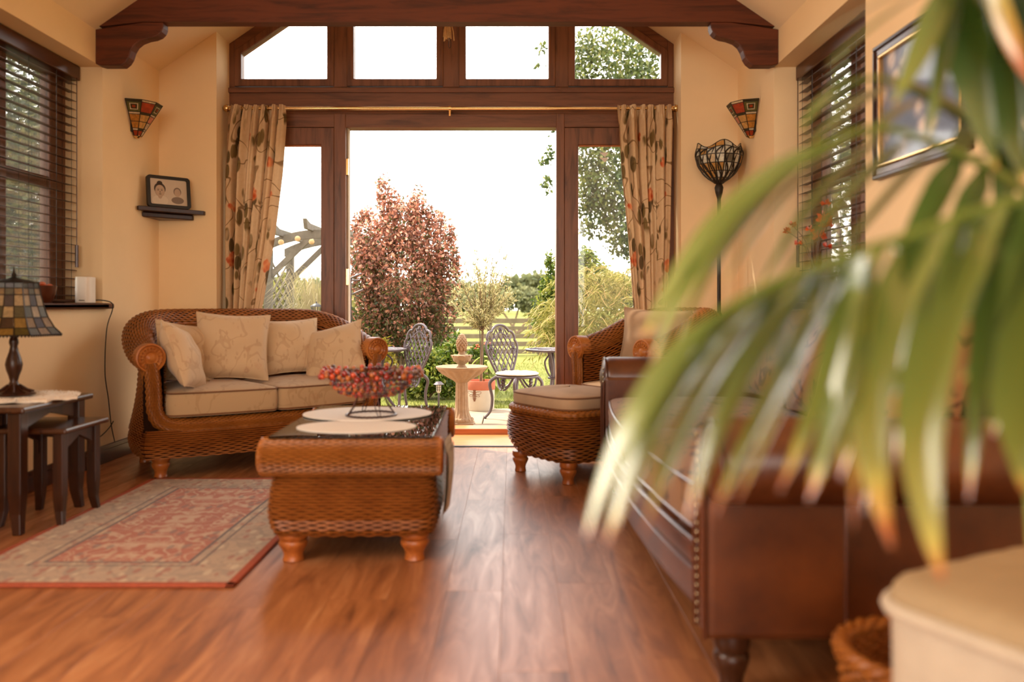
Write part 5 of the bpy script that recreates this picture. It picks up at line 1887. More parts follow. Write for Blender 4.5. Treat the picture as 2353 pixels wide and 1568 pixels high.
def frond(pts, n, L0, w, tone, droop=0.8, t0=0.10, spread=0.6, seed=0, stem_from=None, skew=(1, 1), tipdry=0.86):
    """pts: the frond's rib in world space"""
    rg = np.random.default_rng(seed)
    wp = [Vector(p) - PP for p in pts]
    rib = catmull(wp, 10)
    full = rib if stem_from is None else catmull([Vector(s_) - PP for s_ in stem_from] + wp[:1], 8)[:-1] + rib
    rs = np.linspace(0.0085, 0.0018, len(full))
    fr = MB().tube(full, list(rs), 7).build('frond', stalk, palm)
    pl = Poly([tuple(p) for p in rib])
    Lr = pl.L
    for k in range(n):
        s = t0 + (1 - t0) * (k + 0.5) / n
        p = Vector(pl.at(s))
        tg = (Vector(pl.at(min(1, s + 0.02))) - Vector(pl.at(max(0, s - 0.02)))).normalized()
        side = tg.cross(Vector((0, 0, 1)))
        side = side.normalized() if side.length > 0.05 else Vector((1, 0, 0))
        for sg in (-1, 1):
            if sg < 0 and skew[0] < rg.uniform(): continue
            if sg > 0 and skew[1] < rg.uniform(): continue
            L = L0 * (0.55 + 0.45 * math.sin(PI * min(1, 0.15 + s * 0.8))) * rg.uniform(0.8, 1.15)
            d = (tg * rg.uniform(0.55, 0.8) + side * (sg * spread * rg.uniform(0.7, 1.2)) + Vector((0, 0, 0.22))).normalized()
            p1 = p + d * L * 0.5
            dr = droop * rg.uniform(0.8, 1.1)
            p2 = p + d * L * (1.0 - 0.45 * dr) + Vector((0, 0, -1)) * L * dr * 0.85
            V, F, tn = leaflet_mesh(p, p1, p2, w * rg.uniform(0.8, 1.15), tone + rg.uniform(-0.12, 0.16), tipdry + rg.uniform(-0.08, 0.10), rg.uniform(-0.35, 0.35))
            MB().add(V, F).build('leaflet', palm_leaf, fr, fixn=False, attrs={'tone': tn}, angle=80)
    return fr


def hang(fr, rows, tone=0.3, w=0.024, tipstart=0.86, seed=5):
    """single drooping leaflets of a frond: (x0, y0, xc, yc, x1, y1, depth0, depth1, width)"""
    rg = np.random.default_rng(seed)
    for r in rows:
        x0, y0, xc, yc, x1, y1, d0, d1 = r[:8]
        ww = r[8] if len(r) > 8 else w
        tn0 = r[9] if len(r) > 9 else tone + rg.uniform(-0.1, 0.15)
        ts = r[10] if len(r) > 10 else tipstart
        p0, p1, p2 = P(x0, y0, d0) - PP, P(xc, yc, (d0 + d1) / 2 - 0.01) - PP, P(x1, y1, d1) - PP
        V, F, tn = leaflet_mesh(p0, p1, p2, ww, tn0, ts, rg.uniform(-0.25, 0.25))
        MB().add(V, F).build('leaflet', palm_leaf, fr, fixn=False, attrs={'tone': tn}, angle=80)


base = [(0.93, 0.70, 0.28), (0.93, 0.72, 0.60)]
# main low frond sweeping to the left in front of the leather sofa
fB = frond([P(2560, 420, 0.86), P(2300, 470, 0.84), P(2080, 545, 0.82), P(1880, 610, 0.80), P(1700, 690, 0.78), P(1560, 800, 0.765), P(1460, 930, 0.755)], 0, 0.17, 0.020, 0.30, 0.9, 0.2, 0.5, 1, base + [(0.90, 0.76, 0.95)], (0.8, 0.3))
hang(fB, [
    (1660, 715, 1450, 860, 1346, 1235, 0.78, 0.74, 0.026, 0.38, 0.97),
    (1620, 745, 1470, 930, 1392, 1262, 0.77, 0.75, 0.018, 0.42, 0.88),
    (1660, 730, 1530, 900, 1440, 1180, 0.78, 0.75, 0.020, 0.52, 0.90),
    (1820, 635, 1530, 770, 1415, 1215, 0.79, 0.74, 0.036, 0.30, 0.95),
    (1860, 620, 1600, 780, 1478, 1235, 0.80, 0.74, 0.036, 0.34, 0.88),
    (1760, 665, 1650, 820, 1540, 1010, 0.80, 0.77, 0.024, 0.46, 0.95),
    (1920, 605, 1700, 760, 1580, 1195, 0.81, 0.75, 0.034, 0.30, 0.90),
    (1960, 590, 1800, 800, 1640, 1190, 0.81, 0.75, 0.036, 0.34, 0.86),
    (1900, 612, 1850, 820, 1690, 1160, 0.81, 0.76, 0.020, 0.50, 0.86),
    (1930, 600, 1935, 820, 1790, 1130, 0.81, 0.77, 0.018, 0.36, 0.85),
    (1975, 590, 1975, 820, 1858, 1150, 0.82, 0.77, 0.036, 0.30, 0.88),
    (2010, 575, 1968, 760, 1960, 1215, 0.82, 0.76, 0.018, 0.62, 0.80),
    (2060, 560, 2050, 800, 1985, 1180, 0.82, 0.78, 0.016, 0.50, 0.84),
    (2180, 510, 1900, 780, 2050, 1262, 0.82, 0.74, 0.038, 0.38, 0.83),
    (2200, 505, 2120, 800, 2120, 1230, 0.83, 0.78, 0.018, 0.40, 0.9),
    (2300, 470, 2020, 820, 2165, 1335, 0.83, 0.72, 0.042, 0.40, 0.92),
    (2280, 480, 2260, 760, 2225, 1150, 0.84, 0.78, 0.024, 0.20, 0.88),
    (2420, 440, 2280, 760, 2355, 1130, 0.84, 0.76, 0.046, 0.32, 0.97),
    (2470, 430, 2400, 800, 2372, 1280, 0.85, 0.78, 0.034, 0.34, 0.97),
    (1870, 615, 1790, 720, 1740, 1040, 0.81, 0.79, 0.016, 0.20, 0.97),
    (1700, 695, 1490, 840, 1376, 1120, 0.78, 0.75, 0.022, 0.30, 0.97),
    (1740, 675, 1560, 830, 1455, 1120, 0.79, 0.76, 0.026, 0.36, 0.97),
    (1830, 630, 1640, 800, 1520, 1130, 0.80, 0.76, 0.022, 0.34, 0.96),
    (1890, 612, 1690, 800, 1600, 1080, 0.81, 0.78, 0.022, 0.40, 0.96),
    (2030, 565, 1900, 760, 1900, 1060, 0.82, 0.79, 0.022, 0.44, 0.9),
    (2090, 545, 2000, 760, 1930, 1100, 0.82, 0.79, 0.024, 0.24, 0.9),
    (2150, 520, 2090, 760, 2060, 1060, 0.83, 0.79, 0.022, 0.30, 0.9),
    (2250, 490, 2180, 760, 2110, 1010, 0.83, 0.80, 0.024, 0.26, 0.95),
    (2360, 455, 2330, 720, 2280, 1000, 0.84, 0.81, 0.030, 0.28, 0.95),
    (1640, 730, 1520, 880, 1500, 1150, 0.78, 0.76, 0.014, 0.46, 0.9),
    (2120, 530, 2020, 720, 1840, 1000, 0.82, 0.80, 0.020, 0.28, 0.97),
    (2220, 500, 2150, 700, 2010, 980, 0.83, 0.80, 0.022, 0.22, 0.97),
    (2330, 470, 2220, 640, 2130, 900, 0.84, 0.81, 0.028, 0.18, 0.97),
    (2400, 450, 2330, 640, 2210, 880, 0.84, 0.82, 0.026, 0.14, 0.97),
])
# upper frond arching over the right window
fA = frond([P(2520, 560, 1.02), P(2330, 420, 1.00), P(2160, 335, 0.98), P(2010, 295, 0.96), P(1860, 355, 0.94), P(1710, 465, 0.92), P(1570, 630, 0.90)], 0, 0.20, 0.020, 0.22, 0.85, 0.25, 0.45, 2, base + [(0.92, 0.85, 0.85)], (0.7, 0.2))
hang(fA, [
    (1930, 320, 1640, 420, 1478, 780, 0.95, 0.90, 0.036, 0.30, 0.99),
    (1800, 395, 1610, 500, 1500, 830, 0.94, 0.88, 0.030, 0.30, 0.99),
    (1740, 440, 1640, 560, 1556, 790, 0.93, 0.90, 0.020, 0.42, 0.99),
    (1880, 345, 1700, 480, 1592, 700, 0.95, 0.92, 0.022, 0.14, 0.99),
    (1980, 300, 1780, 420, 1665, 650, 0.96, 0.93, 0.020, 0.10, 0.99),
    (2050, 300, 1880, 400, 1745, 660, 0.97, 0.93, 0.022, 0.12, 0.99),
    (2100, 312, 1960, 400, 1800, 640, 0.98, 0.93, 0.026, 0.14, 0.99),
    (2150, 330, 2060, 420, 1900, 620, 0.98, 0.94, 0.024, 0.12, 0.99),
    (1960, 300, 1900, 270, 1830, 330, 0.97, 0.95, 0.016, 0.22, 0.9),
    (2200, 352, 2140, 470, 2050, 640, 0.99, 0.95, 0.030, 0.16, 0.99),
    (2260, 385, 2210, 500, 2150, 700, 0.99, 0.95, 0.030, 0.20, 0.99),
], w=0.028)
# frond from the right edge behind the others, shade put into its dark tones
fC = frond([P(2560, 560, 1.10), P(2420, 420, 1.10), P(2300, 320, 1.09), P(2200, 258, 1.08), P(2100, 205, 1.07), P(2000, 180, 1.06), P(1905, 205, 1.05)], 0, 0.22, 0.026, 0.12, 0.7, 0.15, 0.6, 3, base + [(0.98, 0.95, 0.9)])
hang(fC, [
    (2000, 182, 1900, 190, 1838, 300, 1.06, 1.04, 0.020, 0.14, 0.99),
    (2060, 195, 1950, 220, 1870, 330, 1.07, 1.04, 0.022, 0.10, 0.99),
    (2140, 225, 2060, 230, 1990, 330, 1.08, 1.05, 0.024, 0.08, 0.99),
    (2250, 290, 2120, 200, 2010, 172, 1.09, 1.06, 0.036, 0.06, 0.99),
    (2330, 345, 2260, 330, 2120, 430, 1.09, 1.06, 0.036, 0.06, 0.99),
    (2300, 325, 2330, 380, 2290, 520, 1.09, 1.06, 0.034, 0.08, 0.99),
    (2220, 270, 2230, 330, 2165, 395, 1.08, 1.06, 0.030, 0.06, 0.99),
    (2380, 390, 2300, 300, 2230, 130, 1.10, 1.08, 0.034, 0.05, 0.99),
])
# fronds hanging in from above the upper right corner
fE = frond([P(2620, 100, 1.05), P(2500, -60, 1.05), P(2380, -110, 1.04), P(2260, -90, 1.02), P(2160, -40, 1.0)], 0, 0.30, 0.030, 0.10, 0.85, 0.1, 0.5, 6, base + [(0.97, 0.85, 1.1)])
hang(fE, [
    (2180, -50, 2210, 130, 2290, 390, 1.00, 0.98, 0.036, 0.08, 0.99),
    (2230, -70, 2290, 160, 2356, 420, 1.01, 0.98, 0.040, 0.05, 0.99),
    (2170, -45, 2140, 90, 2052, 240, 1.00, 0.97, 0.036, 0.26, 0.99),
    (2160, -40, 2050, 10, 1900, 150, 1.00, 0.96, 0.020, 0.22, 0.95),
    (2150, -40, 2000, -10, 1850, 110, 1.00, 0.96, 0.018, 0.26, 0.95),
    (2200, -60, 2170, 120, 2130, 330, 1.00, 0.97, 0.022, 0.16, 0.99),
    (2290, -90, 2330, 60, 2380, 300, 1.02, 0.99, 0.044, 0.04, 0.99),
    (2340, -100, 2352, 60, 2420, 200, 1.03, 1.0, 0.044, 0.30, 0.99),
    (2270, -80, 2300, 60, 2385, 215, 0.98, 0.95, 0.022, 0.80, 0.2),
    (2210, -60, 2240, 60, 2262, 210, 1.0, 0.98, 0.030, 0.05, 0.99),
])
# ------------------------------------------------------------------ garden
GZ = -0.10                                 # ground level outside
pav = struct('patio', MB().bx(-5.0, 4.5, 6.2, 8.36, -0.30, GZ - 0.012), M['soil'], smooth=False)
sw = 0.54
for i in range(13):
    for j in range(4):
        x0, y0 = -3.5 + i * sw + (0.27 if j % 2 else 0), 6.205 + j * sw
        g = 0.005
        V, F = [], []
        w_, h_ = sw - 2 * g, sw - 2 * g
        z = random.uniform(-0.002, 0.002)
        m = MB().add([(0, 0, -0.012), (w_, 0, -0.012), (w_, h_, -0.012), (0, h_, -0.012), (0, 0, -0.004), (w_, 0, -0.004), (w_, h_, -0.004), (0, h_, -0.004), (0.006, 0.006, 0), (w_ - 0.006, 0.006, 0), (w_ - 0.006, h_ - 0.006, 0), (0.006, h_ - 0.006, 0)],
                     [(8, 9, 10, 11)] + [(a, (a + 1) % 4, 4 + (a + 1) % 4, 4 + a) for a in range(4)] + [(4 + a, 4 + (a + 1) % 4, 8 + (a + 1) % 4, 8 + a) for a in range(4)])
        o = m.build('paving_slab', M['paving'], pav, smooth=False)
        o.location = (x0 + g, y0 + g, GZ + z)

gm = NT('lawn_ground')
co = gm.coord()
nn_ = gm.noise(co, 1.4, 4)
n2 = gm.noise(co, 45, 3)
f_ = gm.math('ADD', gm.math('MULTIPLY', nn_.outputs[0], 0.5), gm.math('MULTIPLY', n2.outputs[0], 0.5))
cg = gm.ramp(f_, [(0.34, srgb(84, 90, 38)), (0.52, srgb(112, 112, 52)), (0.68, srgb(132, 126, 66))])
bb_ = gm.bsdf(cg, 0.95, 0, 0.1)
gm.bump(bb_, n2.outputs[0], 0.6, 0.02)
struct('lawn', MB().bx(-60, 60, 8.355, 150, -0.4, GZ - 0.012), gm.m, smooth=False)
struct('side_ground', MB().bx(-60, XL - 0.32, -10, 8.355, -0.4, GZ - 0.02).bx(XR + 0.32, 60, -10, 8.355, -0.4, GZ - 0.02).bx(XL - 0.32, XR + 0.32, -10, YB - 0.2, -0.4, GZ - 0.02), gm.m, smooth=False)

# short grass blades on the near lawn
rg = np.random.default_rng(41)
N = 16000
gx, gy = rg.uniform(-4, 3, N), 8.37 + rg.uniform(0, 1, N) ** 1.6 * 6.5
hh = rg.uniform(0.018, 0.048, N)
an = rg.uniform(0, PI, N)
dx, dy = np.cos(an) * 0.0045, np.sin(an) * 0.0045
lx, ly = rg.normal(0, 0.014, N), rg.normal(0, 0.014, N)
V = np.stack([np.stack([gx - dx, gy - dy, np.full(N, GZ - 0.014)], 1), np.stack([gx + dx, gy + dy, np.full(N, GZ - 0.014)], 1), np.stack([gx + lx, gy + ly, GZ - 0.012 + hh], 1)], 1).reshape(-1, 3)
tone = np.repeat(rg.uniform(0, 1, N), 3)
F = np.arange(N * 3).reshape(-1, 3)
gl_ = leaf_mat('grass_blade', [(0, srgb(78, 90, 30)), (0.5, srgb(108, 116, 44)), (1, srgb(136, 134, 64))], 0.6, 0.45)
MBg = MB()
MBg.v, MBg.f, MBg.n = [V], [tuple(f) for f in F.tolist()], len(V)
go = MBg.build('grass', gl_, None, fixn=False, attrs={'tone': tone})
props(go, 'short sunlit grass blades of the garden lawn', 'grass', None, 'stuff')


# ---- leaf clouds
def leaf_cloud(pts, size, tone, aspect=0.5, down=0.3, seed=0, jit=0.35, dirs=None):
    """a small folded blade at every point"""
    rg = np.random.default_rng(seed)
    n = len(pts)
    if dirs is None:
        ax = rg.normal(size=(n, 3))
        ax[:, 2] -= down * 1.5
    else:
        ax = dirs + rg.normal(size=(n, 3)) * 0.35
    ax /= np.linalg.norm(ax, axis=1, keepdims=True)
    r = rg.normal(size=(n, 3))
    sd = np.cross(ax, r)
    sd /= np.maximum(np.linalg.norm(sd, axis=1, keepdims=True), 1e-6)
    nr = np.cross(sd, ax)
    L = size * rg.uniform(1 - jit, 1 + jit, n)[:, None]
    W = L * aspect * 0.5
    p0 = pts
    a = pts + ax * L * 0.45 + sd * W + nr * L * 0.06
    t_ = pts + ax * L - nr * L * 0.08
    c = pts + ax * L * 0.45 - sd * W + nr * L * 0.06
    V = np.stack([p0, a, t_, c], 1).reshape(-1, 3)
    i = np.arange(n)[:, None] * 4
    F = np.concatenate([i + np.array([[0, 1, 2]]), i + np.array([[0, 2, 3]])], 0)
    return V, F, np.repeat(tone, 4)


def add_leaves(name, parent, mat, V, F, tone):
    me = bpy.data.meshes.new(name)
    me.from_pydata(V.tolist(), [], F.tolist())
    at = me.attributes.new('tone', 'FLOAT', 'POINT')
    at.data.foreach_set('value', tone.astype(np.float32))
    o = link(name, me, mat, parent, smooth=False)
    o['kind'] = 'stuff'
    return o


def blob_pts(blobs, n, seed, shell=0.55):
    """blobs: (centre, (rx, ry, rz)); points thicker towards each blob's outside"""
    rg = np.random.default_rng(seed)
    vol = np.array([b[1][0] * b[1][2] for b in blobs])
    k = rg.choice(len(blobs), n, p=vol / vol.sum())
    d = rg.normal(size=(n, 3))
    d /= np.linalg.norm(d, axis=1, keepdims=True)
    r = shell + (1 - shell) * rg.uniform(0, 1, n) ** 0.6
    r *= 1 + 0.10 * np.sin(5 * d[:, 0] + 4 * d[:, 2] + k)
    c = np.array([tuple(b[0]) for b in blobs])[k]
    R = np.array([b[1] for b in blobs])[k]
    return c + d * R * r[:, None], d, k


def B(px, py, d, rx, ry, depth=None):
    """blob given by what it covers in the photograph at distance d"""
    return (P(px, py, d), (rx * d / FPX, (depth or rx) * d / FPX, ry * d / FPX))


def bush(name, label, cat, loc, blobs, n, size, mat, seed, tonef=None, aspect=0.5, stems=8, stem_r=0.02, group=None, shell=0.5, fname='foliage', smat=None, down=0.3):
    loc = Vector(loc)
    t = thing(name, label, cat, loc, 0, group)
    p, d, k = blob_pts(blobs, n, seed, shell)
    rg = np.random.default_rng(seed + 1)
    tone = rg.uniform(0, 1, n) if tonef is None else tonef(p, d, rg)
    V, F, tn = leaf_cloud(p - np.array(loc), size, tone, aspect, down, seed + 2)
    add_leaves(fname, t, mat, V, F, tn)
    for s in range(stems):
        b = blobs[s % len(blobs)]
        e = Vector(b[0]) - loc + Vector(rg.uniform(-0.4, 0.4, 3)) * min(b[1])
        r0 = Vector((rg.uniform(-1, 1) * stem_r * 3, rg.uniform(-1, 1) * stem_r * 3, 0))
        MB().tube(catmull([r0, r0.lerp(e, 0.5) + Vector((rg.uniform(-0.1, 0.1), rg.uniform(-0.1, 0.1), 0.1 * e.z)) * 0.5, e], 4), list(np.linspace(stem_r, stem_r * 0.35, 9)), 6).build('stem', smat or M['bark'], t)
    return t


LM = {}
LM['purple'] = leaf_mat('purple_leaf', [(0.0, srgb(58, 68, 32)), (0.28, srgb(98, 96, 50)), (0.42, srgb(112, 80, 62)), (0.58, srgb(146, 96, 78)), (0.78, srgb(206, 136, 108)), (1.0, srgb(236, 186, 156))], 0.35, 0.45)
LM['olive'] = leaf_mat('olive_leaf', [(0.0, srgb(112, 108, 66)), (0.5, srgb(170, 160, 108)), (1.0, srgb(222, 208, 160))], 0.4, 0.45)
LM['green'] = leaf_mat('green_leaf', [(0.0, srgb(48, 70, 20)), (0.5, srgb(100, 119, 38)), (1.0, srgb(164, 162, 73))], 0.4, 0.45)
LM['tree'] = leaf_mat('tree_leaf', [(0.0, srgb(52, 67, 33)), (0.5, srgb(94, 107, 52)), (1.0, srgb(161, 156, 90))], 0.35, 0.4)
LM['willow'] = leaf_mat('willow_leaf', [(0.0, srgb(115, 117, 50)), (0.5, srgb(159, 152, 77)), (1.0, srgb(189, 174, 110))], 0.45, 0.5)
LM['grass'] = leaf_mat('straw_grass', [(0.0, srgb(126, 117, 75)), (1.0, srgb(186, 168, 126))], 0.5, 0.4)
LM['hosta'] = leaf_mat('hosta_leaf', [(0.0, srgb(117, 137, 50)), (1.0, srgb(179, 178, 100))], 0.4, 0.45)
LM['yellow'] = leaf_mat('yellow_leaf', [(0.0, srgb(142, 126, 33)), (1.0, srgb(194, 173, 67))], 0.4, 0.5)
LM['dark'] = leaf_mat('dark_hedge_leaf', [(0.0, srgb(33, 47, 25)), (0.6, srgb(70, 82, 47)), (1.0, srgb(126, 126, 70))], 0.4, 0.35)
LM['far'] = leaf_mat('far_wood_leaf', [(0.0, srgb(92, 99, 65)), (1.0, srgb(134, 132, 90))], 0.8, 0.3)  # distance haze put into the pale leaf colours

# purple-leaved shrub
d = 10.4
pb_ = [B(925, 640, d, 112, 130), B(870, 560, d, 62, 80), B(985, 570, d, 62, 85), B(845, 620, d, 45, 90), B(1020, 640, d, 40, 80), B(925, 520, d, 60, 70), B(930, 750, d, 100, 70), B(860, 730, d, 60, 70), B(1000, 730, d, 55, 60),
       B(880, 450, d, 18, 55), B(905, 480, d, 20, 45), B(962, 475, d, 20, 52), B(948, 490, d, 16, 40), B(985, 500, d, 16, 36), B(1010, 515, d, 14, 36), B(840, 500, d, 14, 26), B(820, 520, d, 14, 34), B(1035, 540, d, 12, 30), B(1045, 600, d, 14, 40)]
gcut = lambda lo, hi: (lambda p, d_, rg: np.clip(0.26 + 0.40 * np.clip((p[:, 2] - lo) / (hi - lo), -0.3, 1) + rg.normal(0, 0.24, len(p)), 0, 1))  # greener low leaves; sunlit pink of the top put into the tones
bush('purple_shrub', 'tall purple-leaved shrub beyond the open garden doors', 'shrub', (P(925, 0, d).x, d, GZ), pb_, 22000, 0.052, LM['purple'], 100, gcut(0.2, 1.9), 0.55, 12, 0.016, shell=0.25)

# olive tree in the bee pot
d = 8.24
ox = P(1105, 0, d).x
t = thing('bee_pot', 'white and terracotta pot printed with a bee, holding the olive tree', 'pot', (ox, d, GZ))
MB().lathe([(0.0, 0.0), (0.128, 0.0), (0.132, 0.008), (0.138, 0.205), (0.0, 0.205)], 36).build('white_body', M['pot_white'], t)
MB().lathe([(0.139, 0.205), (0.142, 0.215), (0.144, 0.285), (0.140, 0.295), (0.128, 0.295), (0.124, 0.27), (0.0, 0.268)], 36).build('terracotta_rim', M['terracotta'], t)
bee_d, bee_l = plain('bee_brown', srgb(122, 76, 48), 0.7), plain('bee_wing_line', srgb(150, 112, 84), 0.7)


def on_pot(px, py, bulge=0.0):
    """pixel on the front of the pot"""
    dd = d - 0.137
    p = P(px, py, dd)
    x = max(-0.13, min(0.13, p.x - ox))
    z = p.z - GZ
    r = 0.131 + 0.007 * min(1, max(0, z / 0.205)) + 0.0015 + bulge
    return (x, -math.sqrt(max(0.0, r * r - x * x)), z)


def pot_patch(pts, mt, nm, bulge=0.0):
    V = [on_pot(a, b_, bulge) for a, b_ in pts]
    V2 = [(v[0], v[1] + 0.002, v[2]) for v in V]
    n = len(V)
    F = [tuple(range(n)), tuple(range(2 * n - 1, n - 1, -1))] + [(i, (i + 1) % n, n + (i + 1) % n, n + i) for i in range(n)]
    MB().add(V + V2, F).build(nm, mt, t, smooth=False)


def ell(cx, cy, a, b_, rot=0, n=16):
    c_, s_ = math.cos(rot), math.sin(rot)
    return [(cx + a * math.cos(q) * c_ - b_ * math.sin(q) * s_, cy + a * math.cos(q) * s_ + b_ * math.sin(q) * c_) for q in [2 * PI * k / n for k in range(n)]]


bx_, by_ = 1090, 907
pot_patch(ell(bx_, by_ - 8, 3.2, 3.0), bee_d, 'bee_head', 0.001)
pot_patch(ell(bx_, by_ - 2, 4.6, 4.4), bee_d, 'bee_body', 0.0008)
for k, (w_, yo) in enumerate(((5.2, 4.5), (4.8, 8.5), (3.8, 12.0), (2.4, 15.0))):
    pot_patch(ell(bx_, by_ + yo, w_, 1.5), bee_d, 'bee_stripe', 0.001)
for s in (-1, 1):
    for (cx, cy, a, b_, r_) in ((bx_ + s * 9, by_ - 3, 7.5, 3.6, -s * 0.25), (bx_ + s * 7.5, by_ + 3, 5.5, 2.4, s * 0.35)):
        pot_patch(ell(cx, cy, a, b_, r_), bee_l, 'bee_wing', 0.0)
        pot_patch(ell(cx, cy, a - 1.2, b_ - 1.1, r_), M['pot_white'], 'bee_wing', 0.0012)
    pot_patch([(bx_ + s * 1, by_ - 10), (bx_ + s * 4, by_ - 14), (bx_ + s * 4.6, by_ - 13.4), (bx_ + s * 1.8, by_ - 10)], bee_d, 'bee_antenna', 0.001)
t = thing('olive_tree', 'small olive tree with silvery leaves growing from the bee pot', 'tree', (ox, d, GZ + 0.27))
o0 = Vector((ox, d, GZ + 0.27))
fork = P(1109, 762, d) - o0
MB().tube(catmull([(0, 0, -0.05), (0.004, 0, 0.1), fork * 0.6, fork], 5), list(np.linspace(0.017, 0.013, 16)), 8).build('trunk', M['bark'], t)
rg = np.random.default_rng(61)
LV, LD = [], []
for k in range(90):
    if k < 8:
        e = P([1095, 1150, 1165, 1180, 1040, 1062, 1120, 1130][k], [575, 572, 585, 612, 612, 590, 600, 585][k], d + rg.uniform(-0.1, 0.1)) - o0
    else:
        a, r = rg.uniform(-PI, PI), rg.uniform(0.25, 1) ** 0.7
        e = P(1108 + 80 * r * math.cos(a), 672 + 78 * r * math.sin(a), d + rg.uniform(-0.3, 0.3)) - o0
    mid = fork.lerp(e, 0.55) + Vector((rg.uniform(-0.03, 0.03), rg.uniform(-0.03, 0.03), rg.uniform(-0.02, 0.03)))
    c_ = catmull([fork + Vector((0, 0, rg.uniform(-0.01, 0.06))), mid, e], 8)
    if k < 50: MB().tube(c_[::2], list(np.linspace(0.005, 0.0014, len(c_[::2]))), 5).build('branch', M['bark'], t)
    for q in range(int(34)):
        s = rg.uniform(0.25, 1.0)
        i_ = min(len(c_) - 2, int(s * (len(c_) - 1)))
        p = c_[i_].lerp(c_[i_ + 1], rg.uniform())
        LV.append(p + Vector(rg.normal(0, 0.008, 3)))
        tg = (c_[i_ + 1] - c_[i_]).normalized()
        LD.append(tg * 0.8 + Vector(rg.normal(0, 0.7, 3)))
LV, LD = np.array([tuple(v) for v in LV]), np.array([tuple(v) for v in LD])
V, F, tn = leaf_cloud(LV, 0.046, rg.uniform(0, 1, len(LV)), 0.24, 0, 62, 0.3, LD)
add_leaves('foliage', t, LM['olive'], V, F, tn)
for px, dz in ((1105, 0.0), (1112, 0.01)):
    MB().tube([(P(px, 0, d).x - ox, 0.02 + dz, -0.02), (P(px - 3, 0, d).x - ox, 0.02, 0.62)], 0.005, 6).build('cane', LM['green'] if px > 1110 else M['timber'], t)

# ---- stone bird bath fountain
d = 7.24
t = thing('stone_fountain', 'small buff stone bird bath fountain with pineapple finial on the patio', 'fountain', (P(1061, 0, d).x, d, GZ))
k_ = 1.0
MB().bx(-0.108, 0.108, -0.108, 0.108, 0, 0.022).build('plinth', M['stone'], t, bevel=0.006)
MB().lathe([(0.10, 0.022), (0.104, 0.034), (0.100, 0.052), (0.090, 0.060)], 32).build('base', M['stone'], t)
for k in range(16):
    a = 2 * PI * k / 16
    MB().ball((0.094 * math.cos(a), 0.094 * math.sin(a), 0.044), 0.017, 8, 6, (0.7, 0.7, 1)).build('base_leaf', M['stone'], t)
A = []
for z, r in ((0.058, 0.088), (0.075, 0.078), (0.10, 0.068), (0.15, 0.060), (0.25, 0.056), (0.34, 0.054), (0.375, 0.052)):
    A.append([(r * (1 - 0.055 * abs(math.cos(8 * a))) * math.cos(a), r * (1 - 0.055 * abs(math.cos(8 * a))) * math.sin(a), z) for a in np.linspace(0, 2 * PI, 128, endpoint=False)])
MB().grid(np.array(A), closed_u=True).build('fluted_pedestal', M['stone'], t)
A = []
for z, r in ((0.368, 0.055), (0.385, 0.075), (0.410, 0.120), (0.440, 0.170), (0.470, 0.205), (0.492, 0.220), (0.494, 0.226), (0.508, 0.227), (0.511, 0.220), (0.505, 0.208), (0.480, 0.16), (0.468, 0.06), (0.467, 0.001)):
    out_ = z < 0.49 and r > 0.06
    f = 0.075 if 0.375 < z < 0.480 and len(A) < 6 else 0.0
    A.append([(r * (1 - f * abs(math.cos(8 * a)) ** 3) * math.cos(a), r * (1 - f * abs(math.cos(8 * a)) ** 3) * math.sin(a), z) for a in np.linspace(0, 2 * PI, 128, endpoint=False)])
MB().grid(np.array(A), closed_u=True).build('bowl', M['stone'], t)
wm = NT('still_water')
wm.bsdf(srgb(150, 140, 120), 0.05, 0, 0.5)
MB().lathe([(0.0, 0.492), (0.192, 0.492)], 40, cap=False).build('water', wm.m, t, smooth=False)
MB().lathe([(0.045, 0.467), (0.047, 0.500), (0.036, 0.510), (0.030, 0.525), (0.052, 0.540), (0.075, 0.565), (0.088, 0.590), (0.086, 0.606), (0.060, 0.610), (0.034, 0.612), (0.028, 0.628), (0.030, 0.640)], 28).build('upper_bowl', M['stone'], t)
for k in range(10):
    a = 2 * PI * k / 10
    MB().ball((0.066 * math.cos(a), 0.066 * math.sin(a), 0.578), 0.020, 8, 6, (0.7, 0.7, 1.5)).build('petal', M['stone'], t)
    MB().ball((0.086 * math.cos(a), 0.086 * math.sin(a), 0.600), 0.010, 8, 5).build('rim_knob', M['stone'], t)
for k in range(8):
    a = 2 * PI * k / 8
    MB().ball((0.036 * math.cos(a), 0.036 * math.sin(a), 0.664), 0.014, 8, 6, (0.6, 0.6, 1.7)).build('leaf', M['stone'], t)
MB().lathe([(0.026, 0.64), (0.034, 0.660), (0.042, 0.690), (0.043, 0.720), (0.036, 0.755), (0.024, 0.780), (0.010, 0.795), (0.0, 0.800)], 24).build('finial', M['stone'], t)
for ring_ in range(7):
    z = 0.680 + ring_ * 0.016
    r = [0.041, 0.0445, 0.0445, 0.042, 0.037, 0.030, 0.021][ring_]
    for k in range(11):
        a = 2 * PI * (k + 0.5 * (ring_ % 2)) / 11
        MB().ball((r * math.cos(a), r * math.sin(a), z), 0.0095, 6, 4, (0.8, 0.8, 1.15)).build('scale', M['stone'], t)


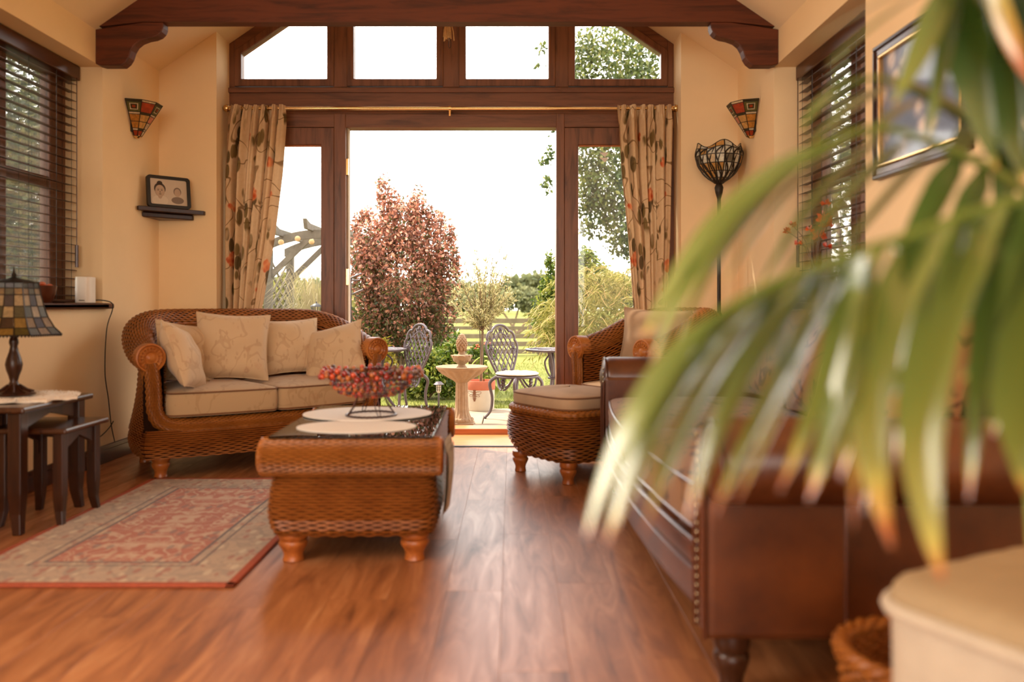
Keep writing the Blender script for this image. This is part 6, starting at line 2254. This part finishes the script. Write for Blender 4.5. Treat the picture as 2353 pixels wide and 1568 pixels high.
# ---- cast metal bistro chairs and tables
def bistro_chair(label, loc, rz, cushion=None):
    t = thing('garden_chair', label, 'garden chair', loc, rz, 'cast metal bistro chairs')
    half = [(0.085, 0.395), (0.115, 0.45), (0.155, 0.53), (0.188, 0.61), (0.196, 0.665), (0.180, 0.705), (0.170, 0.715), (0.172, 0.745), (0.150, 0.785), (0.120, 0.800), (0.105, 0.800), (0.088, 0.825), (0.050, 0.850), (0.0, 0.858)]
    tilt = lambda x, z: (x, 0.165 + (z - 0.40) * 0.16, z)
    ol = half + [(-x, z) for x, z in reversed(half[:-1])]
    MB().tube([tilt(*p) for p in [tuple(q)[:2] for q in catmull([(a, b, 0) for a, b in ol], 4)]], 0.012, 8).build('back_frame', M['cast'], t)
    # lattice clipped to the outline
    inner = [(x * 0.93, 0.40 + (z - 0.40) * 0.95) for x, z in half]
    zs_ = [p[1] for p in inner]
    xs_ = [p[0] for p in inner]
    wid = lambda z: np.interp(z, zs_, xs_) if zs_[0] <= z <= zs_[-1] else -1
    for s in (-1, 1):
        for k in range(-8, 9):
            c0 = k * 0.056
            pts = []
            for z in np.linspace(0.40, 0.855, 40):
                x = c0 + s * (z - 0.62) * 0.48 * (1 + 0.25 * math.sin((z - 0.4) * 6))
                if abs(x) <= wid(z): pts.append(tilt(x, z))
            if len(pts) > 3: MB().tube(pts, 0.0068, 5).build('lattice_bar', M['cast'], t)
    inn = [(x * 0.72, 0.43 + (z - 0.43) * 0.83) for x, z in half[1:]]
    ol2 = inn + [(-x, z) for x, z in reversed(inn[:-1])]
    MB().tube([tilt(*p) for p in ol2], 0.007, 6).build('inner_frame', M['cast'], t)
    for x, z in ((0.0, 0.815), (0.138, 0.64), (-0.138, 0.64), (0.0, 0.44)):
        c = tilt(x, z)
        m = MB().ball((c[0], c[1] - 0.010, c[2]), 0.012, 8, 6)
        for k in range(6):
            a = 2 * PI * k / 6
            m.ball((c[0] + 0.018 * math.cos(a), c[1] - 0.006, c[2] + 0.018 * math.sin(a)), 0.011, 7, 5, (1, 0.6, 1))
        m.build('rosette', M['cast'], t)
    # seat: rim, lattice, apron
    MB().tube([(0.190 * math.cos(a), 0.185 * math.sin(a), 0.395) for a in np.linspace(0, 2 * PI, 48, endpoint=False)], 0.011, 8, closed=True).build('seat_rim', M['cast'], t)
    m = MB()
    for k in range(-4, 5):
        c0 = k * 0.042
        w_ = math.sqrt(max(0, 0.185 ** 2 - c0 * c0))
        m.tube([(c0, -w_, 0.395), (c0, w_, 0.395)], 0.006, 5).tube([(-w_, c0, 0.395), (w_, c0, 0.395)], 0.006, 5)
    m.build('seat_lattice', M['cast'], t)
    for sx, sy in ((-1, -1), (1, -1), (-1, 1), (1, 1)):
        x, y = sx * 0.135, sy * 0.125
        ox_, oy_ = sx * 0.05, sy * (0.045 if sy < 0 else 0.10)
        pts = catmull([(x, y, 0.39), (x + ox_ * 0.75, y + oy_ * 0.55, 0.33), (x + ox_ * 0.35, y + oy_ * 0.45, 0.20), (x + ox_ * 0.35, y + oy_ * 0.65, 0.08), (x + ox_ * 0.9, y + oy_ * 1.1, 0.012)], 6)
        MB().tube(pts, list(np.linspace(0.017, 0.011, len(pts))), 8).ball(tuple(pts[-1]), 0.015, 8, 5).build('leg', M['cast'], t)
    for a0 in (-PI / 2, 0, PI, PI / 2):
        m = MB()
        for q in (-1, 1):
            pts = []
            for s in np.linspace(0, 1, 8):
                a = a0 + q * (0.62 - 0.55 * s)
                pts.append((0.182 * math.cos(a), 0.180 * math.sin(a), 0.385 - 0.105 * math.sin(s * PI * 0.5)))
            m.tube(pts, 0.009, 6)
        for s in (0.25, 0.5, 0.75):
            m.ball((0.18 * math.cos(a0), 0.178 * math.sin(a0), 0.385 - 0.11 * s), 0.020 - 0.006 * s, 8, 6, (1, 1, 1))
        m.build('apron', M['cast'], t)
    return t


c1 = bistro_chair('grey cast metal garden chair with lattice back left of the stone fountain', (P(922, 0, 7.85).x, 7.85, GZ), math.radians(-43))
CR, CRZ = Vector((P(1188, 0, 7.55).x, 7.55, GZ)), math.radians(43)
c2 = bistro_chair('grey cast metal garden chair with white pad right of the bee pot', CR, CRZ)
t = thing('chair_pad', 'round white seat pad on the right-hand garden chair', 'seat pad', (CR.x, CR.y, GZ + 0.407), CRZ)
K = 48
A = []
for r, z in ((0.01, 0.0), (0.15, 0.0), (0.185, 0.004), (0.195, 0.014), (0.185, 0.024), (0.14, 0.032), (0.07, 0.034), (0.01, 0.030)):
    A.append([(r * math.cos(a), r * math.sin(a), z + (0.003 * math.sin(9 * a) if r > 0.1 and z > 0.01 else 0)) for a in np.linspace(0, 2 * PI, K, endpoint=False)])
MB().grid(np.array(A), closed_u=True).build('pad', plain('cream_pad', srgb(196, 182, 152), 0.9, var=0.06, scale=30, bump=0.3, bscale=80), t)
MB().tube([(0.192 * math.cos(a), 0.192 * math.sin(a), 0.014) for a in np.linspace(0, 2 * PI, 40, endpoint=False)], 0.006, 6, closed=True).build('piping', M['white_cloth'], t)


def bistro_table(label, loc, rz):
    t = thing('garden_table', label, 'garden table', loc, rz, 'cast metal bistro tables')
    h = 0.618
    MB().lathe([(0.0, h - 0.012), (0.27, h - 0.012), (0.285, h - 0.018), (0.292, h - 0.008), (0.292, h), (0.28, h + 0.004), (0.0, h + 0.004)], 48).build('top', M['cast'], t)
    m = MB()
    for k in range(12):
        a = 2 * PI * k / 12
        m.tube([(0.06 * math.cos(a), 0.06 * math.sin(a), h + 0.004), (0.16 * math.cos(a + 0.2), 0.16 * math.sin(a + 0.2), h + 0.006), (0.26 * math.cos(a), 0.26 * math.sin(a), h + 0.004)], 0.005, 5)
    m.build('top_relief', M['cast'], t)
    for k in range(3):
        a = 2 * PI * k / 3
        c, s = math.cos(a), math.sin(a)
        pts = catmull([(0.10 * c, 0.10 * s, h - 0.012), (0.055 * c, 0.055 * s, h - 0.14), (0.050 * c, 0.050 * s, 0.34), (0.09 * c, 0.09 * s, 0.18), (0.17 * c, 0.17 * s, 0.06), (0.22 * c, 0.22 * s, 0.012)], 6)
        MB().tube(pts, list(np.linspace(0.020, 0.013, len(pts))), 8).ball(tuple(pts[-1]), 0.016, 8, 5).build('leg', M['cast'], t)
        MB().tube(catmull([(0.05 * c, 0.05 * s, 0.34), (0.12 * c, 0.12 * s, 0.40), (0.16 * c, 0.16 * s, 0.50), (0.10 * c, 0.10 * s, 0.56)], 5), 0.009, 6).build('scroll_brace', M['cast'], t)
    MB().lathe([(0.065, 0.33), (0.075, 0.335), (0.075, 0.345), (0.065, 0.35)], 20).build('collar', M['cast'], t)
    return t


bistro_table('round grey cast metal garden table behind the right arm of the wicker sofa', (P(866, 0, 8.05).x, 8.05, GZ), 0.5)
bistro_table('round grey cast metal garden table beside the right door jamb', (P(1276, 0, 8.0).x, 8.0, GZ), 1.9)

# ---- solar garden light, lantern on a post, metal stand
d = 8.52
t = thing('solar_garden_light', 'small grey solar stake light on the lawn beside the stone fountain', 'garden light', (P(1008, 0, d).x, d, GZ - 0.012))
MB().tube([(0, 0, -0.05), (0, 0, 0.155)], 0.010, 10).build('stake', M['cast'], t)
MB().lathe([(0.012, 0.150), (0.020, 0.160), (0.024, 0.170), (0.027, 0.235), (0.0, 0.236)], 16).build('lens', M['white_plastic'], t)
m = MB()
for k in range(6):
    a = 2 * PI * k / 6
    m.tube([(0.026 * math.cos(a), 0.026 * math.sin(a), 0.165), (0.029 * math.cos(a), 0.029 * math.sin(a), 0.236)], 0.002, 5)
for z in (0.185, 0.205): m.tube([(0.028 * math.cos(a), 0.028 * math.sin(a), z) for a in np.linspace(0, 2 * PI, 20, endpoint=False)], 0.002, 5, closed=True)
m.build('cage', M['lead'], t)
MB().lathe([(0.0, 0.232), (0.054, 0.234), (0.056, 0.240), (0.034, 0.258), (0.028, 0.266), (0.0, 0.268)], 24).build('cap', M['cast'], t)
d = 9.6
t = thing('garden_lantern', 'black lantern on a post outside the left side light', 'lantern', (P(727, 0, d).x, d, GZ))
hz0 = P(0, 724, d).z - GZ
MB().tube([(0, 0, 0), (0, 0, hz0)], 0.022, 10).build('post', M['black'], t)
for k in range(6):
    a = 2 * PI * k / 6
    MB().tube([(0.042 * math.cos(a), 0.042 * math.sin(a), hz0), (0.060 * math.cos(a), 0.060 * math.sin(a), hz0 + 0.095)], 0.005, 5).build('bar', M['black'], t)
MB().lathe([(0.0, hz0 - 0.004), (0.046, hz0 - 0.004), (0.046, hz0 + 0.006), (0.0, hz0 + 0.006)], 12).build('floor_plate', M['black'], t)
MB().lathe([(0.038, hz0 + 0.006), (0.054, hz0 + 0.094)], 12, cap=False).build('glass', M['glass'], t)
MB().lathe([(0.074, hz0 + 0.094), (0.072, hz0 + 0.102), (0.030, hz0 + 0.130), (0.010, hz0 + 0.136), (0.006, hz0 + 0.155), (0.0, hz0 + 0.158)], 12).build('roof', M['black'], t)
d = 9.9
t = thing('plant_support', 'thin grey metal garden stand with side arms just inside the left door jamb', 'stand', (P(804, 0, d).x, d, GZ))
tz = P(0, 640, d).z - GZ
MB().bx(-0.018, 0.018, -0.018, 0.018, 0, tz).build('pole', M['cast'], t, bevel=0.004)
MB().tube([(-0.02, 0, tz - 0.005), (0.14, 0, tz + 0.06)], 0.009, 6).build('arm', M['cast'], t)
MB().tube([(0.0, 0, tz - 0.02), (0.10, 0, tz - 0.02)], 0.008, 6).build('arm', M['cast'], t)
MB().tube([(0.0, 0, tz - 0.20), (0.16, 0, tz - 0.13)], 0.009, 6).build('arm', M['cast'], t)

# ---- timber arch
d0, d1 = 11.2, 12.3
ax0, ax1 = P(617, 0, d0).x, P(846, 0, d0).x
amid = (ax0 + ax1) / 2
t = thing('timber_arch', 'weathered timber garden arch with curved beams, seen through the left side light', 'arch', (amid, d0, GZ))
hw_ = (ax1 - ax0) / 2
ze = P(0, 578, d0).z - GZ
zapex = P(0, 548, d0).z - GZ
def bm_z(x): return ze + (zapex - ze) * (1 - (x / (hw_ + 0.06)) ** 2)
for yy_ in (0.0, d1 - d0):
    for s in (-1, 1):
        MB().bx(s * hw_ - 0.05, s * hw_ + 0.05, yy_ - 0.05, yy_ + 0.05, 0, ze + 0.02).build('post', M['timber'], t, bevel=0.006)
    xs_ = np.linspace(-hw_ - 0.08, hw_ + 0.08, 16)
    A = np.array([[(x, yy_ + sy, bm_z(x) + dz) for x in xs_] for sy, dz in ((-0.03, 0.0), (-0.03, 0.115), (0.03, 0.115), (0.03, 0.0))])
    MB().grid(A, closed_v=True).build('curved_beam', M['timber'], t, smooth=False)
    for s in (-1, 1):
        p0, p1 = Vector((s * hw_, yy_, ze - 0.36)), Vector((s * hw_ * 0.16, yy_, bm_z(hw_ * 0.16) + 0.02))
        v = p1 - p0
        MB().box(tuple((p0 + p1) / 2), (v.length, 0.05, 0.075), roty(-math.atan2(v.z, v.x))).build('brace', M['timber'], t, smooth=False)
for x in (-hw_ * 0.72, -hw_ * 0.12, hw_ * 0.45):
    z = bm_z(x) + 0.10
    MB().prism([(-0.42, z + 0.13), (-0.36, z), (d1 - d0 + 0.36, z), (d1 - d0 + 0.42, z + 0.13), (d1 - d0 + 0.2, z + 0.085), (-0.2, z + 0.085)], x - 0.025, x + 0.025, 'x').build('rafter', M['timber'], t, smooth=False)
for s in (-1, 1):
    for k in range(9):
        for q in (-1, 1):
            z0 = 0.15 + k * 0.17
            p0, p1 = Vector((s * hw_, 0.05, z0)), Vector((s * hw_, d1 - d0 - 0.05, z0 + 0.55))
            if q < 0: p0.z, p1.z = p1.z, p0.z
            if max(p0.z, p1.z) > ze: continue
            v = p1 - p0
            MB().box(tuple((p0 + p1) / 2 + Vector((0.012 * q, 0, 0))), (0.012, v.length, 0.035), rotx(math.atan2(v.z, v.y))).build('lattice_strip', M['timber'], t, smooth=False)
for k, (px, py) in enumerate(((646, 557), (684, 549), (716, 556))):
    c = P(px, py, d0 - 0.08)
    b_ = thing('rattan_ball', ['left rattan ball on the timber arch', 'middle rattan ball on top of the timber arch', 'right rattan ball on the timber arch by the door jamb'][k], 'ornament', tuple(c), 0, 'rattan balls on the timber arch')
    for q in range(9):
        Mx = Matrix.Rotation(q * 0.7, 3, 'X') @ Matrix.Rotation(q * 1.9, 3, 'Z')
        MB().tube([tuple(Mx @ Vector((0.034 * math.cos(a), 0.034 * math.sin(a), 0))) for a in np.linspace(0, 2 * PI, 20, endpoint=False)], 0.0045, 5, closed=True).build('hoop', M['raffia'], b_)

# ---- paddock fence
d = 17.3
fx0, fx1 = P(1010, 0, d).x, P(1470, 0, d).x
t = thing('paddock_fence', 'grey timber post and rail paddock fence at the end of the lawn', 'fence', ((fx0 + fx1) / 2, d, GZ))
hw_ = (fx1 - fx0) / 2
for k, (ya_, yb_) in enumerate(((732, 743), (750, 758), (768, 778), (785, 796), (803, 813))):
    z0, z1 = P(0, yb_, d).z - GZ, P(0, ya_, d).z - GZ
    for (a, c) in ((-hw_, -0.02), (0.02, hw_)):
        MB().bx(a, c, -0.03, 0.0, z0, z1).build('rail', M['fence'], t, bevel=0.006)
for k in range(5):
    x = -hw_ + 2 * hw_ * k / 4
    MB().bx(x - 0.05, x + 0.05, 0.0, 0.10, 0, 0.80).build('post', M['fence'], t, bevel=0.008)
# ---- trees and shrubs
d = 15.0
tb_ = [B(1490, 330, d, 150, 240), B(1420, 150, d, 110, 120), B(1395, 420, d, 70, 90), B(1430, 520, d, 60, 70), B(1350, 330, d, 55, 90), B(1330, 210, d, 40, 70), B(1345, 440, d, 35, 60), B(1380, 480, d, 40, 60), B(1340, 120, d, 50, 60), B(1440, 570, d, 40, 32), B(1350, 520, d, 22, 30),
       B(1262, 355, d, 12, 26), B(1258, 420, d, 16, 22), B(1250, 370, d, 12, 10), B(1268, 300, d, 8, 12), B(1246, 110, d, 8, 20), B(1240, 150, d, 10, 8)]
t = bush('large_tree', 'large leafy tree filling the right side light and the right gable pane', 'tree', (P(1560, 0, d).x, d, GZ), tb_, 17000, 0.085, LM['tree'], 200, lambda p, d_, rg: np.clip(0.25 + 0.35 * np.clip(-d_[:, 0] * 0.5 + d_[:, 2] * 0.6, -0.5, 1) + rg.normal(0.08, 0.26, len(p)), 0, 1), 0.6, 2, 0.07, shell=0.25)  # leaf tones paler up and left: the sunlit side put into the colour
d = 10.6
bush('green_shrub', 'bright green shrub beyond the right door jamb', 'shrub', (P(1295, 0, d).x, d, GZ), [B(1290, 710, d, 62, 90), B(1270, 660, d, 32, 40), B(1262, 600, d, 10, 24), B(1300, 640, d, 40, 60), B(1245, 730, d, 22, 50), B(1360, 640, d, 52, 55), B(1345, 600, d, 24, 36)], 6500, 0.062, LM['green'], 300, None, 0.5, 8, 0.015, shell=0.3)
d = 10.0
# drooping willow-like shrub: arching wands with narrow leaves
t = thing('golden_shrub', 'pale golden weeping shrub behind the wicker armchair and right side light', 'shrub', (P(1385, 0, d).x, d, GZ))
o0 = Vector((P(1385, 0, d).x, d, GZ))
rg = np.random.default_rng(71)
LV, LD = [], []
for k in range(230):
    cx, cy = rg.uniform(1250, 1480), rg.uniform(610, 770)
    if cx < 1300: cy = rg.uniform(690, 790)
    top = P(cx, cy, d + rg.uniform(-0.5, 0.5)) - o0
    side = rg.choice([-1, 1], p=[0.7, 0.3])
    tip = top + Vector((side * rg.uniform(0.12, 0.34), rg.uniform(-0.15, 0.15), -rg.uniform(0.08, 0.3)))
    st = top + Vector((-side * rg.uniform(0.05, 0.2), 0, -rg.uniform(0.05, 0.25)))
    c_ = catmull([st, top, tip], 8)
    if k % 3 == 0: MB().tube(c_[::2], 0.003, 4).build('wand', M['raffia'], t)
    for q in range(30):
        i_ = rg.integers(0, len(c_) - 1)
        LV.append(c_[i_] + Vector(rg.normal(0, 0.012, 3)))
        LD.append((c_[i_ + 1] - c_[i_]).normalized() + Vector((0, 0, -0.35)))
LV, LD = np.array([tuple(v) for v in LV]), np.array([tuple(v) for v in LD])
V, F, tn = leaf_cloud(LV, 0.085, rg.uniform(0, 1, len(LV)), 0.16, 0, 72, 0.35, LD)
add_leaves('foliage', t, LM['willow'], V, F, tn)

d = 9.3
bush('low_shrub', 'low green and yellow shrub on the lawn behind the stone fountain', 'shrub', (P(985, 0, d).x, d, GZ), [B(985, 860, d, 62, 44), B(950, 890, d, 36, 24), B(1020, 840, d, 40, 44), B(1030, 890, d, 34, 22), B(960, 815, d, 30, 30), B(1045, 800, d, 18, 24)], 4200, 0.055, LM['green'], 400, None, 0.6, 5, 0.008, shell=0.3)
d = 9.8
bush('golden_grass_clump', 'golden yellow shrub behind the left garden table', 'shrub', (P(884, 0, d).x, d, GZ), [B(886, 835, d, 26, 30), B(880, 800, d, 14, 26), B(900, 860, d, 22, 20)], 1500, 0.065, LM['yellow'], 420, None, 0.3, 4, 0.006, shell=0.2)
d = 10.9
bush('green_border_shrub', 'dark green border shrub under the purple-leaved shrub', 'shrub', (P(900, 0, d).x, d, GZ), [B(880, 790, d, 90, 50), B(980, 790, d, 90, 50), B(820, 760, d, 50, 60)], 4200, 0.06, LM['green'], 440, lambda p, d_, rg: np.clip(rg.normal(0.25, 0.2, len(p)), 0, 1), 0.55, 6, 0.01, shell=0.3)
# hosta: big leaves, each its own
d = 9.0
hx = P(1131, 0, d).x
t = thing('hosta', 'pale green large-leaved plant behind the bee pot', 'plant', (hx, d, GZ))
rg = np.random.default_rng(91)
for k in range(26):
    a = rg.uniform(0, 2 * PI)
    L = rg.uniform(0.13, 0.20)
    z0 = rg.uniform(0.18, 0.48)
    b_ = Vector((0.05 * math.cos(a), 0.05 * math.sin(a), z0))
    dr = Vector((math.cos(a), math.sin(a), 0.35))
    sd = Vector((-math.sin(a), math.cos(a), 0))
    V, F, tn = [], [], []
    for i_ in range(7):
        s = i_ / 6
        w_ = 0.062 * math.sin(PI * min(1, 0.12 + s * 0.88)) ** 0.7
        c = b_ + dr * L * s + Vector((0, 0, -0.16 * s * s * 1.2))
        for q in (-1, 0, 1):
            V.append(tuple(c + sd * (q * w_) + Vector((0, 0, 0.012 * abs(q)))))
            tn.append(rg.uniform(0.0, 0.3) + 0.4 * abs(q) + 0.2)
    for i_ in range(6):
        for q in range(2):
            a_ = i_ * 3 + q
            F.append((a_, a_ + 1, a_ + 4, a_ + 3))
    MB().add(V, F).tube([(0, 0, 0), tuple(b_)], 0.005, 5)
    lf = MB().add(V, F).build('leaf', LM['hosta'], t, fixn=False, attrs={'tone': tn})
    MB().tube([(0, 0, 0), tuple(b_ * 0.5 + Vector((0, 0, 0.03))), tuple(b_)], 0.005, 5).build('stalk', stalk, lf)
# flower tub with orange blooms by the fence
d = 10.8
t = thing('flower_tub', 'brown tub of orange flowers behind the olive tree', 'planter', (P(1106, 0, d).x, d, GZ))
MB().lathe([(0.0, 0.0), (0.13, 0.0), (0.17, 0.30), (0.18, 0.31), (0.18, 0.34), (0.16, 0.34), (0.15, 0.30), (0.0, 0.30)], 24).build('tub', M['bark'], t)
p, dd_, k = blob_pts([((0, 0, 0.42), (0.20, 0.18, 0.13))], 500, 95, 0.3)
V, F, tn = leaf_cloud(p, 0.05, np.random.default_rng(5).uniform(0, 0.6, 500), 0.6, 0.2, 96)
add_leaves('foliage', t, LM['green'], V, F, tn)
rg = np.random.default_rng(97)
for k in range(12):
    a, r = rg.uniform(0, 2 * PI), rg.uniform(0.03, 0.19)
    MB().ball((r * math.cos(a), r * math.sin(a), 0.50 + 0.05 * (1 - r / 0.2) + rg.uniform(-0.03, 0.03)), 0.017, 8, 5, (1, 1, 0.6)).build('bloom', petal, t)

# left of the arch: hedge and pampas grass
d = 15.5
bush('left_hedge', 'yellow green hedge beyond the timber arch, through the left side light', 'hedge', (P(670, 0, d).x, d, GZ), [B(670, 690, d, 55, 55), B(660, 650, d, 25, 26), B(720, 700, d, 50, 44), B(600, 700, d, 60, 60), B(770, 700, d, 60, 40)], 5500, 0.09, LM['willow'], 500, lambda p, d_, rg: np.clip(rg.normal(0.25, 0.25, len(p)), 0, 1), 0.5, 5, 0.02, shell=0.3)
d = 10.9
t = thing('pampas_grass', 'tall straw-coloured ornamental grass behind the lantern', 'grass clump', (P(735, 0, d).x, d, GZ))
rg = np.random.default_rng(111)
V, F, tn = [], [], []
for k in range(420):
    a = rg.uniform(0, 2 * PI)
    H = rg.uniform(0.8, 1.55)
    o_ = rg.uniform(0.1, 0.55)
    b_ = Vector((0.12 * math.cos(a) * rg.uniform(), 0.12 * math.sin(a), 0))
    top = Vector((o_ * math.cos(a), o_ * math.sin(a), H))
    tip = top + Vector((0.22 * math.cos(a), 0.22 * math.sin(a), -rg.uniform(0.02, 0.25)))
    c_ = catmull([b_, b_.lerp(top, 0.55) + Vector((0, 0, 0.12)), top, tip], 4)
    n0 = len(V)
    for i_, p in enumerate(c_):
        w_ = 0.004 * (1 - 0.8 * i_ / len(c_))
        V += [(p.x - w_, p.y, p.z), (p.x + w_, p.y, p.z)]
        tn += [0.2 + 0.7 * i_ / len(c_)] * 2
    for i_ in range(len(c_) - 1): F.append((n0 + 2 * i_, n0 + 2 * i_ + 1, n0 + 2 * i_ + 3, n0 + 2 * i_ + 2))
MB().add(V, F).build('blades', LM['grass'], t, fixn=False, attrs={'tone': tn})['kind'] = 'stuff'

# field hedges and far woods
d = 30
bush('field_hedge', 'olive green hedge across the meadow behind the paddock fence', 'hedge', (P(1180, 0, d).x, d, GZ), [B(1130, 690, d, 60, 26, 30), B(1200, 682, d, 40, 24, 30), B(1260, 690, d, 50, 26, 30), B(1330, 680, d, 60, 30, 30), B(1420, 670, d, 70, 40, 30), B(1040, 690, d, 60, 30, 30), B(1225, 700, d, 40, 20, 30)], 9000, 0.16, LM['far'], 600, lambda p, d_, rg: np.clip(0.55 + 0.3 * d_[:, 2] + rg.normal(0, 0.2, len(p)), 0, 1), 0.6, 4, 0.05, shell=0.3)  # paler leaf tones on top: light from above put into the colour
d = 95
fb_ = [B(600 + 42 * k, 672 - 8 * math.sin(k * 0.9) - (14 if k in (14, 15) else 0), d, 34, 22, 30) for k in range(22)]
bush('far_woodland', 'hazy wooded ridge on the horizon', 'woodland', (P(1100, 0, d).x, d, GZ), fb_, 12000, 0.75, LM['far'], 700, None, 0.7, 0, 0.1, shell=0.4)

# outside the left and right windows
LMw = LM['dark']
for k, (y_, s_, lb) in enumerate(((8.6, -1, 'dark green shrub outside the left window'), (11.5, -1, 'taller dark green tree outside the left window'))):
    xx = -4.9 - 1.6 * k
    bush('window_shrub', lb, 'shrub', (xx, y_, GZ), [((xx, y_, 1.6 + k), (0.9, 0.9, 1.6 + k * 0.8)), ((xx - 1.0, y_ + 0.4, 2.3 + k), (0.9, 0.9, 1.5)), ((xx + 0.6, y_ + 0.7, 1.0), (0.6, 0.6, 1.0))], 11000, 0.09, LMw, 800 + k, None, 0.5, 5, 0.03, shell=0.3)
t = thing('garden_shed', 'blue grey boarded shed wall outside the left window', 'shed', (-7.6, 13.4, GZ), math.radians(32))
for k in range(14):
    MB().bx(-2.2, 2.2, -0.012 - 0.004 * (k % 2), 0.012, 0.02 + k * 0.155, 0.17 + k * 0.155).build('board', M['shed'], t, smooth=False)
MB().prism([(-2.4, 2.15), (2.4, 2.15), (2.4, 2.25), (-2.4, 2.25)], -0.15, 1.6, 'y').build('roof', M['timber'], t, smooth=False)
MB().bx(-2.2, 2.2, 0.012, 1.5, 0, 2.15).build('body', M['shed'], t, smooth=False)
bush('window_tree', 'leafy tree with sky showing through it outside the right window', 'tree', (3.9, 9.5, GZ), [((3.7, 9.6, 1.9), (1.0, 1.0, 1.3)), ((4.6, 9.9, 3.0), (1.2, 1.0, 1.4)), ((3.3, 9.0, 2.9), (0.8, 0.8, 0.9))], 5200, 0.085, LM['tree'], 900, None, 0.55, 5, 0.04, shell=0.2)
